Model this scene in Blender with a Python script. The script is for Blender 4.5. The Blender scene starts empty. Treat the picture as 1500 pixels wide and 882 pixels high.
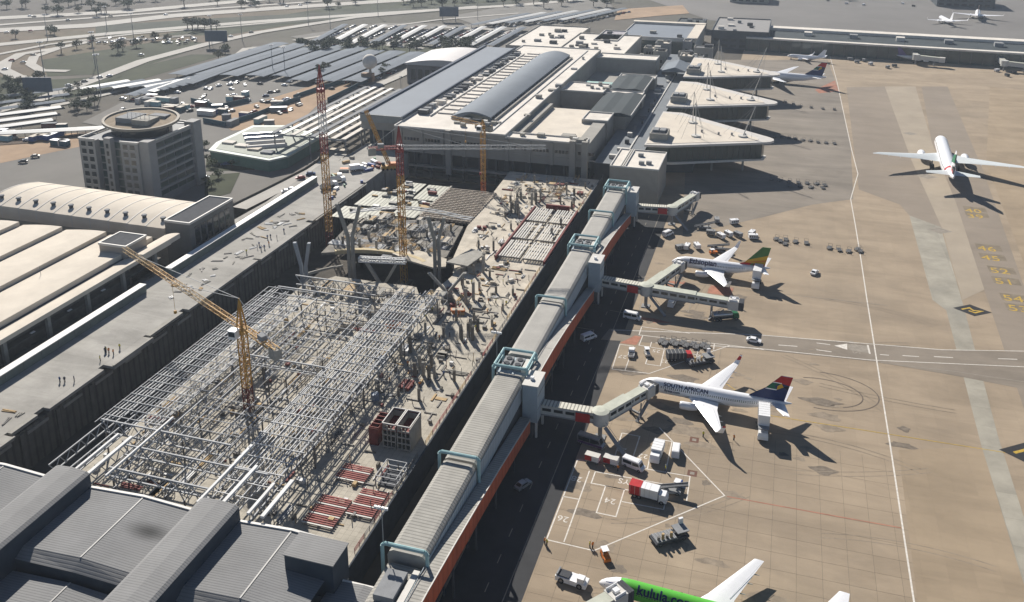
import bpy, bmesh, math, random
from mathutils import Vector, Matrix
random.seed(7)
R = math.radians
sc = bpy.context.scene
COL = sc.collection
# ---------------------------------------------------------------- camera
FPX, CXP, CYP, CAMH = 1325.0, 750.0, 205.0, 134.0      # focal length and principal point in photo pixels, height in metres
RT = Vector((0.95674457, 0.29092926, 0.0))
UP = Vector((-0.08214746, 0.2701486, 0.95930784))
FW = Vector((-0.27909072, 0.91781256, -0.28236231))
cd = bpy.data.cameras.new('camera'); cam = bpy.data.objects.new('camera', cd); COL.objects.link(cam)
cd.sensor_width = 36; cd.lens = 36 * FPX / 1500
cd.shift_y = -(441 - CYP) / 1500
cd.clip_start = 1; cd.clip_end = 20000
cam.matrix_world = Matrix(((RT.x, UP.x, -FW.x, 0), (RT.y, UP.y, -FW.y, 0), (RT.z, UP.z, -FW.z, CAMH), (0, 0, 0, 1)))
sc.camera = cam
# ---------------------------------------------------------------- sky and sun
SUN_EL, SUN_AZ = 34.0, -37.0                              # azimuth measured from +Y towards +X
w = bpy.data.worlds.new('World'); sc.world = w; w.use_nodes = True
nt = w.node_tree; bg = nt.nodes['Background']
sky = nt.nodes.new('ShaderNodeTexSky'); sky.sky_type = 'NISHITA'; sky.sun_disc = False
sky.sun_elevation = R(SUN_EL); sky.sun_rotation = R(SUN_AZ)
sky.altitude = 1700; sky.air_density = 0.8; sky.dust_density = 0.4; sky.ozone_density = 1.0
nt.links.new(sky.outputs[0], bg.inputs[0]); bg.inputs[1].default_value = 0.056
sd = bpy.data.lights.new('sun', 'SUN'); sd.energy = 5.0; sd.angle = R(0.5); sd.color = (1.0, 0.945, 0.865)
sun = bpy.data.objects.new('sun', sd); COL.objects.link(sun)
sdir = Vector((math.sin(R(SUN_AZ)) * math.cos(R(SUN_EL)), math.cos(R(SUN_AZ)) * math.cos(R(SUN_EL)), math.sin(R(SUN_EL))))
sun.rotation_euler = sdir.to_track_quat('Z', 'Y').to_euler(); sun.location = (0, 200, 400)
sc.view_settings.view_transform = 'Standard'; sc.view_settings.look = 'None'
sc.view_settings.exposure = 0.58; sc.view_settings.gamma = 1
HAZE = 0.00011
sc.render.engine = 'CYCLES'
sc.cycles.max_bounces = 5; sc.cycles.diffuse_bounces = 3; sc.cycles.glossy_bounces = 3

# ---------------------------------------------------------------- helpers
def at(px, py, z=0.0):
    """point of the place at height z that the photo shows at pixel (px, py)"""
    d = RT * (px - CXP) - UP * (py - CYP) + FW * FPX
    t = (z - CAMH) / d.z
    return Vector((0, 0, CAMH)) + d * t
def ats(pts, z=0.0): return [at(x, y, z) for x, y in pts]

MATS = {}
def mat(name, col, rough=0.75, metal=0.0, var=0.12, scale=0.35, bump=0.0, rib=None, detail=4, joint=None, rnd=0.0, spec=0.18, brick=None, grime=0.0, gcol=(0.10, 0.085, 0.07), world=False, streak=None, spot=None):
    """procedural surface: two-scale noise tint, optional ribs (axis, spacing, strength), slab joints, random tint by object"""
    if name in MATS: return MATS[name]
    m = bpy.data.materials.new(name); m.use_nodes = True; MATS[name] = m
    n = m.node_tree.nodes; l = m.node_tree.links; b = n['Principled BSDF']
    b.inputs['Roughness'].default_value = rough; b.inputs['Metallic'].default_value = metal
    b.inputs['Specular IOR Level'].default_value = spec
    tc = n.new('ShaderNodeTexCoord'); geo = n.new('ShaderNodeNewGeometry') if world else None; VEC = geo.outputs['Position'] if world else tc.outputs['Object']
    nz = n.new('ShaderNodeTexNoise'); nz.inputs['Scale'].default_value = scale; nz.inputs['Detail'].default_value = detail; nz.inputs['Roughness'].default_value = 0.65
    l.new(VEC, nz.inputs['Vector'])
    mr = n.new('ShaderNodeMapRange'); mr.inputs[1].default_value = 0.3; mr.inputs[2].default_value = 0.7
    mr.inputs[3].default_value = 1 - var; mr.inputs[4].default_value = 1 + var
    l.new(nz.outputs[0], mr.inputs[0]); fac = mr.outputs[0]
    def mul(a, bb):
        q = n.new('ShaderNodeMath'); q.operation = 'MULTIPLY'
        for i, s in enumerate((a, bb)):
            if isinstance(s, (int, float)): q.inputs[i].default_value = s
            else: l.new(s, q.inputs[i])
        return q.outputs[0]
    if rnd:
        oi = n.new('ShaderNodeObjectInfo'); mr2 = n.new('ShaderNodeMapRange'); mr2.inputs[3].default_value = 1 - rnd; mr2.inputs[4].default_value = 1 + rnd
        l.new(oi.outputs['Random'], mr2.inputs[0]); fac = mul(fac, mr2.outputs[0])
    height = None
    if rib:
        ax, sp, st = rib
        sx = n.new('ShaderNodeSeparateXYZ'); l.new(tc.outputs['Object'], sx.inputs[0])
        q = n.new('ShaderNodeMath'); q.operation = 'MULTIPLY'; q.inputs[1].default_value = 1.0 / sp; l.new(sx.outputs['XYZ'.index(ax)], q.inputs[0])
        fr = n.new('ShaderNodeMath'); fr.operation = 'FRACT'; l.new(q.outputs[0], fr.inputs[0])
        pp = n.new('ShaderNodeMath'); pp.operation = 'PINGPONG'; pp.inputs[1].default_value = 0.5; l.new(fr.outputs[0], pp.inputs[0])
        ss = n.new('ShaderNodeMapRange'); ss.interpolation_type = 'SMOOTHSTEP'; ss.inputs[1].default_value = 0.08; ss.inputs[2].default_value = 0.24; l.new(pp.outputs[0], ss.inputs[0])
        height = ss.outputs[0]
        mr3 = n.new('ShaderNodeMapRange'); mr3.inputs[3].default_value = 1 - st; mr3.inputs[4].default_value = 1.0; l.new(height, mr3.inputs[0]); fac = mul(fac, mr3.outputs[0])
    if streak:
        mp = n.new('ShaderNodeMapping'); mp.inputs['Scale'].default_value = (.22, 1.0, 1.0); l.new(VEC, mp.inputs['Vector'])
        n3 = n.new('ShaderNodeTexNoise'); n3.inputs['Scale'].default_value = streak[0]; n3.inputs['Detail'].default_value = 9; n3.inputs['Roughness'].default_value = .72; n3.inputs['Distortion'].default_value = .6; l.new(mp.outputs[0], n3.inputs['Vector'])
        m4 = n.new('ShaderNodeMapRange'); m4.inputs[1].default_value = .42; m4.inputs[2].default_value = .68; m4.inputs[3].default_value = 1.0; m4.inputs[4].default_value = 1-streak[1]; l.new(n3.outputs[0], m4.inputs[0]); fac = mul(fac, m4.outputs[0])
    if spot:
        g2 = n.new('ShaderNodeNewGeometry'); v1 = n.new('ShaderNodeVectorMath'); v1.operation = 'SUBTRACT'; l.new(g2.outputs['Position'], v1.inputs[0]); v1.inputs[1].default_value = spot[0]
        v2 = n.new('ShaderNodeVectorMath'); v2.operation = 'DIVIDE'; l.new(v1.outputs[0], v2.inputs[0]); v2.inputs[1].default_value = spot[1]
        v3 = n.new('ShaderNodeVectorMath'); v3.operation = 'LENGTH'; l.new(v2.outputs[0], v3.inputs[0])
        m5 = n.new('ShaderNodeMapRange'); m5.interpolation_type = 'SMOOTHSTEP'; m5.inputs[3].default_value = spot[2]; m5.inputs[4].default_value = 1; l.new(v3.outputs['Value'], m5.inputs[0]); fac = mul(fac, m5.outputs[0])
    if joint:
        bt = n.new('ShaderNodeTexBrick'); bt.offset = 0; bt.squash = 1
        bt.inputs['Scale'].default_value = 1.0; bt.inputs['Brick Width'].default_value = joint[0]; bt.inputs['Row Height'].default_value = joint[1]
        bt.inputs['Mortar Size'].default_value = joint[2]; bt.inputs['Mortar Smooth'].default_value = 0.3
        bt.inputs['Color1'].default_value = (1 - joint[3], ) * 3 + (1,); bt.inputs['Color2'].default_value = (1 + joint[3] * 0.6, ) * 3 + (1,); bt.inputs['Mortar'].default_value = (joint[4], ) * 3 + (1,)
        l.new(tc.outputs['Object'], bt.inputs['Vector']); fac = mul(fac, bt.outputs['Color'])
    mx = n.new('ShaderNodeMix'); mx.data_type = 'RGBA'; mx.blend_type = 'MULTIPLY'; mx.inputs[0].default_value = 1
    mx.inputs[6].default_value = (*col, 1)
    cb = n.new('ShaderNodeCombineColor'); [l.new(fac, cb.inputs[i]) for i in range(3)]
    l.new(cb.outputs[0], mx.inputs[7]); out = mx.outputs[2]
    if grime:
        n2 = n.new('ShaderNodeTexNoise'); n2.inputs['Scale'].default_value = scale * 0.33; n2.inputs['Detail'].default_value = 7; n2.inputs['Roughness'].default_value = 0.7
        l.new(VEC, n2.inputs['Vector'])
        g = n.new('ShaderNodeMapRange'); g.inputs[1].default_value = 0.5; g.inputs[2].default_value = 0.72; g.inputs[4].default_value = grime; l.new(n2.outputs[0], g.inputs[0])
        m2 = n.new('ShaderNodeMix'); m2.data_type = 'RGBA'; l.new(g.outputs[0], m2.inputs[0]); l.new(out, m2.inputs[6]); m2.inputs[7].default_value = (*gcol, 1); out = m2.outputs[2]
    l.new(out, b.inputs['Base Color'])
    if bump or height:
        bp = n.new('ShaderNodeBump'); bp.inputs['Strength'].default_value = bump or 0.5; bp.inputs['Distance'].default_value = 0.08
        l.new(height if height else nz.outputs[0], bp.inputs['Height']); l.new(bp.outputs[0], b.inputs['Normal'])
    return m

class MB:
    """collects faces and links them as ONE mesh object"""
    def __init__(s): s.v = []; s.f = []; s.m = []; s.cur = 0
    def add(s, vs, fs):
        o = len(s.v); s.v += [tuple(p) for p in vs]
        for f in fs: s.f.append(tuple(i + o for i in f)); s.m.append(s.cur)
        return s
    def box(s, x0, x1, y0, y1, z0, z1):
        return s.add([(x0,y0,z0),(x1,y0,z0),(x1,y1,z0),(x0,y1,z0),(x0,y0,z1),(x1,y0,z1),(x1,y1,z1),(x0,y1,z1)],
                     [(3,2,1,0),(4,5,6,7),(0,1,5,4),(1,2,6,5),(2,3,7,6),(3,0,4,7)])
    def cb(s, c, d, rz=0.0):
        ca, sa = math.cos(rz), math.sin(rz); hx, hy, hz = d[0]/2, d[1]/2, d[2]/2; vs = []
        for z in (-hz, hz):
            for x, y in ((-hx,-hy),(hx,-hy),(hx,hy),(-hx,hy)): vs.append((c[0]+x*ca-y*sa, c[1]+x*sa+y*ca, c[2]+z))
        return s.add(vs, [(3,2,1,0),(4,5,6,7),(0,1,5,4),(1,2,6,5),(2,3,7,6),(3,0,4,7)])
    def bar(s, p, q, wd, ht=None, n=4):
        p = Vector(p); q = Vector(q); d = q - p
        if d.length < 1e-6: return s
        d.normalize(); ht = ht or wd
        a = d.cross(Vector((0,0,1)) if abs(d.z) < 0.95 else Vector((1,0,0))).normalized(); b = a.cross(d).normalized()
        vs = []
        for c in (p, q):
            if n == 4:
                for x, y in ((-1,-1),(1,-1),(1,1),(-1,1)): vs.append(c + a*(x*wd/2) + b*(y*ht/2))
            else:
                for k in range(n): t = 2*math.pi*k/n; vs.append(c + a*(math.cos(t)*wd/2) + b*(math.sin(t)*ht/2))
        fs = [tuple(reversed(range(n))), tuple(range(n, 2*n))] + [(k, (k+1) % n, n+(k+1) % n, n+k) for k in range(n)]
        return s.add(vs, fs)
    def cone(s, p, q, r0, r1, n=12, cap=True):
        p = Vector(p); q = Vector(q); d = (q-p).normalized()
        a = d.cross(Vector((0,0,1)) if abs(d.z) < 0.95 else Vector((1,0,0))).normalized(); b = a.cross(d).normalized(); vs = []
        for c, r in ((p, r0), (q, r1)):
            for k in range(n): t = 2*math.pi*k/n; vs.append(c + a*(math.cos(t)*r) + b*(math.sin(t)*r))
        fs = [(k, (k+1) % n, n+(k+1) % n, n+k) for k in range(n)]
        if cap: fs += [tuple(reversed(range(n))), tuple(range(n, 2*n))]
        return s.add(vs, fs)
    def prism(s, poly, z0, z1):
        n = len(poly); vs = [(p[0], p[1], z0) for p in poly] + [(p[0], p[1], z1) for p in poly]
        return s.add(vs, [tuple(reversed(range(n))), tuple(range(n, 2*n))] + [(k, (k+1) % n, n+(k+1) % n, n+k) for k in range(n)])
    def prof(s, poly, a0, a1, axis='Y'):
        """polygon in (x,z) swept along y, or in (y,z) swept along x"""
        n = len(poly)
        if axis == 'Y': vs = [(p[0], a0, p[1]) for p in poly] + [(p[0], a1, p[1]) for p in poly]
        else: vs = [(a0, p[0], p[1]) for p in poly] + [(a1, p[0], p[1]) for p in poly]
        return s.add(vs, [tuple(reversed(range(n))), tuple(range(n, 2*n))] + [(k, (k+1) % n, n+(k+1) % n, n+k) for k in range(n)])
    def face(s, pts): return s.add(pts, [tuple(range(len(pts)))])
    def rings(s, rs, cap=True):
        n = len(rs[0]); o = []
        vs = [p for r in rs for p in r]; fs = []
        for i in range(len(rs)-1):
            for k in range(n): fs.append((i*n+k, i*n+(k+1) % n, (i+1)*n+(k+1) % n, (i+1)*n+k))
        if cap: fs += [tuple(reversed(range(n))), tuple(range((len(rs)-1)*n, len(rs)*n))]
        return s.add(vs, fs)
    def strip(s, pts, wd, z=None, closed=False):
        """flat painted strip of width wd along a polyline"""
        P = [Vector((p[0], p[1], p[2] if z is None else z)) for p in pts]
        if closed: P = P + [P[0], P[1]]
        L = []; Rr = []
        for i, p in enumerate(P):
            a = P[max(i-1, 0)]; b = P[min(i+1, len(P)-1)]
            t0 = (p-a) if i > 0 else (b-p); t1 = (b-p) if i < len(P)-1 else (p-a)
            t0 = Vector((t0.x, t0.y, 0)).normalized(); t1 = Vector((t1.x, t1.y, 0)).normalized()
            t = (t0+t1)
            t = t.normalized() if t.length > 1e-4 else t1
            nn = Vector((-t.y, t.x, 0)); k = max(0.4, nn.dot(Vector((-t1.y, t1.x, 0))))
            L.append(p + nn*(wd/2/k)); Rr.append(p - nn*(wd/2/k))
        for i in range(0 if not closed else 1, len(P)-1): s.add([Rr[i], Rr[i+1], L[i+1], L[i]], [(0,1,2,3)])
        return s
    def obj(s, name, m, parent=None, smooth=False, loc=None):
        me = bpy.data.meshes.new(name); me.from_pydata(s.v, [], s.f)
        ms = m if isinstance(m, (list, tuple)) else [m]
        for x in ms: me.materials.append(x)
        if len(ms) > 1: me.polygons.foreach_set('material_index', s.m)
        if smooth:
            me.polygons.foreach_set('use_smooth', [True]*len(me.polygons))
            try: me.set_sharp_from_angle(angle=R(40))
            except Exception: pass
        me.update()
        o = bpy.data.objects.new(name, me); COL.objects.link(o)
        if parent is not None: o.parent = parent
        if loc: o.location = loc
        return o
def tag(o, label, cat, group=None):
    o['label'] = label; o['category'] = cat
    if group: o['group'] = group
    return o
def T(name, label, cat, loc=(0,0,0), rz=0.0, group=None):
    o = bpy.data.objects.new(name, None); COL.objects.link(o); o.empty_display_size = 1
    o.location = loc; o.rotation_euler = (0, 0, rz); return tag(o, label, cat, group)
def struct(o): o['kind'] = 'structure'; return o
def stuff(o): o['kind'] = 'stuff'; return o
def dup(root, loc, rz=0.0, label=None, group=None, sc_=None, recol=None):
    """copy of a thing with copies of its parts and sub-parts; recol swaps the first material of named parts"""
    def cp(o, par):
        c = o.copy(); COL.objects.link(c)
        if par is not None: c.parent = par
        if recol and o.type == 'MESH' and o.name.split('.')[0] in recol:
            c.material_slots[0].link = 'OBJECT'; c.material_slots[0].material = recol[o.name.split('.')[0]]
        for ch in KIDS.get(o.name, ()): cp(ch, c)
        return c
    r = cp(root, None); r.location = loc; r.rotation_euler = (0, 0, rz)
    if sc_: r.scale = (sc_,)*3
    if label: r['label'] = label
    if group: r['group'] = group
    return r
ORD = ['first', 'second', 'third', 'fourth', 'fifth', 'sixth', 'seventh', 'eighth', 'ninth', 'tenth', 'eleventh', 'twelfth', '13th', '14th', '15th', '16th', '17th', '18th', '19th', '20th', '21st', '22nd', '23rd', '24th', '25th', '26th']
KIDS = {}
def reg(root):
    """remember the children of a finished prototype so copying it stays quick"""
    def walk(o):
        KIDS[o.name] = list(o.children)
        for c in o.children: walk(c)
    walk(root); return root
def text_geo(s, size, bold=0.0, align='LEFT'):
    cu = bpy.data.curves.new('txt', 'FONT'); cu.body = s; cu.size = size; cu.align_x = align; cu.resolution_u = 3; cu.offset = size*bold
    o = bpy.data.objects.new('txt', cu); COL.objects.link(o)
    dg = bpy.context.evaluated_depsgraph_get(); me = bpy.data.meshes.new_from_object(o.evaluated_get(dg))
    if bold:                                               # slice tall strokes so lettering can follow a curved body
        bm = bmesh.new(); bm.from_mesh(me)
        for k in range(-2, 9): bmesh.ops.bisect_plane(bm, geom=bm.verts[:]+bm.edges[:]+bm.faces[:], plane_co=(0, size*.11*k, 0), plane_no=(0, 1, 0))
        bm.to_mesh(me); bm.free()
    vs = [tuple(v.co) for v in me.vertices]; fs = [tuple(p.vertices) for p in me.polygons]
    bpy.data.objects.remove(o); bpy.data.curves.remove(cu); bpy.data.meshes.remove(me)
    return vs, fs
def lattice(mb, p, q, wd, bay, th, ht=None, tri=False):
    """square lattice girder from p to q"""
    p = Vector(p); q = Vector(q); d = q-p; L = d.length; d.normalize(); ht = ht or wd
    a = d.cross(Vector((0,0,1)) if abs(d.z) < 0.95 else Vector((1,0,0))).normalized(); b = a.cross(d).normalized()
    cs = [(-1,-1),(1,-1),(1,1),(-1,1)] if not tri else [(-1,-1),(1,-1),(0,1)]
    off = [a*(x*wd/2)+b*(y*ht/2) for x, y in cs]; n = max(1, int(round(L/bay))); k = len(off)
    for o in off: mb.bar(p+o, q+o, th*1.35)
    for i in range(n):
        c0 = p + d*(L*i/n); c1 = p + d*(L*(i+1)/n)
        for j in range(k):
            o0, o1 = off[j], off[(j+1) % k]
            if i % 2: o0, o1 = o1, o0
            mb.bar(c0+o0, c1+o1, th*0.8)
            mb.bar(c0+off[j], c0+off[(j+1) % k], th*0.7)
    return mb
# ---------------------------------------------------------------- materials
concrete = mat('apron_concrete', (0.335, 0.266, 0.19), 0.9, var=0.14, scale=0.03, detail=8, joint=(5, 5, 0.035, 0.045, 0.86), grime=0.5, gcol=(0.19, 0.16, 0.125), world=True, streak=(.09, .24))
slabm = mat('slab_concrete', (0.335, 0.266, 0.19), 0.9, var=0.14, scale=0.03, detail=8, rnd=0.035, grime=0.55, gcol=(0.19, 0.16, 0.125), world=True, streak=(.09, .24))
jointm = mat('joint_filler', (0.15, 0.125, 0.095), 0.95)
shaded_asphalt = mat('shaded_asphalt', (0.042, 0.043, 0.046), 0.9, var=0.2, scale=0.15, detail=8, grime=0.35, gcol=(0.06, 0.058, 0.057))  # road asphalt, its tone taken darker to include the corridor's shade
asphalt_old = mat('worn_asphalt', (0.235, 0.2, 0.16), 0.9, streak=(.12, .25), var=0.14, scale=0.06, detail=8, grime=0.5, gcol=(0.27, 0.225, 0.18))
asphalt_brown = mat('brown_asphalt', (0.26, 0.217, 0.172), 0.9, var=0.12, scale=0.03, detail=8, streak=(.08, .14), grime=0.6, gcol=(0.31, 0.255, 0.195))
greystrip = mat('grey_cement_strip', (0.33, 0.305, 0.25), 0.9, var=0.25, scale=0.09, detail=8, joint=(9, 9, 0.06, 0.12, 0.8), grime=0.4, gcol=(0.25, 0.245, 0.22))
palestrip = mat('pale_strip', (0.34, 0.287, 0.22), 0.9, var=0.13, scale=0.05, detail=8, grime=0.4, gcol=(0.27, 0.23, 0.19))
tan = mat('tan_concrete', (0.335, 0.262, 0.18), 0.9, streak=(.07, .22), var=0.12, scale=0.04, detail=8, joint=(5, 5, 0.035, 0.05, 0.88), grime=0.4, gcol=(0.27, 0.205, 0.14))
paint_w = mat('white_road_paint', (0.62, 0.58, 0.52), 0.7, var=0.2, scale=1.5)
paint_y = mat('yellow_road_paint', (0.45, 0.30, 0.05), 0.7, var=0.3, scale=1.5)
paint_r = mat('red_road_paint', (0.33, 0.15, 0.10), 0.85, var=0.3, scale=0.3, grime=0.8, gcol=(0.26, 0.2, 0.15))
paint_k = mat('black_road_paint', (0.03, 0.03, 0.032), 0.8, var=0.2, scale=1)
paint_dim = mat('faded_paint', (0.27, 0.24, 0.2), 0.8, var=0.2, scale=0.8)
landm = mat('dry_ground', (0.095, 0.085, 0.07), 0.95, var=0.3, scale=0.012, detail=10, grime=0.7, gcol=(0.075, 0.085, 0.05))
white = mat('white_paint', (0.74, 0.74, 0.74), 0.4, var=0.05, scale=1.2, spec=0.5)
offwhite = mat('off_white_panel', (0.55, 0.53, 0.49), 0.55, var=0.08, scale=0.8)
cream = mat('cream_membrane', (0.60, 0.54, 0.455), 0.9, var=0.1, scale=0.12, detail=7, grime=0.25, gcol=(0.48, 0.41, 0.325))
roofw = mat('white_flat_roof', (0.66, 0.615, 0.55), 0.9, var=0.12, scale=0.15, detail=8, grime=0.35, gcol=(0.36, 0.32, 0.28))
grey = mat('grey_metal', (0.25, 0.255, 0.26), 0.85, var=0.12, scale=0.6, spec=.1)
dgrey = mat('dark_grey_metal', (0.075, 0.078, 0.085), 0.9, var=0.15, scale=0.6, spec=.08)
black = mat('black_rubber', (0.012, 0.012, 0.013), 0.8, var=0.2, scale=2)
glass = mat('dark_glass', (0.016, 0.024, 0.03), 0.12, var=0.15, scale=0.4, spec=0.6)
gglass = mat('green_glass', (0.02, 0.045, 0.048), 0.15, var=0.25, scale=0.15, spec=0.6)
redp = mat('red_paint', (0.42, 0.02, 0.022), 0.45, var=0.12, scale=1)
orangep = mat('orange_paint', (0.58, 0.17, 0.03), 0.5, var=0.15, scale=1)
yellowp = mat('yellow_paint', (0.50, 0.26, 0.02), 0.5, var=0.2, scale=0.8, grime=0.4, gcol=(0.25, 0.12, 0.02))
bluep = mat('blue_paint', (0.03, 0.07, 0.25), 0.4, var=0.1, scale=1)
navy = mat('navy_paint', (0.014, 0.03, 0.11), 0.35, var=0.08, scale=1)
greenp = mat('green_paint', (0.02, 0.12, 0.05), 0.4, var=0.1, scale=1)
silver = mat('bare_metal', (0.45, 0.45, 0.45), 0.3, metal=0.8, var=0.1, scale=1)
teal = mat('pale_teal_steel', (0.30, 0.46, 0.47), 0.45, var=0.12, scale=0.8)
pblue = mat('pale_blue_cladding', (0.34, 0.40, 0.44), 0.5, var=0.08, scale=0.5)
CARC = [white, mat('silver_car', (0.38, 0.39, 0.40), 0.3, metal=0.5), mat('dark_car', (0.04, 0.042, 0.05), 0.3), mat('red_car', (0.25, 0.03, 0.03), 0.3), mat('blue_car', (0.04, 0.07, 0.16), 0.3), mat('beige_car', (0.35, 0.31, 0.25), 0.35)]

# ---------------------------------------------------------------- ground, apron, painted markings
PX0, PX1, PY0, PY1 = -171.0, -71.5, 60.0, 374.0          # the excavation
g = MB()
xs = [-2600, PX0, PX1, 2200]; ys = [-200, PY0, PY1, 3600]
for i in range(3):
    for j in range(3):
        if i == 1 and j == 1: continue
        g.face([(xs[i], ys[j], 0), (xs[i+1], ys[j], 0), (xs[i+1], ys[j+1], 0), (xs[i], ys[j+1], 0)])
ground = struct(g.obj('ground', landm))
a = MB(); a.face([(-55, 40, .1), (420, 40, .1), (420, 1250, .1), (-30, 1250, .1), (-30, 640, .1), (-55, 560, .1)])
apron = struct(a.obj('apron', concrete))
ZA = 0.12                                                 # top of the concrete slabs
sl = MB().box(-2.47, 2.47, -2.47, 2.47, -0.015, 0.02)
a = MB(); a.face([(-39, 118.5, .103), (41, 118.5, .103), (41, 203.5, .103), (-39, 203.5, .103)]); a.obj('joint_bed', jointm, apron)
proto = None
for i in range(16):
    for j in range(17):
        x = -36.5 + 5*i; y = 121 + 5*j
        if proto is None: o = proto = sl.obj('concrete_slab', slabm, apron)
        else: o = proto.copy(); COL.objects.link(o)
        o.location = (x, y, .1)
def sheet(name, pts, z, m, parent=apron):
    q = MB(); q.face([(p[0], p[1], z) for p in pts]); return q.obj(name, m, parent)
sheet('asphalt_patch', [*[p.xy for p in ats([(1240,128),(1296,127),(1335,235),(1380,335),(1332,316),(1318,300),(1258,278)])]], .125, asphalt_brown)
sheet('asphalt_patch', [p.xy for p in ats([(1350,127),(1388,127),(1440,250),(1500,420),(1500,600),(1440,420),(1400,300),(1365,210)])], .125, asphalt_brown)
sheet('pale_strip', [p.xy for p in ats([(1296,127),(1341,127),(1366,212),(1402,302),(1442,425),(1410,440),(1380,335),(1335,235)])], .126, palestrip)
sheet('cement_strip', [p.xy for p in ats([(1332,316),(1378,333),(1409,440),(1462,640),(1545,900),(1513,900),(1437,652),(1386,455),(1366,440)])], .127, greystrip)
sheet('old_apron', [p.xy for p in ats([(1000,345),(1120,318),(1190,300),(1250,292),(1246,215),(1226,125),(1212,88),(1010,88)])], .124, mat('old_grey_apron', (.235, .205, .17), .9, var=.16, scale=.03, detail=8, streak=(.08, .3), world=True, grime=.5, gcol=(.29, .245, .195)))
sheet('tan_patch', [p.xy for p in ats([(1316,660),(1438,655),(1512,898),(1346,898)])], .126, tan)
sheet('tan_patch', [p.xy for p in ats([(1450,127),(1620,150),(1700,420),(1505,400),(1445,240)])], .1255, tan)
road = struct(sheet('service_road', [(-54.5, 40), (-39.4, 40), (-39.4, 349), (-54.5, 349)], .118, shaded_asphalt, None))  # strip outside the edge line paints the corridor's shadow over the concrete
sr = struct(sheet('crossing_road', [p.xy for p in ats([(893,482),(1110,490),(1270,505),(1380,513),(1600,520),(1600,590),(1400,551),(1280,530),(1100,512),(880,498)])], .128, asphalt_old, None))
sheet('red_paint_patch', [p.xy for p in ats([(1194,132),(1223,118),(1229,134),(1200,137)])], .13, paint_r)
for q in ([(935,465),(958,467),(985,474),(950,473)], [(908,503),(930,492),(940,494),(932,506)], [(1040,418),(1075,422),(1070,434),(1036,430)], [(980,410),(1004,413),(998,425),(975,422)]):
    sheet('red_paint_patch', [p.xy for p in ats(q)], .13, paint_r)
ZL = .134
def line(pts, wd=.3, m=paint_w, closed=False, name='painted_line', parent=apron, z=ZL):
    return MB().strip(ats(pts), wd, z, closed).obj(name, m, parent)
line([(1200,20),(1215,80),(1226,120),(1247.5,220),(1256.7,255),(1246,292),(1252.5,328),(1261,380),(1270,440),(1305,660),(1339,884)], .36)
line([(1065,728),(1125,739),(1320,774)], .3, paint_r)
line([(1060,560),(1131,610),(1260,630),(1500,668)], .22, paint_y)
line([(930,405),(1090,425),(1300,448)], .2, paint_dim)
# service road: solid edge line, centre dashes
q = MB(); q.strip([(-42.9, 60), (-42.9, 349)], .22, ZL); q.obj('painted_line', paint_dim, road)
for i in range(36):
    y = 64+8*i; q = MB(); q.strip([(-46.9, y), (-46.9, y+2.6)], .2, ZL); q.obj('centre_dash', paint_dim, road)
# crossing road lines
line([(895,484),(1110,491),(1270,504),(1380,513),(1500,515)], .3, parent=sr, z=.14); line([(960,503),(1100,510),(1275,528),(1500,538)], .3, parent=sr, z=.14)
line([(1290,532),(1400,545),(1500,560)], .25, paint_dim, parent=sr, z=.14)
for x0, y0, x1, y1 in [(1140,506,1168,508),(1196,503,1216,505.5),(1196,513,1218,516),(1289,520,1302,521),(1322,521.5,1346,523),(1368,523,1396,524.5),(1462,526,1490,527)]:
    line([(x0,y0),(x1,y1)], .35, name='centre_dash', parent=sr, z=.14)
MB().face([(*p.xy, .141) for p in ats([(1222,507),(1241,504),(1241,513)])]).obj('direction_arrow', paint_w, sr)
MB().face([(*p.xy, .141) for p in ats([(1242,505),(1272,507),(1274,518),(1243,513)])]).obj('stop_block', paint_dim, sr)
line([(1271,506),(1274,519)], .5, parent=sr, z=.142)
# stand markings (white boxes round the stands)
k = lambda x, y: (780+x*.2494, 600+y*.2494)
for pl in ([(745,108),(1128,508),(360,832),(75,765)], [(265,295),(85,760)], [(335,362),(185,780)], [(180,513),(272,530)], [(370,365),(345,435),(625,487)], [(375,368),(905,465)],
           [(430,450),(540,472),(490,632),(375,608),(430,450)], [(525,543),(770,590),(790,500)], [(660,350),(925,395),(905,540)], [(525,140),(630,160),(585,300)], [(675,350),(715,175),(820,190),(780,370)], [(525,140),(480,290)], [(265,295),(340,310)]):
    line([k(*p) for p in pl], .28)
k = lambda x, y: (860+x*.16, 460+y*.16)
for pl in ([(425,300),(300,280),(228,508),(570,548),(1310,290),(1620,330)], [(425,300),(345,525)], [(510,200),(475,290),(720,330)], [(475,195),(900,245),(1310,290)], [(720,275),(670,480),(535,460),(565,370)], [(500,120),(475,195)], [(500,120),(940,180)], [(590,260),(575,310)],
           [(1020,320),(1000,400)], [(1165,275),(1155,350)], [(720,330),(1155,400)]):
    line([k(*p) for p in pl], .26)
for pl in ([(893,455),(935,463),(945,405)], [(970,470),(985,430)], [(995,443),(1008,458),(1013,440)], [(845,480),(870,484),(862,505)], [(960,650),(905,690)], [(918,612),(940,600),(948,606),(935,616),(920,617)]):
    line(pl, .22, paint_dim)
def ground_text(s, px, py, size, rz, m=paint_w, name='painted_lettering'):
    vs, fs = text_geo(s, size, align='CENTER'); p = at(px, py); c, sn = math.cos(rz), math.sin(rz)
    q = MB(); q.add([(p.x+v[0]*c-v[1]*sn, p.y+v[0]*sn+v[1]*c, ZL+.004) for v in vs], fs); return q.obj(name, m, apron)
ground_text('DOLLEYS', 940, 708, 2.6, R(178)); ground_text('28', 846, 699, 2.6, R(178)); ground_text('26', 826, 757, 2.6, R(178)); ground_text('24', 895, 731, 2.6, R(178))
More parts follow.
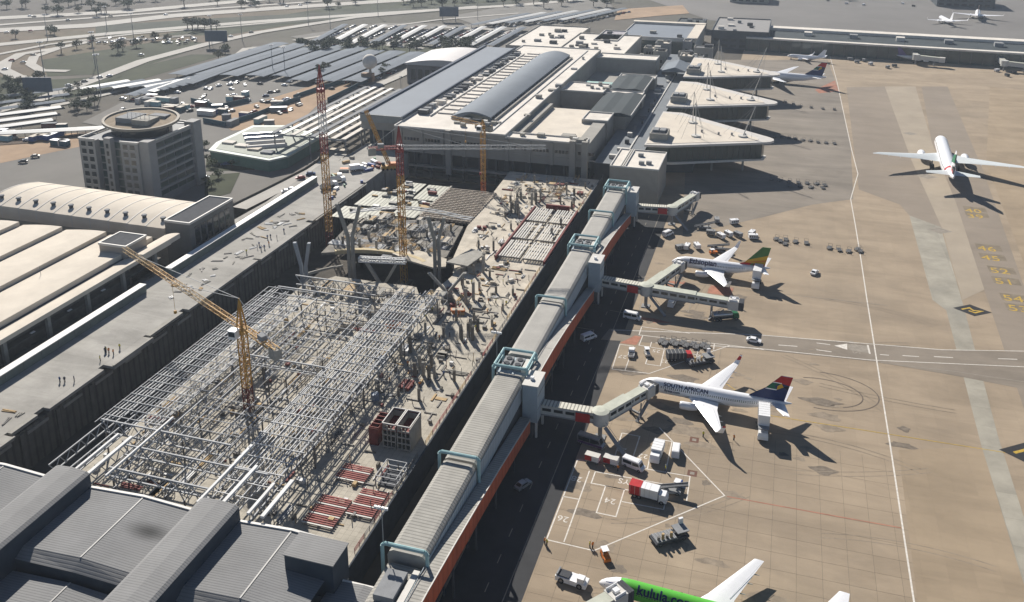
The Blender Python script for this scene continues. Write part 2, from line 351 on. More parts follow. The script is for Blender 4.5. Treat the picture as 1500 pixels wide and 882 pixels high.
ground_text('22', 943, 666, 2.4, R(178)); ground_text('22', 933, 671, 2.4, R(178)); ground_text('20', 912, 657, 2.4, R(178)); ground_text('27', 913, 521, 2.6, R(178)); ground_text('25', 962, 513, 2.4, R(178)); ground_text('23', 974, 528, 2.4, R(178))
ground_text('STOP', 1258, 510, 3.2, R(95), paint_dim)
# yellow stand numbers with dark backing, and dark diamonds on the taxilane
for s, x, y in [('46', 1448,363), ('45', 1454,377), ('52', 1467,396), ('51', 1474,412), ('54', 1487,437), ('53', 1495,452), ('40', 1428,307), ('39', 1431,315)]:
    p = at(x, y); MB().cb((p.x, p.y, .131), (8.6, 5.6, .006), 0).obj('number_backing', mat('dark_backing', (0.2, 0.165, 0.12), .9, var=.2), apron)
    ground_text(s, x-1, y+5, 6.4, 0, paint_y)
for x, y, wd in [(1424,455,26), (1376,338,18), (1358,259,15), (1333,196,11), (1512,667,44)]:
    p = at(x, y); a0 = at(x-wd, y); a1 = at(x+wd, y); h = (a1-a0).length/2
    MB().face([(p.x-h, p.y, .136), (p.x, p.y-h*.75, .136), (p.x+h, p.y, .136), (p.x, p.y+h*.75, .136)]).obj('taxiway_diamond', paint_k if wd > 20 else paint_dim, apron)
    if wd > 20:
        MB().strip([(p.x-h*.55, p.y-h*.05), (p.x-h*.1, p.y+h*.28), (p.x+h*.05, p.y-h*.02), (p.x+h*.5, p.y+h*.02), (p.x+h*.1, p.y-h*.3), (p.x-h*.2, p.y-h*.12)], h*.12, .139).obj('taxiway_symbol', paint_y, apron)
    else: MB().strip([(p.x-h*.6, p.y), (p.x, p.y-h*.45), (p.x+h*.6, p.y), (p.x, p.y+h*.45)], h*.08, .139, closed=True).obj('taxiway_symbol', asphalt_old, apron)
for x, y in [(1017,645), (1014,694), (1008,693)][:2]:
    p = at(x, y); MB().cb((p.x, p.y, .131), (2.2, 2.2, .01)).obj('pit_cover', mat('brown_cover', (0.14, 0.07, 0.05), .8), apron); MB().cb((p.x, p.y, .14), (1.0, 1.0, .01)).obj('pit_cover_centre', paint_dim, apron)
rs = random.Random(11); stain = [mat('oil_stain', (.17, .14, .108), .75, var=.3, scale=.8), mat('faint_stain', (.245, .2, .15), .85, var=.25, scale=.5)]
for i in range(90):                                        # oil and fuel stains, thickest round the stands
    cx, cy = rs.choice([(-22, 212), (-20, 150), (-18, 296), (0, 215), (-28, 180), (-15, 260), (10, 230)]); cx += rs.gauss(0, 13); cy += rs.gauss(0, 14); r0 = rs.uniform(.4, 1.9); el = rs.uniform(1, 3.2)
    if cx < -37: continue
    MB().face([(cx+el*r0*math.cos(t)*(1+.3*math.sin(3*t+i)), cy+r0*math.sin(t)*(1+.25*math.cos(4*t+i)), .1295+.00002*i) for t in [k*math.pi/7 for k in range(14)]]).obj('oil_stain', stain[i % 3 > 0], apron)
for i in range(14):                                        # faint tyre tracks
    x0, y0 = rs.uniform(-34, 20), rs.uniform(130, 320); a0 = rs.choice([0, 0, 1.5, .6, -.5])+rs.uniform(-.3, .3); cv = rs.uniform(-.02, .02); pts = []
    for k in range(14): pts.append((x0, y0)); x0 += 2.6*math.cos(a0); y0 += 2.6*math.sin(a0); a0 += cv*2.6
    if min(p[0] for p in pts) < -38: continue
    for s_ in (-.8, .8): MB().strip([(p[0]-s_*math.sin(a0), p[1]+s_*math.cos(a0)) for p in pts], .22, .1315).obj('tyre_track', stain[1], apron)
# dark tyre marks turned by pushback tugs
tyre = mat('tyre_mark', (0.13, 0.105, 0.085), .9, var=.25, scale=.5)
for ctr, r0, t0, t1 in [((1205,572), 9.5, -100, 95), ((1203,575), 7.0, -60, 120)]:
    c = at(*ctr); MB().strip([(c.x+r0*1.5*math.cos(R(t)), c.y+r0*math.sin(R(t))) for t in range(t0, t1, 8)], .3, .132).obj('tyre_mark', tyre, apron)
# ---------------------------------------------------------------- aeroplanes (local: nose at x=0, tail towards +x, wheels on z=0)
pl_white = mat('aircraft_white', (0.78, 0.78, 0.79), 0.28, var=0.03, scale=0.8, spec=0.5)
pl_grey = mat('aircraft_grey', (0.42, 0.44, 0.46), 0.35, var=0.06, scale=0.8)
pl_green = mat('aircraft_lime_green', (0.10, 0.42, 0.05), 0.35, var=0.06, scale=0.5)
letter = mat('navy_lettering', (0.012, 0.02, 0.075), 0.4, var=0.05)
letter_p = mat('purple_lettering', (0.05, 0.025, 0.06), 0.4, var=0.05)
sa_green = mat('flag_green', (0.0, 0.11, 0.055), .4, var=.05); gold = mat('flag_gold', (0.62, 0.36, 0.015), .4, var=.05); flag_red = mat('flag_red', (0.43, 0.02, 0.02), .4, var=.05)
PRES = dict(
 b738=dict(st=[(0,2.95,.05,.05),(.35,2.98,.55,.5),(1.2,3.05,1.1,1.05),(2.6,3.25,1.55,1.6),(4.6,3.38,1.84,1.95),(6.5,3.4,1.88,2.0),(25,3.4,1.88,2.0),(28.5,3.62,1.72,1.78),(32,4.05,1.3,1.3),(35.5,4.55,.8,.8),(38,4.95,.38,.42),(39.2,5.1,.12,.15)],
   wing=[(1.0,13.0,21.3,2.3,1.0),(5.8,16.2,21.5,2.75,.6),(17.1,22.6,24.2,3.95,.2)], wl=(.75,2.5), fin=[(4.9,27.5,37.2,.3),(5.6,30.2,37.3,.42),(12.4,36.1,38.9,.22)], stab=[(.5,33.8,37.6,4.75,.4),(7.15,37.6,39.1,5.7,.15)],
   eng=[(4.83,11.9,16.4,1.75,1.05)], gear=[(4.0,0),(20.2,2.85)], cock=(1.35,2.5), wz=.3, dx=.53, w0=6.2, w1=31),
 b77w=dict(st=[(0,4.6,.05,.05),(.6,4.65,.9,.85),(2,4.8,1.8,1.8),(4.5,5.1,2.6,2.7),(8,5.3,3.05,3.1),(50,5.3,3.1,3.1),(57,5.7,2.75,2.7),(64,6.5,1.9,1.9),(70,7.1,.95,1.1),(73.5,7.4,.25,.6)],
   wing=[(2.2,24.5,38.5,3.9,1.8),(10,31.5,40.5,4.9,1.0),(30,44.5,47.6,7.4,.3),(32.4,47.8,48.6,7.7,.1)], wl=None, fin=[(7.4,55.5,70.2,.5),(8.6,59,70.6,.8),(18.5,69,73.2,.35)], stab=[(1,61.5,68.8,7,.7),(10.76,68.6,71.4,8.0,.2)],
   eng=[(9.6,21.5,29.5,2.65,1.85)], gear=[(6,0),(37,5.5)], cock=(2.6,4.4), wz=.4, dx=.8, w0=9, w1=60),
 md82=dict(st=[(0,2.75,.05,.05),(.4,2.8,.5,.45),(1.4,2.9,1.0,.98),(3,3.0,1.42,1.45),(5,3.1,1.64,1.7),(6.5,3.1,1.67,1.78),(31,3.1,1.67,1.78),(35,3.35,1.4,1.45),(39,3.8,.8,.85),(41.5,4.0,.2,.5)],
   wing=[(1.0,16.6,24.4,1.9,.9),(5,20,25,2.2,.55),(16.4,27.4,29.3,3.1,.18)], wl=None, fin=[(4.3,33,41.5,.35),(5.4,36.2,42,.45),(9.2,39.6,44.2,.35)], stab=[(.2,39.8,44.3,9.2,.45),(6.12,43,44.8,9.25,.15)],
   eng=[(2.75,30.5,36.6,3.9,.88)], gear=[(3.5,0),(23.2,2.5)], cock=(1.3,2.5), wz=.35, dx=.5, w0=6, w1=32))
def ring(x, zc, ry, rz, n=44): return [(x, ry*math.sin(2*math.pi*k/n), zc+rz*math.cos(2*math.pi*k/n)) for k in range(n)]
def foil(y, x0, x1, z, t):
    c = x1-x0; u = [(0,0),(.08,.42),(.3,.62),(.65,.4),(1,.04),(.65,-.25),(.3,-.38),(.08,-.28)]
    return [(x0+c*a, y, z+t*b) for a, b in u]
def stat(st, x):
    for a, b in zip(st, st[1:]):
        if a[0] <= x <= b[0]:
            t = (x-a[0])/(b[0]-a[0]); return [a[i]+(b[i]-a[i])*t for i in range(1, 4)]
    return list(st[-1][1:])
def on_side(st, x, phi, side, off):
    zc, ry, rz = stat(st, x); return (x, side*(ry+off)*math.cos(phi), zc+(rz+off)*math.sin(phi))
def on_fin(fin, pts, off, side):
    """polygon (x, z) laid on the fin side"""
    out = []
    for x, z in pts:
        for a, b in zip(fin, fin[1:]):
            if a[0] <= z <= b[0]: th = a[3]+(b[3]-a[3])*(z-a[0])/(b[0]-a[0]); break
        else: th = fin[-1][3]
        out.append((x, side*(th*.5+off), z))
    return out
def finx(fin, z, u):
    for a, b in zip(fin, fin[1:]):
        if a[0] <= z <= b[0]:
            t = (z-a[0])/(b[0]-a[0]); x0 = a[1]+(b[1]-a[1])*t; x1 = a[2]+(b[2]-a[2])*t; return x0+(x1-x0)*u
    return fin[-1][1]+(fin[-1][2]-fin[-1][1])*u
def plane(label, kind, loc, rz, body=pl_white, finm=pl_white, engm=pl_white, text=(), stretch=None, scale=1.0, nose=None, belly=True, wingm=pl_white, wlm=None, simple=False):
    s = PRES[kind]; st = s['st']
    if stretch:                                           # shorter or longer barrel
        x0, dxs = stretch; sh = lambda x: x if x < x0 else x+dxs
        half = dxs/2; shw = lambda x: x+half
        s = dict(s); s['st'] = st = [(sh(a[0]),)+a[1:] for a in st]
        s['wing'] = [(a[0], shw(a[1]), shw(a[2]), a[3], a[4]) for a in s['wing']]; s['fin'] = [(a[0], a[1]+dxs, a[2]+dxs, a[3]) for a in s['fin']]
        s['stab'] = [(a[0], a[1]+dxs, a[2]+dxs, a[3], a[4]) for a in s['stab']]; s['eng'] = [(a[0], shw(a[1]), shw(a[2]), a[3], a[4]) for a in s['eng']]
        s['gear'] = [s['gear'][0], (shw(s['gear'][1][0]), s['gear'][1][1])]; s['w1'] += dxs
    t = T('aeroplane', label, 'aeroplane', loc, rz); t.scale = (scale,)*3
    # fuselage
    xs2 = []
    for i in range(len(st)-1):
        n = max(1, int((st[i+1][0]-st[i][0])/4)); xs2 += [st[i][0]+(st[i+1][0]-st[i][0])*j/n for j in range(n)]
    xs2.append(st[-1][0]); F = MB().rings([ring(x, *stat(st, x)) for x in xs2]).obj('fuselage', body, t, True)
    if nose: MB().rings([ring(x, *[v+(.06 if i else 0) for i, v in enumerate(stat(st, x))]) for x in (0, .4, 1.4, 3.0, nose)], cap=True).obj('nose_cone', pl_white, t, True)
    if belly: MB().rings([[(x, y*.98, z-.3*math.sin(math.pi*(x-s['wing'][0][1]+1)/(s['wing'][0][2]-s['wing'][0][1]+3))) for x, y, z in ring(xx, *stat(st, xx))] for xx in [s['wing'][0][1]-1+j*(s['wing'][0][2]-s['wing'][0][1]+3)/6 for j in range(7)]]).obj('belly_fairing', pl_grey, t, True)
    # cockpit glazing: separate panes
    for side in (-1, 1):
        for p0, p1 in ((.25, .62), (.75, 1.12)):
            c0, c1 = s['cock']; dd = (c1-c0)*.25
            q = [on_side(st, c0+dd*(p0 > .5)*-.5, p0+.45 if p0 < .5 else p0+.35, side, .02), on_side(st, c1-dd, p0+.1, side, .02), on_side(st, c1, p1+.05, side, .02), on_side(st, c0+dd*.6, p1+.12, side, .02)]
            MB().face(q if side < 0 else q[::-1]).obj('cockpit_window', glass, t)
    win = MB()
    x = s['w0']
    while x < s['w1'] and not simple:
        for side in (-1, 1):
            h = .5 if kind != 'b77w' else .6; wd = s['dx']*.55
            zc, ry, rzz = stat(st, x); ph = s['wz']; dp = h/rzz/2
            win.face([on_side(st, x, ph-dp, side, .012), on_side(st, x+wd, ph-dp, side, .012), on_side(st, x+wd, ph+dp, side, .012), on_side(st, x, ph+dp, side, .012)])
        x += s['dx']
    if win.f: stuff(win.obj('cabin_windows', glass, t))
    if not simple:
        for side in (-1, 1):
            for dx0, wd, hh in ((s['w0']-1.6, .95, 1.9), (s['w1']+.4, .8, 1.7)):
                zc, ry, rzz = stat(st, dx0); p0 = -.25; p1 = p0+hh/rzz
                q = MB(); ps = [on_side(st, dx0+a*wd, p0+(p1-p0)*b, side, .01) for a, b in ((0,0),(1,0),(1,1),(0,1))]
                for i in range(4): q.bar(ps[i], ps[(i+1) % 4], .07)
                q.obj('cabin_door', pl_grey, t)
    # wings
    for side in (-1, 1):
        W = MB().rings([[(p[0], side*p[1], p[2]) for p in foil(*w_)] for w_ in s['wing']]).obj('wing', wingm, t, True)
        a = s['wing'][-1]
        if s['wl']:
            o_, h_ = s['wl']; MB().rings([[(p[0], side*p[1], p[2]) for p in foil(a[0], a[1], a[2], a[3], .2)], [(p[0], side*p[1], p[2]) for p in foil(a[0]+o_*.6, a[1]+.5, a[2]+.25, a[3]+.5, .16)], [(p[0], side*p[1], p[2]) for p in foil(a[0]+o_, a[1]+1.75, a[2]+.8, a[3]+h_, .08)]]).obj('winglet', wlm or wingm, W, True)
        if not simple:
            r_, k_, e_ = s['wing'][0], s['wing'][1], s['wing'][-1]
            for u in (.2, .45, .68):
                yy = k_[0]+(e_[0]-k_[0])*u; xt = k_[2]+(e_[2]-k_[2])*u; zz = k_[3]+(e_[3]-k_[3])*u; ln = 2.6 if kind != 'b77w' else 4.5
                MB().cone((xt-ln*.6, side*yy, zz-.3), (xt+ln*.35, side*yy, zz-.2), .22, .05, 8).obj('flap_fairing', pl_grey, W)
            q = MB(); q.bar((k_[2]-.9, side*k_[0], k_[3]+.2), (e_[2]-.5, side*e_[0]*.93, e_[3]+.13), .07, .03); q.obj('flap_gap', pl_grey, W)
        S = s['stab']; MB().rings([[(p[0], side*p[1], p[2]) for p in foil(*w_)] for w_ in S]).obj('tailplane', wingm, t, True)
        for (ey, ex0, ex1, ez, er) in s['eng']:
            L = ex1-ex0; E_ = MB().rings([[(ex0+L*u, side*ey+er*k_*math.sin(2*math.pi*j/20), ez+er*k_*math.cos(2*math.pi*j/20)) for j in range(20)] for u, k_ in ((0,.82),(.03,.93),(.15,1),(.5,1.0),(.8,.85),(1,.62))], cap=False).obj('engine', engm, t, True)
            MB().cone((ex0+L*.06, side*ey, ez), (ex0+L*.12, side*ey, ez), er*.86, er*.86, 20).obj('fan', dgrey, E_)
            MB().cone((ex1-L*.12, side*ey, ez), (ex1+L*.14, side*ey, ez), er*.5, er*.12, 14).obj('exhaust_cone', dgrey, E_)
            q = MB()
            if kind == 'md82': q.box(ex0+1.4, ex1-1.2, min(side*1.4, side*(ey-er*.8)), max(side*1.4, side*(ey-er*.8)), ez-.2, ez+.2)
            else: q.prof([(ex0+.8, ez+er*.85), (ex1+.5, ez+er*.5), (ex1+1.6, ez+er*1.1+.2), (ex0+1.8, ez+er*.98)], side*ey-.18, side*ey+.18)
            q.obj('pylon', engm, E_)
    # fin
    fn = s['fin']; FN = MB().rings([[(f[1]+(f[2]-f[1])*u, f[3]*v, f[0]) for u, v in ((0,0),(.12,.3),(.4,.5),(1,.03),(1,-.03),(.4,-.5),(.12,-.3))] for f in fn]).obj('fin', finm, t, True)
    # gear
    for gx, gy in s['gear']:
        for side in ((0,) if gy == 0 else (-1, 1)):
            big = 1.7 if kind == 'b77w' else 1.0
            G_ = MB().bar((gx, side*gy, .4), (gx, side*gy, 2.6 if kind != 'b77w' else 4), .22*big).obj('landing_gear', grey, t)
            for d in (-.36, .36):
                for ddx in ((0,) if kind != 'b77w' or gy == 0 else (-1.4, 0, 1.4)): MB().cone((gx+ddx, side*gy+d*big-.14*big, .52*big), (gx+ddx, side*gy+d*big+.14*big, .52*big), .52*big, .52*big, 14).obj('wheel', black, G_)
    for (s_, size, x0, phi, m) in text:
        vs, fs = text_geo(s_, size, .025)
        for side in (-1, 1):
            q = MB(); mx = max(v[0] for v in vs)
            vv = []
            for v in vs:
                xx = x0+v[0] if side < 0 else x0+mx-v[0]; zc, ry, rzz = stat(st, xx); vv.append(on_side(st, xx, phi-(.5 if side > 0 else 0)+v[1]/rzz, side, .045))
            q.add(vv, fs); q.obj('airline_lettering', m, t)
    t['_'] = 0; del t['_']
    return t, s, FN
def flag_fin(FN, s, bands):
    """coloured bands on both sides of the fin: polygons in (u along chord, z)"""
    fn = s['fin']
    for m, pts, off in bands:
        for side in (-1, 1):
            z0 = fn[0][0]; z1 = fn[-1][0]; P = []
            for u, v in pts:
                z = z0+(z1-z0)*v; P.append((finx(fn, z, u), z))
            n = len(P); vs = on_fin(fn, P, off, side); MB().face(vs if side < 0 else vs[::-1]).obj('flag_band', m, FN)
def sa_flag(FN, s):
    flag_fin(FN, s, [(navy, [(.0,.02),(1,.02),(1,.5),(.5,.46),(.0,.46)], .012), (flag_red, [(.0,.72),(.5,.72),(1,.68),(1,1),(.0,1)], .012),
        (sa_green, [(0,.46),(.5,.46),(.25,.6),(.5,.72),(0,.72)], .013), (gold, [(.5,.46),(.72,.59),(.5,.72),(.4,.60)], .015), (black, [(.72,.59),(1,.5),(1,.68)], .014),
        (pl_white, [(0,.44),(.5,.44),(.5,.475),(0,.475)], .017), (pl_white, [(0,.71),(.5,.71),(.5,.74),(0,.74)], .017)])
saa, s, FN = plane('white and navy jet airliner with the red, green and navy flag fin lettered SOUTH AFRICAN', 'b738', (-29.8, 214.9, .12), R(-3.0), finm=navy, text=[('SOUTH AFRICAN', 1.5, 6.9, .5, letter), ('flysaa.com', 1.0, 7.2, -.22, letter)], wlm=pl_white)
for side in (-1, 1): MB().rings([[(p[0], side*p[1], p[2]) for p in foil(17.55, 23.5, 24.55, 5.0, .2)], [(p[0], side*p[1], p[2]) for p in foil(17.9, 24.35, 25.0, 6.5, .12)]]).obj('red_wing_tip', flag_red, saa, True)
sa_flag(FN, s)
eth, s, FN = plane('white jet airliner with green, yellow and red striped fin lettered Ethiopian', 'b738', (-31.6, 297.2, .12), R(-1.5), text=[('Ethiopian', 2.5, 6.3, .3, letter_p)], stretch=(10, -5.8), finm=mat('fin_green', (0.06, 0.17, 0.045), .4))
flag_fin(FN, s, [(gold, [(.0,.17),(1,.17),(1,.62),(.0,.30)], .012), (flag_red, [(.0,.02),(1,.02),(1,.3),(.0,.16)], .014), (mat('flag_orange', (0.6, 0.2, 0.01), .4), [(.0,.17),(1,.31),(1,.40),(0,.2)], .016)])
kul, s, FN = plane('lime green jet airliner with white nose lettered kulula.com', 'md82', (-25.6, 142.0, .12), R(-3.5), body=pl_green, nose=4.2, engm=navy, finm=pl_green, text=[('kulula.com', 2.5, 7.6, .38, letter)])
for side in (-1, 1): MB().face([on_side(s['st'], x, p, side, .1) for x, p in ((1.2,.45),(2.8,.2),(3.0,1.0),(1.5,1.1))]).obj('cockpit_mask', bluep, kul)
em, s, FN = plane('large white twin-engine airliner taxiing away with green and red flag fin', 'b77w', (79.5, 484.5, .12), R(-93.5), finm=pl_white, wingm=mat('wing_pale_grey', (0.58, 0.61, 0.61), .35, var=.04))
flag_fin(FN, s, [(mat('uae_green', (0.0, 0.16, 0.06), .4), [(.0,.35),(1,.55),(1,.95),(.0,.75)], .012), (flag_red, [(.0,.02),(1,.02),(1,.22),(.0,.12)], .012), (black, [(.62,.25),(1,.2),(1,.4),(.62,.36)], .012)])
MB().rings([ring(x, *[v+(.02 if i else 0) for i, v in enumerate(stat(s['st'], x))]) for x in (59, 61.2)], cap=False).obj('tail_band', flag_red, em, True)
sa3, s, FN = plane('white wide-body airliner with flag fin parked beyond the third triangular pier', 'b77w', (-33, 622, .12), R(-8), finm=navy, simple=True, scale=.84); sa_flag(FN, s)
plane('small white airliner nosed in at the long dark pier', 'b738', (3, 703, .12), R(-9), simple=True, scale=.72)
plane('white airliner parked behind the long dark pier, tail towards it', 'b738', (*at(1376, 30, 0).xy, .12), R(-82), simple=True, scale=1.0)
p4, s, FN = plane('white airliner with pale red fin on the far apron', 'b738', (180, 985, .12), R(-100), simple=True, scale=1.25); flag_fin(FN, s, [(mat('pale_red', (.5, .25, .2), .5), [(0,.1),(1,.1),(1,1),(0,1)], .02)])
plane('white wide-body airliner on the far apron beside a dark hangar', 'b77w', (*at(1180, -6, 0).xy, .12), R(-30), simple=True, scale=.75)
p5, s, FN = plane('pale airliner with purple fin docked at the long dark pier', 'b738', (112, 722, .12), R(185), simple=True, scale=.8, finm=mat('purple_fin', (.12, .08, .2), .4))
# ---------------------------------------------------------------- temporary passenger corridor beside the building site
ribroof = mat('ribbed_cream_roof', (0.36, 0.345, 0.31), 0.85, var=0.12, scale=0.25, rib=('Y', 0.85, 0.32), bump=0.3, grime=0.5, gcol=(0.235, 0.225, 0.205))
corrwall = mat('pale_blue_ribbed_wall', (0.36, 0.42, 0.46), 0.5, var=0.08, scale=0.3, rib=('Y', 1.2, 0.22), bump=0.4)
brickred = mat('red_wall', (0.44, 0.10, 0.045), 0.7, var=0.2, scale=0.2, rib=('Y', 2.4, 0.15), grime=0.3, gcol=(0.15, 0.05, 0.03))
plainroof = mat('smooth_grey_cream_roof', (0.37, 0.355, 0.325), 0.85, var=0.1, scale=0.2, grime=0.5, gcol=(0.27, 0.26, 0.24))
COR = T('covered_walkway', 'long cream-roofed passenger corridor on a red wall beside the building site', 'walkway', (-60, 131, 0))
def cpart(mb, name, m, parent=COR, smooth=False):
    o = mb.obj(name, m, parent, smooth); o.location = (60, -131, 0) if parent is COR else (0, 0, 0); return o
def roofprof(x0, x1, zt):
    return [(x0, 9.2), (x1, 9.2), (x1, zt-1.5), (x1-.2, zt-.6), (x1-.8, zt-.1), (x1-1.5, zt), (x0+1.2, zt+.05), (x0+.35, zt-.4), (x0, zt-1.2)]
for y0, y1 in [(108,125.3), (126.1,154.1), (154.9,191), (200.6,231.8), (232.6,271.6), (281.2,304.6), (305.4,332.4)]:
    o = cpart(MB().prof(roofprof(-62.4, -54.7, 14.5 if y0 > 120 else 12.4), y0, y1), 'roof_module', ribroof if y0 < 190 else plainroof)
    q = MB(); q.box(-54.73, -54.63, y0+.2, y1-.2, 9.2, 13.4); cpart(q, 'side_wall', corrwall, o)
    q = MB(); q.box(-62.2, -54.9, y0+.1, y1-.1, .1, 9.2); cpart(q, 'lower_storey', dgrey)
# red-sided ramp tunnels falling away from each bridge tower
for y0, y1 in [(106,186.2), (194.6,261.8), (270.2,331.8)]:
    L = y1-y0; n = int(round(L/13))
    for i in range(n):
        u0, u1 = i/n, (i+1)/n; a0 = y0+L*u0; a1 = y0+L*u1-.1
        P = lambda u, a, w, dz: (-54.5+w, a, 14.2-8.2*u**1.4+dz)
        q = MB(); q.add([P(u0,a0,0,0), P(u0,a0,2.75,0), P(u1,a1,2.75,0), P(u1,a1,0,0), P(u0,a0,0,-.25), P(u0,a0,2.75,-.25), P(u1,a1,2.75,-.25), P(u1,a1,0,-.25)], [(0,1,2,3),(7,6,5,4),(0,4,5,1),(1,5,6,2),(2,6,7,3),(3,7,4,0)])
        o = cpart(q, 'ramp_roof', ribroof if y0 < 190 else plainroof)
        h0, h1 = -5.4+1.4*u0, -5.4+1.4*u1
        q = MB(); q.add([P(u0,a0,2.55,-.25), P(u0,a0,2.55,h0), P(u1,a1,2.55,h1), P(u1,a1,2.55,-.25), P(u0,a0,2.35,-.25), P(u0,a0,2.35,h0), P(u1,a1,2.35,h1), P(u1,a1,2.35,-.25)], [(0,1,2,3),(7,6,5,4),(0,4,5,1),(1,5,6,2),(2,6,7,3),(3,7,4,0)])
        cpart(q, 'red_wall_panel', brickred)
        q = MB(); q.bar(P(u0,a0,2.72,.06), P(u1,a1,2.72,.06), .22, .14); cpart(q, 'eave_flashing', offwhite); q = MB(); q.bar(P(u0,a0,.3,.06), P(u1,a1,.3,.06), .12, .14); cpart(q, 'roof_rail', grey)
        q = MB(); q.add([P(u0,a0,.1,h0), P(u0,a0,2.5,h0), P(u1,a1,2.5,h1), P(u1,a1,.1,h1)], [(3,2,1,0)]); cpart(q, 'ramp_floor', dgrey)
        for w_ in (.3, 2.3): cpart(MB().box(P(u0,a0,w_,0)[0]-.2, P(u0,a0,w_,0)[0]+.2, a0, a0+.4, .1, P(u0,a0,0,h0)[2]), 'ramp_prop', dgrey)
def tube_frame(y, big):
    """pale teal pipe portal over the roof; the big ones carry a plant platform"""
    q = MB(); z = 16.0
    ys2 = (y,) if not big else (y-4.2, y+4.2)
    for yy in ys2:
        pts = [(-63.2, yy, 9.2), (-63.2, yy, z-.5), (-62.7, yy, z), (-54.8, yy, z), (-54.3, yy, z-.5), (-54.3, yy, 9.2)]
        for a_, b_ in zip(pts, pts[1:]): q.cone(a_, b_, .38, .38, 8)
    if big:
        for x in (-62.9, -54.6):
            q.cone((x, y-4.2, z), (x, y+4.2, z), .36, .36, 8); q.cone((x, y-4.2, z-1.4), (x, y+4.2, z-1.4), .2, .2, 6)
    o = cpart(q, 'pipe_frame', teal, smooth=True)
    if big:
        cpart(MB().box(-62.4, -54.7, y-4, y+4, 9.2, 14.0), 'plant_platform', pblue)
        for i, x in enumerate((-60.5, -57.6)):
            c = cpart(MB().box(x-1.2, x+1.0, y-2.6, y+2.2, 14.0, 15.2), 'cooling_unit', grey)
            for k in (-1, 1): cpart(MB().cone((x, y+k*1.2-.2, 15.2), (x, y+k*1.2-.2, 15.4), .75, .75, 14), 'fan_grille', dgrey, c)
        cpart(MB().box(-56.3, -55.2, y-3, y+2.5, 14, 15.0), 'duct', offwhite)
    return o
for y, b_ in [(125.7, 0), (154.5, 0), (195.8, 1), (232.2, 0), (276.4, 1), (305, 0), (336.6, 1)]: tube_frame(y, b_)
for y in (190.4, 266, 336):                                # white towers where the bridges leave
    o = cpart(MB().box(-54.2, -50.4, y-3.4, y+3.4, 4.4, 14.4), 'bridge_tower', pblue)
    for u_ in (-3.2, 2.7): cpart(MB().box(-51.0, -50.5, y+u_, y+u_+.5, .1, 4.4), 'tower_leg', offwhite, o)
    cpart(MB().box(-54.0, -51.6, y-3.6, y+3.6, .1, 4.4), 'tower_base', dgrey, o)
    cpart(MB().box(-54.3, -50.2, y-3.6, y+3.6, 14.4, 14.65), 'tower_coping', offwhite, o)
    for z in (8, 11.6): cpart(MB().box(-50.4, -50.32, y-3.3, y+3.3, z, z+.12), 'panel_joint', grey, o)
    cpart(MB().box(-52.9, -52.1, y-1, y-.2, 14.65, 15.4), 'roof_vent', white, o)
cpart(MB().box(-60.6, -56.8, 116, 122.5, 12.6, 13.8), 'cooling_unit', grey); cpart(MB().box(-56.2, -55.0, 112, 124, 12.6, 13.2), 'roof_kerb', offwhite)
for y, z_ in ((140, 10.6), (158, 8.8)): cpart(MB().box(-53.6, -53.2, y, y+.4, z_, z_+.9), 'flood_lamp', silver)
for x, y in [(-64.6, 129), (-64.6, 199)]:
    t = T('floodlight_mast', 'slim floodlight mast beside the corridor roof near the %s' % ('grey roofed hall' if y < 150 else 'teal plant platform'), 'light mast', (x, y, -4), 0, 'site floodlight masts')
    MB().cone((0,0,0), (0,0,25), .16, .1, 8).obj('pole', grey, t)
    MB().bar((-1.2,0,24.6), (1.2,0,24.6), .15).obj('cross_arm', grey, t)
    for i in (-1.1, -.4, .4, 1.1): MB().cb((i, -.25, 24.9), (.55, .4, .5)).obj('lamp', white, t)

# ---------------------------------------------------------------- passenger boarding bridges
bridge_m = mat('bridge_cladding', (0.50, 0.50, 0.47), 0.5, var=0.1, scale=0.8)
bridge_rib = mat('bridge_ribbed_roof', (0.56, 0.54, 0.46), 0.6, var=0.1, scale=0.5, rib=('X', 0.9, 0.6), bump=0.6)
bridge_green = mat('bridge_pale_green', (0.45, 0.46, 0.385), 0.6, var=0.12, scale=0.4)
def tunnel(t, name, p, q, wd, ht, m, roofm, trim=True):
    """box tunnel from p to q (roof centre line), with roof sheet, side trusses and windows as parts"""
    p = Vector(p); q = Vector(q); d = (q-p); L = d.length; rz = math.atan2(d.y, d.x); sl = math.atan2(d.z, math.hypot(d.x, d.y))
    mid = (p+q)/2
    M4 = Matrix.Translation(mid) @ Matrix.Rotation(rz, 4, 'Z') @ Matrix.Rotation(-sl, 4, 'Y')
    o = MB().box(-L/2, L/2, -wd/2, wd/2, -ht, 0).obj(name, m, t); o.matrix_local = M4
    MB().box(-L/2+.1, L/2-.1, -wd/2-.08, wd/2+.08, 0.0, .14).obj('roof_sheet', roofm, o)
    if trim:
        n = max(2, int(L/2.6))
        for side in (-1, 1):
            for i in range(n):
                x0 = -L/2+L*i/n+.35; MB().box(x0, x0+L/n-.7, side*wd/2-.03, side*wd/2+.03, -ht*.55, -ht*.25).obj('window', glass, o)
            MB().box(-L/2, L/2, side*(wd/2+.07)-.07, side*(wd/2+.07)+.07, -ht, -ht+.3).obj('edge_beam', grey, o)
    return o
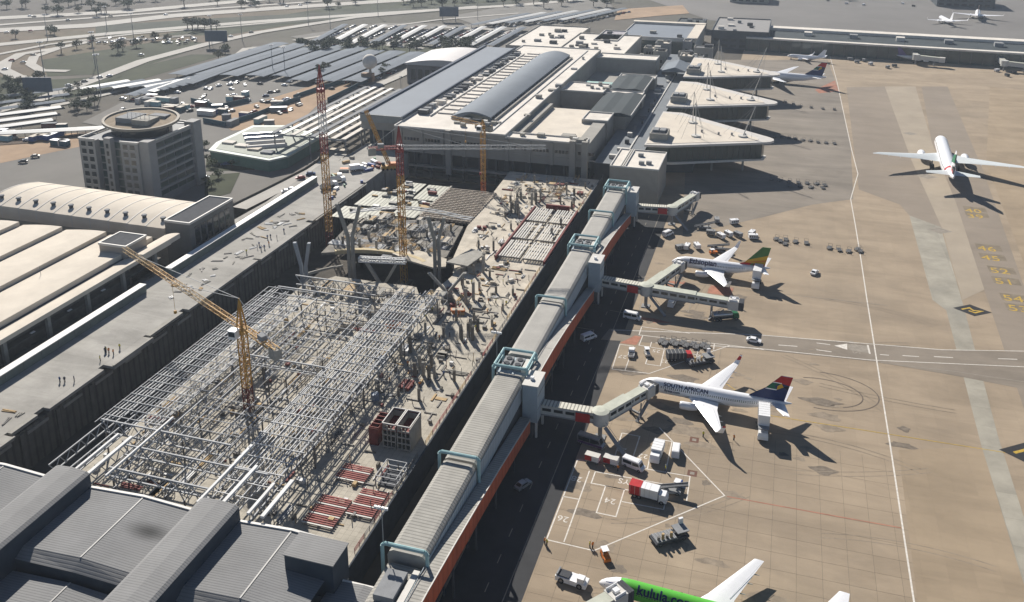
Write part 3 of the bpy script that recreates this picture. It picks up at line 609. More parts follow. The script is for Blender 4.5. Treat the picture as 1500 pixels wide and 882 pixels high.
def bridge(label, start, rot, ends, ht=2.7):
    """fixed tunnel from the tower, rotunda, telescopic arms with drive wheels and a hooded cab"""
    R0 = Vector(rot); t = T('boarding_bridge', label, 'boarding bridge', (R0.x, R0.y, .12)); off = Vector((-R0.x, -R0.y, -.12))
    L_ = lambda v: Vector(v)+off
    if start: 
        tunnel(t, 'fixed_tunnel', L_(start), L_(rot), 2.6, ht, bridge_m, bridge_rib)
        d = (Vector(rot)-Vector(start)); m = L_(Vector(start)+d*.72); nrm = Vector((-d.y, d.x, 0)).normalized()
        rzz = math.atan2(d.y, d.x); MB().cb(m+Vector((0,0,-ht*.55))-nrm*1.6*(1 if nrm.y > 0 else -1), (3.6, .16, ht*.9), rzz).obj('red_sign_panel', redp, t)
    zr = L_(rot).z
    MB().cone((0,0,zr-ht-.4), (0,0,zr+.35), 2.05, 2.05, 20).obj('rotunda', bridge_m, t, True); MB().cone((0,0,zr+.35), (0,0,zr+.6), 2.2, 1.0, 20).obj('rotunda_cap', bridge_green, t)
    MB().cone((0,0,0), (0,0,zr-ht-.4), .55, .55, 12).obj('column', grey, t); MB().cb((0,0,.12), (2.6,2.6,.24)).obj('footing', grey, t)
    for e in ends:
        E0 = L_(e); D = Vector((E0.x, E0.y, E0.z-zr)); dn = D.normalized(); side = Vector((-dn.y, dn.x, 0)).normalized()
        a0 = Vector((0,0,zr))+dn*1.9; a1 = Vector((0,0,zr))+D*.58; a2 = Vector((0,0,zr))+D*.5; a3 = E0-dn*1.6
        tunnel(t, 'outer_tunnel', a0, a1, 2.8, ht+.2, bridge_m, bridge_green); i_ = tunnel(t, 'inner_tunnel', a2+Vector((0,0,-.2)), a3+Vector((0,0,-.2)), 2.35, ht-.2, bridge_m, bridge_green)
        w = Vector((0,0,zr))+D*.76; q = MB(); q.bar((w.x+side.x*1.7, w.y+side.y*1.7, .6), (w.x+side.x*1.7, w.y+side.y*1.7, w.z-ht), .35); q.bar((w.x-side.x*1.7, w.y-side.y*1.7, .6), (w.x-side.x*1.7, w.y-side.y*1.7, w.z-ht), .35)
        q.bar((w.x-side.x*1.9, w.y-side.y*1.9, .8), (w.x+side.x*1.9, w.y+side.y*1.9, .8), .5); Dv = q.obj('drive_column', grey, t)
        for k in (-1, 1): MB().cone(Vector((w.x, w.y, .5))+side*(k*1.5-.2), Vector((w.x, w.y, .5))+side*(k*1.5+.2), .5, .5, 12).obj('wheel', black, Dv)
        rzz = math.atan2(dn.y, dn.x)
        c = MB().cb(E0+Vector((0,0,-ht/2-.1)), (3.2, 3.3, ht+.2), rzz).obj('cab', offwhite, t)
        hd = MB()
        for k in range(5):
            f = E0+dn*(1.8+.28*k); s_ = 1.65+.05*(k % 2)
            hd.cb(f+Vector((0,0,-ht/2)), (.34, s_*2, ht+.1*(k % 2)), rzz)
        hd.obj('bellows', dgrey, t)
        for k in (-1, 1): MB().cb(E0+side*k*1.3+Vector((0,0,.25)), (2.6, .15, .5), rzz).obj('roof_rail', white, c)
        MB().cb(E0+Vector((0,0,.35)), (1.2, 1.0, .5), rzz).obj('roof_unit', white, c)
        # service stairs beside the cab
        b0 = E0-dn*2.6-side*2.4; q = MB(); f = b0-dn*4.5; q.bar((b0.x, b0.y, E0.z-ht), (f.x, f.y, .1), .9, .15); q.bar((b0.x+side.x*.5, b0.y+side.y*.5, E0.z-ht+1), (f.x+side.x*.5, f.y+side.y*.5, 1.1), .08); q.bar((b0.x-side.x*.5, b0.y-side.y*.5, E0.z-ht+1), (f.x-side.x*.5, f.y-side.y*.5, 1.1), .08)
        q.obj('stairs', grey, t)
    # rotunda stairs
    q = MB(); q.bar((1.6,-2.2,zr-ht), (7.0,-5.2,.1), 1.1, .18); q.bar((1.6,-1.6,zr-ht+1), (7.0,-4.6,1.1), .08); q.bar((1.4,-2.8,zr-ht+1), (6.8,-5.8,1.1), .08); q.obj('stairs', grey, t)
    return t
bridge('boarding bridge with ribbed roof and red panel docked to the SOUTH AFRICAN airliner', (-50.4, 191.6, 7.5), (-35.6, 191.8, 7.5), [(-26.8, 208.4, 6.6)])
bridge('twin-armed boarding bridge, one arm docked to the Ethiopian airliner', (-50.4, 267.6, 7.5), (-35.8, 265.9, 7.5), [(-28.2, 288.6, 6.6), (-8.4, 264.6, 7.0)])
bridge('boarding bridge with red panel in the shade of the first triangular pier', (-50.4, 338.2, 7.5), (-37.0, 339.9, 7.5), [(-30.4, 360, 7.0)])
bridge('boarding bridge docked to the lime green airliner', (-54.0, 112, 7.5), (-39, 114, 7.5), [(-21.5, 137.0, 6.2)])
# ---------------------------------------------------------------- building site
dust = mat('dusty_slab', (0.42, 0.385, 0.32), 0.9, var=0.2, scale=0.22, detail=9, joint=(1.35, 1.35, 0.045, 0.06, 0.66), grime=0.4, gcol=(0.19, 0.175, 0.15))
dust2 = mat('dusty_slab_plain', (0.50, 0.45, 0.37), 0.9, joint=(2.7, 2.7, .05, .08, .75), var=0.22, scale=0.18, detail=9, grime=0.45, gcol=(0.26, 0.22, 0.18))
earth = mat('pit_earth', (0.075, 0.066, 0.055), 0.95, var=0.35, scale=0.12, detail=9)
steel = mat('galvanised_steel', (0.33, 0.34, 0.35), 0.6, metal=0.0, var=0.15, scale=0.5)
steel_w = mat('white_steel', (0.60, 0.60, 0.59), 0.6, var=0.1, scale=0.5)
steel_d = mat('dark_steel', (0.15, 0.14, 0.13), 0.6, var=0.2, scale=0.5)
conc = mat('raw_concrete', (0.32, 0.305, 0.27), 0.85, var=0.15, scale=0.5, grime=0.35, gcol=(0.17, 0.155, 0.13))
concd = mat('dark_concrete', (0.16, 0.148, 0.128), 0.9, var=0.2, scale=0.3, grime=0.5, gcol=(0.05, 0.05, 0.045))
timber = mat('timber', (0.42, 0.30, 0.16), 0.8, var=0.25, scale=0.8)
oxide = mat('red_oxide', (0.16, 0.035, 0.03), 0.7, var=0.3, scale=0.8)
redform = mat('red_formwork', (0.25, 0.06, 0.05), 0.65, var=0.25, scale=0.8)
ribdeck = mat('ribbed_grey_green_deck', (0.40, 0.40, 0.33), 0.6, var=0.1, scale=0.3, rib=('X', 1.7, 0.5), bump=0.6, grime=.3, gcol=(.25, .24, .2))
netting = mat('dark_hoarding', (0.035, 0.045, 0.06), 0.8, var=0.25, scale=0.4)
ZS = 6.0
pf = MB(); pf.face([(PX0, PY0, -4), (PX1, PY0, -4), (PX1, PY1, -4), (PX0, PY1, -4)]); struct(pf.obj('pit_floor', earth))
def slab(poly, z0, z1, label, m=dust):
    return tag(MB().prism(poly, z0, z1).obj('concrete_floor_slab', m), label, 'floor slab')
arc = lambda cx, cy, rx, ry, a0, a1, n: [(cx+rx*math.cos(R(a0+(a1-a0)*i/n)), cy+ry*math.sin(R(a0+(a1-a0)*i/n))) for i in range(n+1)]
hole_lo = arc(-122, 240, 20, 10, 180, 0, 10)
slab([(-143, 119), (-71.6, 119), (-71.6, 241)] + [(-104, 241), (-107, 246), (-136, 246), (-139, 241), (-143, 240)], 5.2, ZS, 'large dusty cream floor slab under the steel roof trusses')
slab([(-101, 241.2), (-71.6, 241.2), (-71.6, 368), (-113, 368), (-109, 300), (-104, 272), (-99, 258)], 5.2, ZS, 'dusty cream floor slab strewn with columns beside the corridor', dust2)
slab([(-150, 262), (-142, 266), (-121, 272), (-108, 268), (-106.5, 272), (-110.5, 300), (-128, 302), (-153, 292)], 5.0, ZS-.1, 'half finished floor slab behind the dark well, covered in formwork', mat('grimy_deck', (.20, .185, .16), .9, var=.3, scale=.3, grime=.5, gcol=(.1, .095, .085)))
tag(MB().box(-71.5, -71.2, 119, 372, -4, 7.0).obj('site_hoarding', netting), 'long dark hoarding along the slab edge facing the corridor', 'hoarding')
# pit side walls
rw = T('retaining_wall', 'dark concrete retaining wall with pilasters under the departures road', 'wall', (-166, 60, -4))
MB().box(-1.2, 0, 0, 296, 0, 10.6).obj('wall_face', mat('ribbed_dark_concrete', (.14, .13, .11), .9, var=.25, scale=.25, rib=('Y', 2.1, .35), grime=.5, gcol=(.07, .065, .058)), rw)
for i in range(26): MB().box(0, .5, 4+11.4*i, 5.1+11.4*i, 0, 10.2).obj('pilaster', concd, rw)
for i in range(23): MB().box(0, .25, 6.5+11.4*i, 13+11.4*i, 8.9, 9.7).obj('capping_beam', conc, rw)
# supporting columns under slabs
colp = None
for x in range(-140, -72, 11):
    for y in range(124, 366, 11):
        if (y > 240 and x < -98 and not (y > 272 and y < 300 and x < -110)) or (238 < y < 272 and x < -96): continue
        if colp is None:
            colp = tag(MB().cone((0,0,0), (0,0,9.2), .45, .45, 8).obj('concrete_column', concd), 'round concrete column carrying the floor slab from below', 'column', 'columns under the floor slabs'); colp.location = (x, y, -4)
        else: o = colp.copy(); COL.objects.link(o); o.location = (x, y, -4)

# ---- steel roof: trusses lie along Y, cross trusses along X
def truss(p, q, dep, bay, th, label, group, m=steel, wd=0):
    """Warren truss with top and bottom chords, standing on its own posts; one thing"""
    p = Vector(p); q = Vector(q); d = (q-p); L = d.length; d.normalize(); n = max(2, int(round(L/bay)))
    t = T('roof_truss', label, 'truss', (p.x, p.y, ZS), 0, group); o_ = Vector((-p.x, -p.y, -ZS))
    side = Vector((-d.y, d.x, 0))*wd/2
    c = MB(); b = MB(); wv = MB()
    for s_ in ((side, -side) if wd else (Vector((0,0,0)),)):
        c.bar(p+s_+o_, q+s_+o_, th*1.3); b.bar(p+s_+o_-Vector((0,0,dep)), q+s_+o_-Vector((0,0,dep)), th*1.3)
        for i in range(n):
            u0 = p+d*(L*i/n)+s_+o_; u1 = p+d*(L*(i+1)/n)+s_+o_; um = (u0+u1)/2-Vector((0,0,dep))
            wv.bar(u0, um, th*.8); wv.bar(um, u1, th*.8)
    if wd:
        for i in range(n+1):
            u = p+d*(L*i/n)+o_; wv.bar(u+side, u-side, th*.8); wv.bar(u+side-Vector((0,0,dep)), u-side-Vector((0,0,dep)), th*.8)
    c.obj('top_chord', m, t); b.obj('bottom_chord', m, t); wv.obj('web_members', m, t)['kind'] = 'stuff'
    npost = max(2, int(L/24)+1); ps = MB()
    for i in range(npost):
        u = p+d*(L*(i+.02)/(npost-1+.04))+o_; ps.bar((u.x, u.y, 0), (u.x, u.y, u.z-dep), .3)
    ps.obj('posts', steel_d, t)['kind'] = 'stuff'
    return t
TG = 'steel roof trusses over the cream slab'
def joist(p, q, th, label, group, m=steel):
    p = Vector(p); q = Vector(q); o = MB().bar((0,0,0), q-p, th).obj('steel_purlin', m); o.location = p; return tag(o, label, 'purlin', group)
# left bay: X -143..-110
for i, x in enumerate((-141.5, -136.5, -131, -125.5)): truss((x, 128.5, 14), (x, 217+(x+142)*-.1, 14), 2.3, 3.0, .2, 'long grey lattice roof truss, %s from the retaining wall' % ORD[i], TG)
for i in range(17):
    x = -143+.95*i+random.uniform(-.1, .1); y0 = 144+(.8*i if i < 8 else random.uniform(-14, 10)); y1 = 219-random.uniform(0, 10)
    joist((x, y0, 14.25), (x, y1, 14.25), .16, 'thin lengthwise steel purlin over the left bay, %s from the retaining wall' % ORD[i], 'lengthwise purlins of the left steel bay', random.choice([steel, steel_w, steel]))
for i in range(24):
    y = 147+3.05*i; joist((-143, y, 14.5), (-125-random.uniform(0, 3), y, 14.5), .15, 'thin crosswise steel purlin over the left bay, %s from the grey roofed hall' % ORD[i], 'crosswise purlins of the left steel bay')
# right bay: X -104..-90
for i, x in enumerate((-92.8, -96.6, -100.3, -104)): truss((x, 128, 14), (x, 229, 14), 2.1, 2.4, .2, 'long grey lattice roof truss, %s from the lift core side' % ORD[i], 'steel roof trusses of the right bay', steel, 0)
for i in range(13):
    x = -104.4+1.0*i; joist((x, 130+random.uniform(0, 12), 14.25), (x, 228-random.uniform(0, 8), 14.25), .15, 'thin lengthwise steel purlin over the right bay, %s from its crane side' % ORD[i], 'lengthwise purlins of the right steel bay', random.choice([steel, steel_w]))
for i in range(24):
    y = 131+4.1*i; joist((-104.6, y, 14.45), (-91.5, y, 14.45), .15, 'thin crosswise steel purlin over the right bay, %s from the grey roofed hall' % ORD[i], 'crosswise purlins of the right steel bay', random.choice([steel, steel_w]))
# open middle: portal frames, few purlins
for y, x0, x1, dp in [(145, -142, -108, 3.2), (138.5, -131, -95, 2.6), (131, -128, -104, 2.2), (218, -140, -110, 2.6), (226.5, -139, -112, 3.0), (180, -126, -104, 2.2)]:
    truss((x0, y, 14.6), (x1, y, 14.6), dp, 4.4, .24, 'deep cross truss between the two steel bays, at %d metres depth' % dp if False else {145: 'deepest cross truss linking the retaining wall side to the right bay', 138.5: 'cross truss standing just behind the deepest one, towards the hall', 131: 'cross truss right beside the eave of the grey roofed hall', 218: 'cross truss near the well end of the left bay', 226.5: 'last cross truss, at the lip of the dark well', 180: 'short cross truss behind the crane mast in the open middle'}[y], 'cross trusses between the steel bays', steel)
for i in range(7):
    x = -123+2.4*i; y0 = 129+random.uniform(0, 40); joist((x, y0, 13.6), (x, y0+random.uniform(18, 45), 13.6), .13, 'loose thin purlin in the open middle of the steel roof', 'purlins of the open middle', random.choice([steel, steel_d, steel]))
# lighter trusses in the open middle round the crane mast
for i, (x, y0, y1) in enumerate([(-122, 146, 214), (-118, 175, 216), (-113.5, 129, 160), (-113.5, 176, 217), (-109, 129, 217)]):
    truss((x, y0, 13.6), (x, y1, 13.6), 1.8, 2.8, .15, 'light lattice truss in the open middle, %s from the left bay' % ORD[i], 'light trusses of the open middle')
for i in range(17):
    y = 149+4.0*i
    if 163 < y < 174: continue
    joist((-124, y, 13.9), (-106, y, 13.9), .13, 'thin crosswise purlin over the open middle, %s from the grey roofed hall' % ORD[i], 'crosswise purlins of the open middle', steel)
# bright box gutters at the finished end
for i, (x, y0, y1, wd) in enumerate([(-134, 127, 141, .5), (-130.5, 126.5, 141, .7), (-126.5, 128, 150, .4), (-103.4, 126.5, 146, .5), (-98.5, 126.5, 140, .7), (-92.0, 126.5, 136, .6), (-88.9, 126.5, 138, .8)]):
    tag(MB().box(x-wd/2, x+wd/2, y0, y1, 14.6, 15.1).obj('box_gutter', steel_w), 'bright white box gutter at the finished roof end, %s from the retaining wall' % ORD[i], 'gutter', 'box gutters at the finished roof end')
# hanging platforms and scaffold towers under the roof
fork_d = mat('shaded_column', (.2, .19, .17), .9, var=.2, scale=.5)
def scaffold(name, label, x, y, z, lx, ly, lz, th, bx, group, m=steel_d, boards=True):
    t = T(name, label, 'scaffold', (x, y, z), 0, group); q = MB(); nx = max(1, int(lx/bx)); ny = max(1, int(ly/bx)); nz = max(1, int(lz/2))
    for i in range(nx+1):
        for j in range(ny+1): q.bar((lx*i/nx, ly*j/ny, 0), (lx*i/nx, ly*j/ny, lz), th)
    h = MB()
    for kz in range(1, nz+1):
        zz = lz*kz/nz
        for j in range(ny+1): h.bar((0, ly*j/ny, zz), (lx, ly*j/ny, zz), th)
        for i in range(nx+1): h.bar((lx*i/nx, 0, zz), (lx*i/nx, ly, zz), th)
    for i in range(nx): h.bar((lx*i/nx, 0, 0), (lx*(i+1)/nx, 0, lz), th*.8)
    q.obj('uprights', m, t)['kind'] = 'stuff'; h.obj('ledgers', m, t)['kind'] = 'stuff'
    if boards:
        for i in range(random.randint(1, 2)):
            u = random.uniform(0, max(.1, lx-1.6)); MB().box(u, u+1.5, 0, ly, lz*.98, lz*.98+.1).obj('board', random.choice([timber, conc, dust2]), t)
    return t
rr = random.Random(3)
for i in range(12):
    x = rr.uniform(-142, -90); y = rr.uniform(128, 232)
    if -122 < x < -106 and rr.random() < .35: continue
    scaffold('scaffold_tower', 'tube scaffold tower standing on the slab beneath the steel roof', x, y, ZS, rr.uniform(2.5, 7), rr.uniform(2.5, 9), rr.uniform(2, 6.5), .12, 2.2, 'scaffold towers under the steel roof', rr.choice([steel_d, steel, steel]))
for i in range(70):
    x = rr.uniform(-142, -76); y = rr.uniform(128, 236); L = rr.uniform(2.5, 9); a_ = rr.choice([0, 1.57])
    if -89 < x < -72 and 160 < y < 186: continue
    q = MB()
    for k in range(rr.randint(2, 5)): q.cb((rr.uniform(-.3, .3), k*.32-.6, .12+.12*(k % 2)), (L*rr.uniform(.8, 1), .22, .2), rr.uniform(-.05, .05))
    o = q.obj('material_stack', rr.choice([timber, conc, steel, steel_d, oxide, dust2, steel_w])); o.location = (x, y, ZS); o.rotation_euler = (0, 0, a_)
    tag(o, 'stack of long building material lying on the dusty slab', 'material stack', 'material stacks on the site')
# free columns on the slab, leaning shadows
for x, y, h in [(-86.5, 196, 4), (-84.5, 197, 4), (-82.5, 196, 4.2), (-86.8, 200, 4), (-84, 201.5, 4), (-82, 219, 4.5), (-80, 220, 4.5), (-78.2, 218.5, 4.4), (-80.4, 223, 4.5), (-78.5, 224, 4.2), (-94, 204, 5), (-92.5, 207, 5), (-95, 212, 5), (-88, 240, 5), (-86.5, 243, 6), (-93.5, 252, 6), (-90, 263, 6),
                (-97, 318, 5), (-95.6, 319, 5), (-94, 317, 5), (-96, 323, 5), (-92, 330, 5), (-90.5, 331, 5), (-92, 335, 5), (-90, 336, 5), (-101, 330, 3), (-99, 333, 3), (-98, 335, 3), (-76, 300, 3.4), (-75, 310, 3.4), (-75.5, 330, 3.2), (-78, 345, 3.2), (-83, 352, 3)]:
    t = T('column_starter', 'short square concrete column standing free on the open slab', 'column', (x, y, ZS), rr.uniform(-.1, .1), 'free-standing columns on the open slab')
    MB().cb((0,0,h/2), (.75, .75, h)).obj('shaft', concd if rr.random() < .5 else conc, t)
    q = MB(); [q.bar((u, v, h), (u, v, h+1.1), .06) for u in (-.25, .25) for v in (-.25, .25)]; q.obj('starter_bars', steel_d, t)['kind'] = 'stuff'
# ordered column grid with starter bars on the open slab and before the well
for i in range(5):
    for j in range(17):
        x = -98+5.6*i; y = 186+10.6*j
        if (x > -90.5 and 270 < y < 328) or (x < -94 and 238 < y < 275) or rr.random() < .3: continue
        h = rr.choice([1.4, 2.2, 3.2, 3.6]); t = T('column_starter', 'slim square column in the ordered grid on the open slab', 'column', (x, y, ZS), 0, 'column grid of the open slab')
        MB().cb((0,0,h/2), (.6, .6, h)).obj('shaft', rr.choice([concd, conc, fork_d]), t); q = MB(); [q.bar((u, v, h), (u, v, h+1.3), .07) for u in (-.2, .2) for v in (-.2, .2)]; q.obj('starter_bars', steel_d, t)['kind'] = 'stuff'
for i in range(26):                                        # flat panels laid out in rows
    x = -99+rr.randint(0, 6)*3.6; y = rr.choice([188, 207, 214, 229, 236, 246, 336, 346, 356])+rr.uniform(-1, 1)
    o = MB().box(0, rr.choice([2.4, 3.0]), 0, rr.choice([1.2, 2.4, 4.0]), 0, rr.choice([.2, .5, .9])).obj('formwork_panel_stack', rr.choice([timber, conc, oxide, steel_w, steel_d, dust2])); o.location = (x, y, ZS); tag(o, 'neat stack of formwork panels squared to the slab edge', 'panel stack', 'formwork panel stacks on the slab')
for x0, lx, ly in [(-140, 9, 6), (-129, 7, 7), (-120, 8, 5), (-111, 6, 7)]:
    scaffold('scaffold_tower', 'braced scaffold block with boards on the slab at the lip of the dark well', x0, 232.5, ZS, lx, ly, rr.uniform(2, 4), .13, 1.8, 'scaffold blocks at the well', steel_d)
# lift core and its red formwork
t = T('lift_core', 'two-celled concrete lift core with dark red formwork on top', 'lift core', (-77.0, 168.3, ZS)); t.scale = (.77, .68, .98)
for i, x in enumerate((-3.7, 1.0)):
    MB().box(x-2.2, x-1.9, -4.8, 4.8, 0, 6.2).obj('core_wall', conc, t); MB().box(x+1.9, x+2.2, -4.8, 4.8, 0, 6.2).obj('core_wall', conc, t); MB().box(x-1.9, x+1.9, 4.5, 4.8, 0, 6.2).obj('core_wall', conc, t)
    for k in range(4): MB().box(x-1.9, x+1.9, -4.8, -4.5, .2+1.6*k, .6+1.6*k).obj('spandrel', conc, t)
    for k in range(2): MB().box(x-.75+k*1.2, x-.45+k*1.2, -4.83, -4.48, 0, 6.1).obj('mullion', conc, t)
    MB().box(x-1.85, x+1.85, -4.4, 4.4, 4.6, 4.8).obj('shaft_deck', oxide, t)
    q = MB(); [q.bar(a_, b_, .28) for a_, b_ in (((x-2.1,-4.8,6.7),(x+2.1,-4.8,6.7)),((x+2.1,-4.8,6.7),(x+2.1,4.8,6.7)),((x+2.1,4.8,6.7),(x-2.1,4.8,6.7)),((x-2.1,4.8,6.7),(x-2.1,-4.8,6.7)))]; q.obj('edge_rail', offwhite, t)
    MB().box(x-2.3, x-2.1, -5.0, 5.0, 4.8, 6.6).obj('formwork_panel', oxide, t); MB().box(x-2.1, x+2.2, 4.85, 5.0, 4.8, 6.6).obj('formwork_panel', oxide, t)
t = T('formwork_box', 'dark red steel formwork box standing beside the lift core', 'formwork', (-84.0, 168.5, ZS)); t.scale = (.6, .75, .9)
for a_ in ((-1.9,-1.7,-4.4,4.4), (1.7,1.9,-4.4,4.4), (-1.7,1.7,4.2,4.4), (-1.7,1.7,-4.4,-4.2)): MB().box(*a_, 0, 5.0).obj('panel', oxide, t)
for k in range(5): MB().box(-1.9, 1.9, -4+2*k, -3.8+2*k, 5.0, 5.2).obj('tie_bar', redform, t)
t = T('formwork_box', 'small open steel formwork frame beside the slab edge hoarding', 'formwork', (-74.8, 155, ZS))
q = MB()
for z in (1.2, 2.6): [q.bar((a_, b_, z), (c_, d_, z), .16) for a_, b_, c_, d_ in ((-2.4,-3,2.4,-3),(2.4,-3,2.4,3),(2.4,3,-2.4,3),(-2.4,3,-2.4,-3),(-2.4,0,2.4,0))]
[q.bar((u, v, 0), (u, v, 2.6), .16) for u in (-2.4, 2.4) for v in (-3, 0, 3)]; q.obj('frame', steel, t); MB().box(-2.2, 2.2, -2.8, 2.8, .1, .3).obj('base', dgrey, t)
# red slatted decks near the hall
for n_, (x0, x1, y0, y1, tone) in enumerate([(-86.6, -79.6, 136.4, 145.8, 'with bright red middle'), (-79.2, -73.2, 141.4, 150.6, 'in front of the small steel frame'), (-86.8, -79.8, 151.2, 157, 'in the shadow of the lift core')]):
    t = T('slatted_deck', 'red and white slatted formwork deck '+tone, 'formwork', (x0, y0, ZS), 0, None); lx = x1-x0; ly = y1-y0; n = int(ly/.62); pr = None
    for j in range(n):
        o = MB().box(0, lx, 0, .3, .5, .68).obj('slat', redform if (j*7) % 5 else offwhite, t); o.location = (0, .62*j, 0)
    for u in (.3, lx/2, lx-.5): MB().box(u, u+.2, 0, ly, .12, .5).obj('bearer', offwhite, t)
# big slatted deck further back: steel edge frame, white slats
for n_, (x0, x1, y0, y1, tone) in enumerate([(-88.8, -80.8, 275, 290, 'nearest the plant platform, left half'), (-80, -72.3, 275, 290, 'nearest the plant platform, right half'), (-88.8, -80.8, 292, 308, 'in the middle of the slatted field, left half'), (-80, -72.3, 292, 308, 'in the middle of the slatted field, right half'), (-88.8, -80.8, 310, 324, 'at the far end of the slatted field, left half'), (-80, -72.3, 310, 324, 'at the far end of the slatted field, right half')]):
    t = T('slatted_deck', 'pale slatted formwork deck '+tone, 'formwork', (x0, y0, ZS)); lx = x1-x0; ly = y1-y0; n = int(lx/.95); pr = None
    for j in range(n):
        if rr.random() < .08: continue
        if pr is None: pr = o = MB().box(0, .48, 0.2, ly-.2, 1.2, 1.4).obj('slat', offwhite, t)
        else: o = pr.copy(); COL.objects.link(o)
        o.location = (.3+.95*j, 0, rr.uniform(-.05, .05)); o.rotation_euler = (0, 0, rr.uniform(-.015, .015))
    for v in (.3, ly/2, ly-.6): MB().box(0, lx, v, v+.3, .75, 1.18).obj('bearer', steel_d, t)
    for u in (.2, lx-.5):
        for v in (.4, ly-.7): MB().box(u, u+.25, v, v+.25, 0, .75).obj('prop', steel_d, t)
for x, y0, y1, z, lab in [(-89.3, 274, 325, 1.6, 'rusty steel waler beam along the left edge of the slatted field'), (-72.0, 274, 325, 1.6, 'rusty steel waler beam along the corridor side of the slatted field')]:
    tag(MB().box(x-.3, x+.3, y0, y1, ZS, ZS+z).obj('steel_beam', oxide), lab, 'beam')
tag(MB().box(-85, -75.5, 325.6, 326.6, ZS, ZS+2.4).obj('steel_beam', oxide), 'rusty steel beam across the far end of the slatted field', 'beam')
# red edge protection along the right side of the slab
for i in range(48):
    y = 132+4.6*i
    if 160 < y < 168: continue
    t = T('edge_barrier', 'low %s mesh barrier on the slab edge above the hoarding' % ('red' if i in (9, 10, 11, 12, 17, 18) else 'steel'), 'barrier', (-72.4, y, ZS), 0, 'edge barriers on the slab'); m = redform if i in (9, 10, 11, 12, 17, 18) else rr.choice([steel_d, timber, oxide])
    q = MB(); [q.bar((0, v, 0), (0, v, 1.2), .09) for v in (0, 2.1, 4.2)]; q.obj('posts', m, t)['kind'] = 'stuff'; q = MB(); [q.bar((0, 0, z), (0, 4.3, z), .1) for z in (.4, .8, 1.2)]; q.obj('rails', m, t)['kind'] = 'stuff'
# far half of the slab: rebar mats, props, clutter
for i in range(24):
    x = rr.uniform(-106, -76); y = rr.uniform(326, 364)
    q = MB(); L = rr.uniform(2, 6)
    for k in range(int(L/.7)): q.bar((k*.7, 0, 0), (k*.7, 0, rr.uniform(.8, 2.2)), .09); q.bar((k*.7, 1.5, 0), (k*.7, 1.5, rr.uniform(.8, 2.2)), .09)
    q.bar((0, 0, .7), (L, 0, .7), .09); q.bar((0, 1.5, .7), (L, 1.5, .7), .09)
    o = q.obj('rebar_cage', rr.choice([steel_d, steel, timber])); o.location = (x, y, ZS); o.rotation_euler = (0, 0, rr.choice([0, 1.57])); tag(o, 'upright reinforcing bar cage on the far end of the open slab', 'rebar cage', 'rebar cages on the far slab')
for i in range(110):
    x = rr.uniform(-108, -74); y = rr.uniform(236, 364)
    if -90 < x < -71 and 272 < y < 327: continue
    if x < -100+max(0, (262-y))*.2 and y < 275: continue
    q = MB(); L = rr.uniform(1.2, 5.5)
    for k in range(rr.randint(1, 4)): q.cb((rr.uniform(-.4, .4), k*.4-.5, .15+.16*(k % 2)), (L, .32, .3), rr.uniform(-.1, .1))
    if rr.random() < .3: q.cb((0, 0, .5), (1.6, 1.1, 1.0), rr.uniform(0, 1))
    o = q.obj('material_stack', rr.choice([timber, conc, steel, steel_d, oxide, dust2, steel_w, offwhite])); o.location = (x, y, ZS); o.rotation_euler = (0, 0, rr.choice([0, 1.57]))
    tag(o, 'small heap of boards and beams on the open slab beyond the well', 'material stack', 'material heaps on the far slab')
# dense rebar mat over the gap at the back
t = T('rebar_mat', 'dense brown reinforcing mat on props beside the ribbed decks', 'rebar mat', (-130, 304, -4)); q = MB()
for i in range(13): q.bar((i*1.7, 0, 10.2), (i*1.7, 34, 10.2), .34)
for j in range(19): q.bar((0, j*1.85, 10.5), (20.6, j*1.85, 10.5), .34)
q.obj('mesh', mat('rusty_bar', (.44, .38, .31), .8, var=.3, scale=.5), t); q = MB()
for i in range(6):
    for j in range(8): q.bar((i*4, j*4.7, 0), (i*4, j*4.7, 9.8), .16)
q.obj('props', steel_d, t)['kind'] = 'stuff'; MB().box(0, 20.4, 0, 33.6, 9.2, 9.6).obj('deck', mat('weathered_ply', (.10, .085, .07), .85, var=.25, scale=.2), t)
for i, (x0, x1, y0, y1, z, lab) in enumerate([(-160, -143.5, 308, 325, 6.6, 'small ribbed steel deck by the retaining wall'), (-152, -142, 326, 341, 6.0, 'ribbed steel deck in the far corner of the site'), (-141, -131.5, 323, 341, 5.8, 'pale ribbed steel deck behind the tower crane mast'), (-142, -131.5, 303, 321, 5.8, 'ribbed steel deck in front of the rebar mat'), (-162, -144, 292, 304, 7.2, 'long ribbed steel deck above the curved beam')]):
    t = T('ribbed_deck', lab, 'deck', (x0, y0, -4)); zz = z+4
    nn = 3
    for k in range(nn): MB().box((x1-x0)*k/nn, (x1-x0)*(k+1)/nn-.12, 0, y1-y0, zz-.35, zz+.03*(k % 2)).obj('deck_sheet', ribdeck, t)
    for u in (.5, (x1-x0)/2, x1-x0-.8):
        for v in (.5, (y1-y0)/2, y1-y0-.8): MB().box(u, u+.35, v, v+.35, 0, zz-.35).obj('prop', steel_d, t)
for i in range(6):
    y = 306+6*i; tag(MB().box(-131.2, -130.4, y, y+5.4, -4, 6.2).obj('edge_wall', conc), 'raw concrete upstand between the ribbed decks and the rebar mat', 'wall', 'upstands beside the rebar mat')
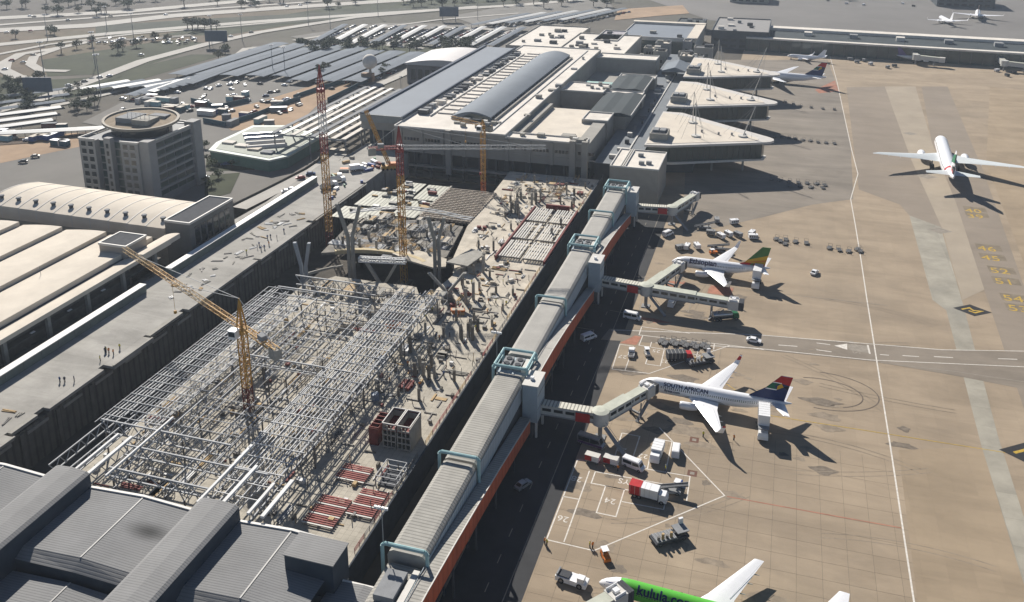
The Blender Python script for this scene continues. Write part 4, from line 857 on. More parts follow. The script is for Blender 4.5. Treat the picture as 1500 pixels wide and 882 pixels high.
# formwork on the half finished slab behind the well
for i in range(100):
    x = rr.uniform(-150, -111); y = rr.uniform(266+abs(x+128)*.14, 300)
    q = MB(); L = rr.uniform(3, 8)
    for k in range(rr.randint(3, 7)): q.cb((0, k*.55-1.2, .15), (L, .26, .3))
    o = q.obj('beam_bundle', rr.choice([conc, steel, steel_d, timber, steel_w])); o.location = (x, y, ZS-.1); o.rotation_euler = (0, 0, rr.choice([1.57, 1.57, 0])); tag(o, 'bundle of parallel beams on the half finished slab behind the well', 'beam bundle', 'beam bundles behind the well')
for i in range(16):
    x = rr.uniform(-149, -113); y = rr.uniform(272, 296); scaffold('scaffold_tower', 'braced scaffold block on the half finished slab behind the well', x, y, ZS-.1, rr.uniform(2.5, 6), rr.uniform(2.5, 6), rr.uniform(1.5, 4), .13, 1.8, 'scaffold blocks behind the well', rr.choice([steel_d, steel]))
for i in range(6):
    for j in range(4):
        x = -146+6.6*i; y = 271+7.5*j
        o = MB().cb((0,0,1.6), (.7, .7, 3.2)).obj('concrete_column', rr.choice([conc, fork_d])); o.location = (x, y, ZS-.1); tag(o, 'stub concrete column on the half finished slab behind the well', 'column', 'stub columns behind the well')
for i in range(40):
    x = rr.uniform(-160, -132); y = rr.uniform(293, 340); o = MB().box(0, rr.uniform(.6, 4), 0, rr.uniform(.4, 2), 0, rr.uniform(.3, 1.2)).obj('material_stack', rr.choice([timber, steel_d, conc, steel_w, oxide])); o.location = (x, y, 7.23 if y < 304 and x < -144 else (6.63 if (308 < y < 325 and x < -144) else 6.05)); tag(o, 'boxy pile of material on the ribbed steel decks', 'material stack', 'material on the ribbed decks')
def curved_beam(label, pts, wd, th, m, cat='beam'):
    q = MB()
    for a_, b_ in zip(pts, pts[1:]): q.bar(a_, b_, wd, th)
    return tag(q.obj('curved_beam', m), label, cat)
curved_beam('curved cream edge beam round the back of the dark well', [(-128+9*math.cos(R(t_))*2.2, 258+9*math.sin(R(t_))*1.15, 6.3) for t_ in range(150, 25, -9)], 1.6, 1.3, mat('cream_soffit', (.5, .41, .25), .8))
0 and curved_beam('pale timber faced curved beam beside the leaning concrete fork', [(-146+1.6*i, 257+1.1*i, 6.2) for i in range(9)], 3.0, .5, timber)
for i in range(2):
    curved_beam('segment of white curved ladder beam %s' % ('over the dark pit edge' if i == 0 else 'beside the first concrete fork'), [(-149+1.5*k+2*i, 243.5+1.5*k-.06*k*k+1.5*i, 5.2+.25*k) for k in range(8)], .5, .5, conc)
t = T('arched_rib', 'arched white roof rib spanning between two concrete forks', 'rib', (-120, 300, ZS)); q = MB(); P0 = at(512, 312, 22)-Vector((-120, 300, ZS)); P1 = at(690, 322, 16)-Vector((-120, 300, ZS)); n = 16; pr_ = []
for i in range(n+1):
    u = i/n; v = P0.lerp(P1, u); v.z += 2.6*math.sin(math.pi*min(1, u*1.05)); pr_.append(v)
for a_, b_ in zip(pr_, pr_[1:]):
    q.bar(a_, b_, .34); q.bar(a_+Vector((0, 2.4, 0)), b_+Vector((0, 2.4, 0)), .3); q.bar(a_, b_+Vector((0, 2.4, 0)), .25)
q.obj('chords', steel_w, t)
# leaning concrete forks (Y-shaped roof supports)
fork_m = mat('fork_concrete', (.24, .235, .215), .85, var=.15, scale=.4)
def fork(x, y, z0, zk, zt, spread, rz, label, m=fork_m):
    t = T('forked_column', label, 'column', (x, y, z0), rz, 'forked concrete roof supports')
    for s_ in (-1, 1):
        MB().rings([[(s_*.75+a_*.5, b_*.6, 0) for a_, b_ in ((-1,-1),(1,-1),(1,1),(-1,1))], [(s_*.75+a_*.48, b_*.55, zk-z0) for a_, b_ in ((-1,-1),(1,-1),(1,1),(-1,1))], [(s_*spread+a_*.5, b_*.6, zt-z0) for a_, b_ in ((-1,-1),(1,-1),(1,1),(-1,1))]]).obj('limb', m, t)
    MB().cb((0, 0, .6), (4, 3, 1.2)).obj('base', concd, t); MB().cb((0, 0, (zk-z0)*.6), (1.0, 1.2, 1.2)).obj('tie', m, t)
    return t
fork(-146.5, 244, -4, 9, 17.5, 2.4, .2, 'tall twin concrete fork at the edge of the dark pit', mat('blue_grey_concrete', (.32, .34, .36), .8, var=.1))
fork(-133, 252, -4, 18, 29.5, 4.0, .1, 'tall wide-armed concrete fork behind the dark well')
fork(-105.5, 260.5, -4, 17, 25, 2.8, .1, 'tall narrow concrete fork carrying the arched rib')
fork(-119.5, 247, -4, 5, 12.5, 5.0, .2, 'low wide concrete fork in front of the dark well')
fork(-94, 240, ZS, 9.5, 15.5, 5.5, .3, 'low broad concrete fork with spread arms on the open slab')
t = T('lattice_girder', 'white lattice girder lying across the low fork in the well', 'girder', (-119.5, 247, 12.6)); q = MB(); lattice(q, (-7.5, -1, .7), (8, 1.5, .9), 1.4, 2.2, .22); q.obj('members', steel_w, t)
t = T('curved_canopy_slab', 'pale tilted canopy slab beside the narrow concrete fork', 'slab', (-98, 268, ZS)); MB().prism([(-4.5,-7),(3.5,-8),(6,4),(0,6)], 2.6, 3.1).obj('plate', conc, t); [MB().box(u, u+.6, v, v+.6, 0, 2.6).obj('prop', concd, t) for u, v in ((-3,-5.5),(2,-6),(3.5,2),(0,3.5))]
t = T('curved_canopy_slab', 'long pale slab lip over the right side of the dark well', 'slab', (-109, 268, ZS)); MB().prism([(-16,-1),(-8,-5),(2,-8),(6,-6),(4,0),(-8,4)], .3, .9).obj('plate', dust2, t)
for x, y, lx, ly, z in [(-112, 225, 12, 6, 2.2), (-117, 213, 3, 12, 2), (-98, 232, 4, 3, 1.2)]:
    tag(MB().box(x, x+lx, y, y+1.2, ZS, ZS+z).obj('upstand_beam', dust2), 'pale concrete upstand beam %d m long on the slab under the trusses' % lx, 'beam')
for x, y in [(-103, 219), (-88, 233)]:
    t = T('skip', 'orange steel skip on the open slab' if x > -90 else 'orange steel skip under the truss end', 'skip', (x, y, ZS), .3); MB().prof([(-2.2, 1.4), (-1.5, .1), (1.5, .1), (2.2, 1.4)], -.9, .9).obj('tub', orangep, t); MB().cb((0,0,1.38), (3.6,1.5,.1)).obj('load', dust2, t)
# spherical and cylindrical tanks
for x, y in [(-92, 183), (-98, 200), (-110, 160)]:
    o = MB().cone((0,0,0), (0,0,1.6), 1.1, 1.0, 16).obj('water_tank', mat('steel_blue_tank', (.22, .27, .34), .5)); o.location = (x, y, ZS); tag(o, 'small blue-grey round tank on the dusty slab', 'tank', 'round tanks on the slab')
# small stuff nobody could count: props, offcuts, barrels, cables on the slab
for m_, n_, nm in ((steel_d, 420, 'offcut_litter'), (concd, 200, 'dark_block_litter'), (timber, 200, 'timber_litter'), (conc, 220, 'rubble_litter'), (oxide, 90, 'rusty_litter'), (steel_w, 130, 'pale_litter')):
    q = MB()
    for i in range(n_):
        x = rr.uniform(-141, -73); y = rr.uniform(126, 366)
        if y > 238 and x < -97-max(0, y-262)*.12: continue
        if (-89 < x < -72 and (163 < y < 176 or 273 < y < 327)): continue
        k = rr.random(); a_ = rr.choice([0, 1.57])
        if k < .55: q.cb((x, y, ZS+.12), (rr.uniform(.6, 4.5), rr.uniform(.12, .5), rr.uniform(.12, .3)), a_)
        elif k < .8: q.cb((x, y, ZS+.4), (rr.uniform(.5, 1.4), rr.uniform(.4, 1.2), rr.uniform(.4, .9)), a_)
        else: q.bar((x, y, ZS), (x+rr.uniform(-.3, .3), y+rr.uniform(-.3, .3), ZS+rr.uniform(1.2, 3.0)), .14)
    stuff(tag(q.obj(nm, m_), 'scattered %s all over the building site slab' % nm.replace('_', ' '), 'litter'))
# second tier: thin shoring grid hung under the trusses
for x0, x1, y0, y1, z, lab in [(-140, -126, 150, 212, 10.4, 'left'), (-103, -93, 150, 220, 10.2, 'right')]:
    t = T('shoring_grid', 'fine dark grid of shoring tubes below the %s roof trusses' % lab, 'shoring', (x0, y0, ZS)); q = MB(); nx = int((x1-x0)/1.5); ny = int((y1-y0)/2.0)
    for i in range(nx+1):
        if rr.random() < .5: q.bar((i*1.5, rr.uniform(0, 6), z-ZS), (i*1.5, y1-y0-rr.uniform(0, 6), z-ZS), .1)
    for j in range(ny+1):
        if rr.random() < .45: q.bar((rr.uniform(0, 4), j*2.0, z-ZS+.12), (x1-x0-rr.uniform(0, 4), j*2.0, z-ZS+.12), .09)
    stuff(q.obj('ledgers', steel, t)); q = MB()
    for i in range(0, nx+1, 3):
        for j in range(0, ny+1, 3): q.bar((i*1.5, j*2.0, 0), (i*1.5, j*2.0, z-ZS), .1)
    for i in range(0, nx, 3):
        for j in range(0, ny-2, 6): q.bar((i*1.5, j*2.0, 0), (i*1.5, j*2.0+6, z-ZS), .08)
    stuff(q.obj('uprights', steel_d, t))
# ---------------------------------------------------------------- tower cranes
def crane(label, x, y, z0, ztop, zj, jib, counter, cols, wd=1.9, top=4.0, cab=True):
    t = T('tower_crane', label, 'tower crane', (x, y, z0)); Hh = zj-z0
    n = max(1, len(cols))
    for i, m in enumerate(cols): lattice(MB(), (0,0,Hh*i/n), (0,0,Hh*(i+1)/n), wd, 1.9, .17).obj('mast_section', m, t)
    MB().cb((0,0,.4), (5,5,.8)).obj('foundation', concd, t); m = cols[-1]
    MB().cone((0,0,Hh), (0,0,Hh+1.2), wd*.8, wd*.8, 14).obj('slewing_ring', m, t)
    apex = Vector((0,0,ztop-z0)); q = MB(); [q.bar((u*wd*.5, v*wd*.5, Hh+1), apex, .28) for u in (-1, 1) for v in (-1, 1)]
    for k in (.3, .6): [q.bar((u*wd*.5*(1-k), -wd*.5*(1-k), Hh+1+(ztop-zj-1)*k), (u*wd*.5*(1-k), wd*.5*(1-k), Hh+1+(ztop-zj-1)*k), .2) for u in (-1, 1)]
    q.obj('tower_head', m, t)
    if cab: 
        d = Vector((jib[0][0], jib[0][1], 0)).normalized() if jib else Vector((1,0,0)); sd_ = Vector((-d.y, d.x, 0)); c = MB().cb(Vector((0,0,Hh+.6))-d*.2+sd_*2.2*(-1 if sd_.x > 0 else 1), (2.0, 2.0, 2.2)).obj('cab', white, t); MB().cb(Vector((0,0,Hh+.6))-d*.2+sd_*2.2*(-1 if sd_.x > 0 else 1)+Vector((0,-.95,.2)), (1.7, .2, 1.2)).obj('cab_window', glass, c)
    if jib:
        e, ms = jib; e = Vector((*e, Hh+1.6)); s0 = Vector((0,0,Hh+1.6)); n = len(ms)
        for i, mm in enumerate(ms): lattice(MB(), s0.lerp(e, i/n), s0.lerp(e, (i+1)/n), 1.2, 1.8, .085, 1.2).obj('jib_section', mm, t)
        q = MB(); q.bar(apex, s0.lerp(e, .45)+Vector((0,0,.7)), .1); q.bar(apex, s0.lerp(e, .85)+Vector((0,0,.7)), .1); q.obj('tie_rods', steel, t)
        h = s0.lerp(e, .55); q = MB(); q.bar(h, h-Vector((0,0,9)), .07); q.cb(h-Vector((0,0,9.4)), (.6,.6,.8)); q.obj('hook', m, t)
    if counter:
        e = Vector((*counter, Hh+1.6)); s0 = Vector((0,0,Hh+1.6)); lattice(MB(), s0, e, 1.3, 2.0, .13, 1.0).obj('counter_jib', m, t); MB().bar(apex, e, .1).obj('counter_tie', steel, t)
        d = e-s0; a_ = math.atan2(d.y, d.x); MB().cb(e-d.normalized()*1.2+Vector((0,0,-1.0)), (2.6, 2.0, 2.4), a_).obj('counterweight', conc, t); MB().cb(s0.lerp(e, .6)+Vector((0,0,1)), (2.0, 1.6, 1.2), a_).obj('winch_house', grey, t)
    return t
cranem = mat('crane_orange_yellow', (.46, .25, .05), .6, var=.2, scale=.6, grime=.4, gcol=(.25, .13, .04)); jibred = mat('faded_jib_red', (.26, .05, .045), .6, var=.15)
crane('yellow tower crane with red tower top beside the retaining wall', -159.6, 286, -4, 68, 58, None, None, [jibred, cranem, cranem, cranem, cranem, jibred, steel_w, jibred], 2.0, cab=False)
crane('yellow tower crane with red and white jib reaching along the terminal facade', -120.5, 266.5, -4, 53.5, 44.5, ((47, 14.5), [steel]*7), (-9, -5), [cranem]*5+[jibred], 1.8)
crane('yellow tower crane standing against the shaded terminal facade', -118.5, 347.3, -4, 35, 31, ((-17, 8), [cranem, cranem]), (4.5, -2), [orangep, cranem, cranem], 1.7)
crane('yellow tower crane whose jib reaches over the departures road', -119.2, 168.5, ZS, 37, 28, ((-59, 31), [cranem, timber, cranem, timber]), (14.5, -7.8), [oxide, cranem, cranem], 1.7)
t = T('mobile_crane', 'mobile crane with raised yellow boom in front of the shaded terminal wall', 'mobile crane', (-163, 349, 8), 0.4); lattice(MB(), (0,0,2.5), (-9.5, 6, 26), 1.1, 2.0, .2).obj('boom', cranem, t); MB().cb((0,0,1.2), (7,2.6,1.6)).obj('carrier', cranem, t); MB().cb((1.4,0,2.6), (3.4,2.6,1.4)).obj('upper_works', orangep, t); MB().cb((-2.6,.6,2.5), (1.4,1.1,1.3)).obj('cab', glass, t)
for u in (-2.6, -.8, 1, 2.6):
    for v in (-1.3, 1.3): MB().cone((u, v-.2, .5), (u, v+.2, .5), .5, .5, 10).obj('wheel', black, t)
# ---------------------------------------------------------------- people on the site
vest = [mat('orange_vest', (.6, .2, .03), .8), mat('yellow_vest', (.55, .5, .05), .8), mat('dark_overalls', (.05, .06, .1), .8), mat('blue_overalls', (.05, .1, .25), .8)]; skin = mat('skin', (.17, .09, .06), .6); helm = mat('white_helmet', (.75, .75, .7), .4)
def person_mesh():
    q = MB(); q.cur = 0
    for s_ in (-1, 1): q.rings([[(s_*.1+r_*math.cos(a_), dy+r_*math.sin(a_), z) for a_ in [k*math.pi/3 for k in range(6)]] for z, r_, dy in ((0,.07,.0),(.06,.09,.03),(.45,.075,0),(.85,.11,0))])
    q.cur = 1
    q.rings([[(rx*math.cos(a_), ry*math.sin(a_), z) for a_ in [k*math.pi/4 for k in range(8)]] for z, rx, ry in ((.82,.18,.12),(1.0,.17,.12),(1.25,.21,.13),(1.42,.2,.11),(1.5,.07,.07))])
    for s_ in (-1, 1): q.rings([[(s_*x+r_*math.cos(a_), y+r_*math.sin(a_), z) for a_ in [k*math.pi/3 for k in range(6)]] for z, x, y, r_ in ((1.4,.22,0,.065),(1.1,.27,.0,.055),(.85,.25,-.08,.045))])
    q.cur = 2; q.rings([[(r_*math.cos(a_), r_*math.sin(a_), z) for a_ in [k*math.pi/4 for k in range(8)]] for z, r_ in ((1.48,.055),(1.55,.09),(1.64,.1))])
    q.cur = 3; q.rings([[(r_*math.cos(a_), r_*math.sin(a_), z) for a_ in [k*math.pi/4 for k in range(8)]] for z, r_ in ((1.64,.125),(1.7,.11),(1.78,.04))])
    return q
PM = person_mesh(); ppl = [PM.obj('person', [mat('dark_trousers', (.03, .035, .05), .8), v_, skin, helm]) for v_ in vest]
used = set()
def person(x, y, z, k, label, group, rz):
    if k in used: o = ppl[k].copy(); COL.objects.link(o)
    else: o = ppl[k]; used.add(k)
    o.location = (x, y, z); o.rotation_euler = (0, 0, rz); tag(o, label, 'person', group)
VN = ['an orange vest', 'a yellow vest', 'dark overalls', 'blue overalls']
for i in range(20):
    y = rr.choice([164, 178, 182, 190, 252, 256, 262, 268, 272, 285])+rr.uniform(-3, 3); k = rr.randint(0, 3); person(rr.uniform(-172, -168), y, 8.0, k, 'worker in %s standing on the unfinished departures road' % VN[k], 'workers on the departures road', rr.uniform(0, 6))
for i in range(40):
    x = rr.uniform(-98, -74); y = rr.uniform(190, 262); k = rr.randint(0, 3); person(x, y, ZS, k, 'worker in %s on the open cream slab' % VN[k], 'workers on the open slab', rr.uniform(0, 6))
# ---------------------------------------------------------------- departures road, car-park building, office tower
deckc = mat('new_deck_concrete', (0.34, 0.325, 0.295), 0.85, var=0.2, scale=0.08, streak=(.2, .25), detail=9, grime=0.4, gcol=(0.24, 0.225, 0.2))
par_m = mat('parapet_green_grey', (0.15, 0.18, 0.165), 0.7, var=0.15, scale=0.4)
d = MB(); d.box(-190.5, -167.2, 40, 330, 7.1, 8.0); deck = struct(d.obj('departures_road', deckc))
for y0, y1, x in [(60,118,-165.4), (119,141,-164.2), (142,150,-165.9), (153,172,-165.2), (174,190,-163.6), (191,206,-165.6), (208,246,-165.0), (247,282,-164.4), (284,328,-165.2)]:
    MB().box(-167.2, x, y0, y1, 7.2, 7.98).obj('deck_edge_strip', deckc if y1-y0 > 15 else conc, deck)
for y0, y1 in [(119,141), (174,190), (284,328)]: MB().box(-164.2, -163.7, y0, y1, 7.9, 8.35).obj('edge_kerb', conc, deck)
pp = None
t = T('parapet_wall', 'long parapet with bright white coping along the departures road', 'parapet', (-186, 60, 8))
for i in range(43):
    y = 2+6.1*i
    if 24 < i < 27: continue
    MB().box(-.9, .9, y, y+6.0, 0, 2.5).obj('panel', par_m, t); MB().box(-1.35, 1.1, y, y+6.08, 2.5, 2.7).obj('coping', mat('white_coping', (.72, .71, .68), .6, var=.06), t)
t = T('guard_rail', 'thin dark railing behind the white parapet of the departures road', 'railing', (-189.8, 60, 8)); q = MB()
for i in range(100): q.bar((0, 2.6*i, 0), (0, 2.6*i, 1.3), .12)
stuff(q.obj('posts', steel_d, t)); q = MB(); [q.bar((0, 0, z), (0, 258, z), .1) for z in (.6, 1.3)]; q.obj('rails', steel_d, t)
for i in range(60):
    L = rr.uniform(1, 4); q = MB(); [q.cb((rr.uniform(-.3, .3), k*.3, .1+.1*(k % 2)), (L, .2, .2), rr.uniform(-.2, .2)) for k in range(rr.randint(2, 5))]
    o = q.obj('material_stack', rr.choice([timber, steel_d, conc, steel_w])); o.location = (rr.uniform(-180, -169), rr.choice([rr.uniform(212, 250), rr.uniform(130, 150), rr.uniform(250, 290)]), 8); o.rotation_euler = (0, 0, rr.uniform(0, 3)); tag(o, 'loose boards and bars lying on the unfinished departures road', 'material stack', 'material on the departures road')
# car-park building with shallow vaulted cream roofs
PK = T('parking_building', 'long car-park building with shallow cream vaulted roofs', 'building', (-240, 140, 0)); off = (240, -140, 0)
def pk(mb, name, m, parent=None, smooth=False):
    o = mb.obj(name, m, parent or PK, smooth)
    if parent is None: o.location = off
    return o
def vault(x0, x1, zt, rise, th=.5, n=8): return [(x0+(x1-x0)*i/n, zt+rise*math.sin(math.pi*.62*i/n)+.5*i/n) for i in range(n+1)]+[(x1, zt-th), (x0, zt-th)]
for i, (x0, x1) in enumerate([(-199.8, -193.8), (-218, -200.6), (-236, -218.9), (-254, -236.9), (-272, -254.9), (-290, -272.9), (-308, -290.9), (-326, -308.9)]):
    pk(MB().prof(vault(x0, x1, 13.6 if i == 0 else 14.0, .35 if i == 0 else .9), 40, 239-(.7*i)), 'roof_vault', cream, None, True)
    if i: pk(MB().box(x1+.05, x1+.85, 40, 239-.7*i, 12.6, 13.7), 'gutter', dgrey)
pk(MB().box(-326, -195, 42, 236, 4.2, 4.8), 'parking_floor', concd); pk(MB().box(-326, -196, 42, 236, 8.6, 9.2), 'parking_floor', concd)
for i in range(13): pk(MB().box(-195.6, -194.6, 44+15.6*i, 45.2+15.6*i, 0, 13.2), 'pier', conc)
pk(MB().box(-199, -198.6, 42, 236, 0, 13.2), 'inner_wall', concd)
for i in range(12): pk(MB().box(-194.9, -194.2, 52+14*i, 53.4+14*i, 10.8, 11.0), 'strip_light', white)
o = pk(MB().box(-209, -198.6, 223, 233, 0, 18), 'stair_block', mat('warm_grey_render', (.33, .29, .25), .8, var=.08)); pk(MB().box(-208.6, -199, 223.4, 232.6, 18, 18.15), 'stair_block_roof', dgrey, o)
[pk(MB().box(*a_, 17.6, 18.35), 'stair_block_coping', offwhite, o) for a_ in ((-209.2,-198.4,222.8,223.3), (-209.2,-198.4,232.7,233.2), (-209.2,-208.7,223.3,232.7), (-198.9,-198.4,223.3,232.7))]
pk(MB().box(-248, -241.5, 196, 201, 14.6, 16.0), 'roof_unit', grey); pk(MB().box(-241.4, -236.5, 194, 201, 14.9, 15.1), 'roof_pad', roofw)
pk(MB().prof(vault(-199, -193, 14.4, .8), 224, 243), 'porch_vault', cream, None, True)
for i in range(9):
    for j in range(4):
        x = -209-18*(i % 2); y = 60+18*i+4.5*j
        if j == 0: pk(MB().cone((x-6, y, 14.3), (x-6, y, 17.4), .07, .07, 6), 'roof_pole', grey)
# curved roof wing with fans
CW = T('curved_roof_wing', 'low wing with segmented curved cream roof and roof fans behind the car park', 'building', (-232, 262, 0))
for i in range(10):
    x0 = -92+8.0*i+41; n = 8; z0 = 16.5-.09*i
    pr_ = [(-14+27*j/n, z0-2.6+3.0*math.sin(math.pi*(.12+.80*j/n))) for j in range(n+1)]
    MB().prof(pr_+[(13, 10), (-14, 10)], x0, x0+7.7, 'X').obj('roof_segment', cream, CW, True)
    MB().prof([(a_, b_+.14) for a_, b_ in pr_]+[(13, 10), (-14, 10)], x0-.3, x0+.02, 'X').obj('rib', offwhite, CW)
    f = MB().cone((x0+4, -9.4, z0-1.6), (x0+4, -9.4, z0+.4), .8, .7, 10).obj('roof_fan', dgrey, CW); MB().cone((x0+4, -9.4, z0+.4), (x0+4, -9.4, z0+.8), 1.05, .9, 10).obj('fan_hood', grey, f); MB().cb((x0+4, -10.9, z0-1.9), (1.6, 1.4, 1.0)).obj('fan_box', steel_d, f)
MB().box(-51, 30, -13.8, 12.8, 0, 10).obj('wall', conc, CW)
o = MB().box(30, 40.2, -15, 11, 0, 17.6).obj('end_block', mat('dark_render', (.17, .165, .155), .8, var=.1), CW); MB().box(30.5, 39.7, -14.5, 10.5, 17.6, 17.75).obj('end_roof', dgrey, o); 
for a_ in ((29.9,40.3,-15.2,-14.7), (29.9,40.3,10.7,11.2), (29.9,30.4,-14.7,10.7), (39.8,40.3,-14.7,10.7)): MB().box(*a_, 17.3, 18.1).obj('coping', offwhite, o)
for i in range(6): MB().box(40.15, 40.3, -12.5+3.6*i, -9.8+3.6*i, 8.5, 15.5).obj('window', glass, o)
# office tower
OT = T('office_tower', 'grey office tower with an elliptical ring roof', 'building', (-262, 313, 0)); ow = mat('office_grey', (.31, .305, .295), .8, var=.08, scale=.3); ow2 = mat('office_dark_grey', (.2, .205, .21), .7, var=.1, scale=.3)
MB().box(-16.4, 15.4, -16, 17, 0, 27.2).obj('core', ow2, OT)
for x0, x1, dp, zt in [(-17, -9, -18.6, 27.6), (3.4, 12, -18.2, 28)]:
    o = MB().box(x0, x1, dp, -16, 0, zt).obj('front_block', ow, OT)
    for r_ in range(8):
        for c in range(2):
            xx = x0+1.2+c*3.5; w_ = MB().box(xx, xx+2.2, dp-.1, dp+.1, 1.8+3.3*r_, 3.8+3.3*r_).obj('window', glass, OT); MB().box(xx-.15, xx+2.35, dp-.25, dp-.05, 1.6+3.3*r_, 1.8+3.3*r_).obj('sill', offwhite, w_)
MB().box(-4.6, -1.4, -18.4, -16, 0, 29).obj('stair_shaft', ow, OT)
for r_ in range(8):
    for x0, x1 in ((-8.6, -5.2), (-1.0, 3.0)): MB().box(x0, x1, -16.15, -15.95, 1.2+3.3*r_, 3.8+3.3*r_).obj('window', gglass, OT)
    MB().box(-3.6, -2.4, -18.5, -18.3, 1.6+3.3*r_, 3.6+3.3*r_).obj('window', glass, OT)
MB().box(12.1, 16.6, -17.4, -12.6, 0, 28.6).obj('corner_pier', ow, OT); MB().box(12.1, 16.8, 12.5, 18, 0, 29.4).obj('corner_pier', ow, OT)
for r_ in range(7):
    for k in range(4): MB().box(15.35, 15.6, -11.6+5.9*k, -6.4+5.9*k, 3.4+3.5*r_, 5.5+3.5*r_).obj('window', gglass, OT)
    MB().box(15.3, 15.9, -12.5, 12.4, 5.6+3.5*r_, 6.5+3.5*r_).obj('spandrel', ow, OT)
MB().box(15.35, 15.7, -11.9, -11.5, 3, 27).obj('glass_slot', glass, OT)
for a_ in ((-17.2,-9,-18.8,-18.3), (3.2,12.2,-18.4,-17.9), (-17.2,-16.7,-18.3,17.2), (15.2,15.8,-12.5,12.4), (-16.7,15,16.8,17.3)): MB().box(*a_, 27.6, 28.4).obj('coping', offwhite, OT)
MB().prism([(13.5*math.cos(R(k*12)), 10.5*math.sin(R(k*12))) for k in range(30)], 27.2, 31.2).obj('roof_drum', glass, OT, True)
q = MB(); n = 40
for k in range(n):
    a0, a1 = 2*math.pi*k/n, 2*math.pi*(k+1)/n; za = 33.2+1.6*math.sin(a0); zb = 33.2+1.6*math.sin(a1)
    P_ = lambda a_, r_, z: (17.5*r_*math.cos(a_), 12.5*r_*math.sin(a_), z)
    q.add([P_(a0,1,za), P_(a1,1,zb), P_(a1,.93,zb), P_(a0,.93,za), P_(a0,1,za-1.0), P_(a1,1,zb-1.0), P_(a1,.93,zb-.6), P_(a0,.93,za-.6)], [(0,1,2,3),(1,0,4,5),(3,2,6,7),(4,7,6,5)])
q.obj('ring_roof', mat('ring_concrete', (.30, .265, .215), .7), OT)
for k in range(20):
    a_ = 2*math.pi*k/20; MB().bar((13.3*math.cos(a_), 10.3*math.sin(a_), 30.6), (16.4*math.cos(a_), 11.7*math.sin(a_), 32.6+1.6*math.sin(a_)), .35).obj('ring_strut', grey, OT)
MB().add([(16.4*math.cos(R(k*12)), 11.7*math.sin(R(k*12)), 32.6+1.6*math.sin(R(k*12))) for k in range(30)], [tuple(range(30))]).obj('roof_terrace', mat('gravel_roof', (.30, .245, .18), .95, var=.25, scale=.4), OT)
for x0, x1, y0, y1 in [(-9,-1,-5,5), (0,8,-6,2), (2,10,3,7)]: MB().box(x0, x1, y0, y1, 31.5, 34.0).obj('roof_plant', rr.choice([conc, roofw, grey]), OT)
MB().box(-16, -8, 12, 16.5, 27.2, 29.5).obj('roof_plant', conc, OT)
q = MB(); [q.bar((-5+2.2*k, -2, 32.6), (-5+2.2*k, -2, 36), .15) for k in range(6)]; q.bar((-5, -2, 36), (6, -2, 36), .15); q.obj('antenna_rack', steel_w, OT)
# ---------------------------------------------------------------- grey roofed hall (foreground)
rib_g = mat('grey_standing_seam', (0.212, 0.212, 0.212), 0.8, metal=0.0, var=0.1, scale=0.12, rib=('Y', 0.55, 0.16), bump=0.35, grime=0.25, gcol=(.18, .178, .175))
rib_gx = mat('grey_standing_seam_band', (0.238, 0.236, 0.233), 0.78, metal=0.0, var=0.1, scale=0.12, rib=('Y', 0.55, 0.14), bump=0.3, grime=0.3, gcol=(.205, .2, .195))
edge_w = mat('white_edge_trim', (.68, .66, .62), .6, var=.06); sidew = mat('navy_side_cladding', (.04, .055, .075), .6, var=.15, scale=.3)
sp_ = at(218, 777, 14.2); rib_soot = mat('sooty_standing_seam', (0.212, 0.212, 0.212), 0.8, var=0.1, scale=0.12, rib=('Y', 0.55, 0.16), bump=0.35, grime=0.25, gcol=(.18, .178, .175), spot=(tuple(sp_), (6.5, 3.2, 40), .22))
HL = T('departures_hall', 'grey standing seam roofs of a hall in stepped bays beside the steel trusses', 'building', (-100, 110, 0))
def hl(mb, name, m, parent=None, smooth=False):
    o = mb.obj(name, m, parent or HL, smooth)
    if parent is None: o.location = (100, -110, 0)
    return o
def gable(x0, x1, xr, y0, y1, ze, zr): return MB().add([(x0,y0,ze),(xr,y0,zr),(x1,y0,ze),(x0,y1,ze),(xr,y1,zr),(x1,y1,ze)], [(0,1,4,3),(1,2,5,4)])
for x0, x1 in [(-163, -136.8), (-128.3, -102), (-93.4, -70.2), (-198, -171)]:
    xr = (x0+x1)/2
    for k, (ya, yb, dz) in enumerate([(108, 125.3, 0), (88, 105, -3), (66, 85, -6)]):
        e = 13.6+dz
        o = hl(gable(x0, x1, xr, ya, yb, e, e+.7), 'bay_roof', rib_soot if (k == 0 and x0 == -128.3) else rib_g)
        hl(MB().add([(x0, ya, e), (xr, ya, e+.7), (x1, ya, e), (x0, ya-2.2, e-1.1), (xr, ya-2.2, e-.7), (x1, ya-2.2, e-1.1)], [(0,3,4,1),(1,4,5,2)]), 'hip_facet', rib_gx)
        hl(MB().box(xr-.14, xr+.14, ya, yb, e+.6, e+.8), 'ridge_strip', mat('pale_ridge', (.36, .35, .33), .5))
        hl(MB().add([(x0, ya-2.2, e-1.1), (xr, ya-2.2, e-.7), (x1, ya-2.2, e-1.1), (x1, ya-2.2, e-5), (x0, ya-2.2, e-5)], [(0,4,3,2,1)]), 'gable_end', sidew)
        if k == 0:
            q = MB(); q.bar((x0+.2, yb+.2, e+.12), (xr, yb+.2, e+.82), .55, .3); q.bar((xr, yb+.2, e+.82), (x1-.2, yb+.2, e+.12), .55, .3); hl(q, 'eave_trim', edge_w)
            hl(MB().add([(x0, yb, e), (xr, yb, e+.7), (x1, yb, e), (x1, yb, e-2), (x0, yb, e-2)], [(0,1,2,3,4)]), 'fascia', sidew)
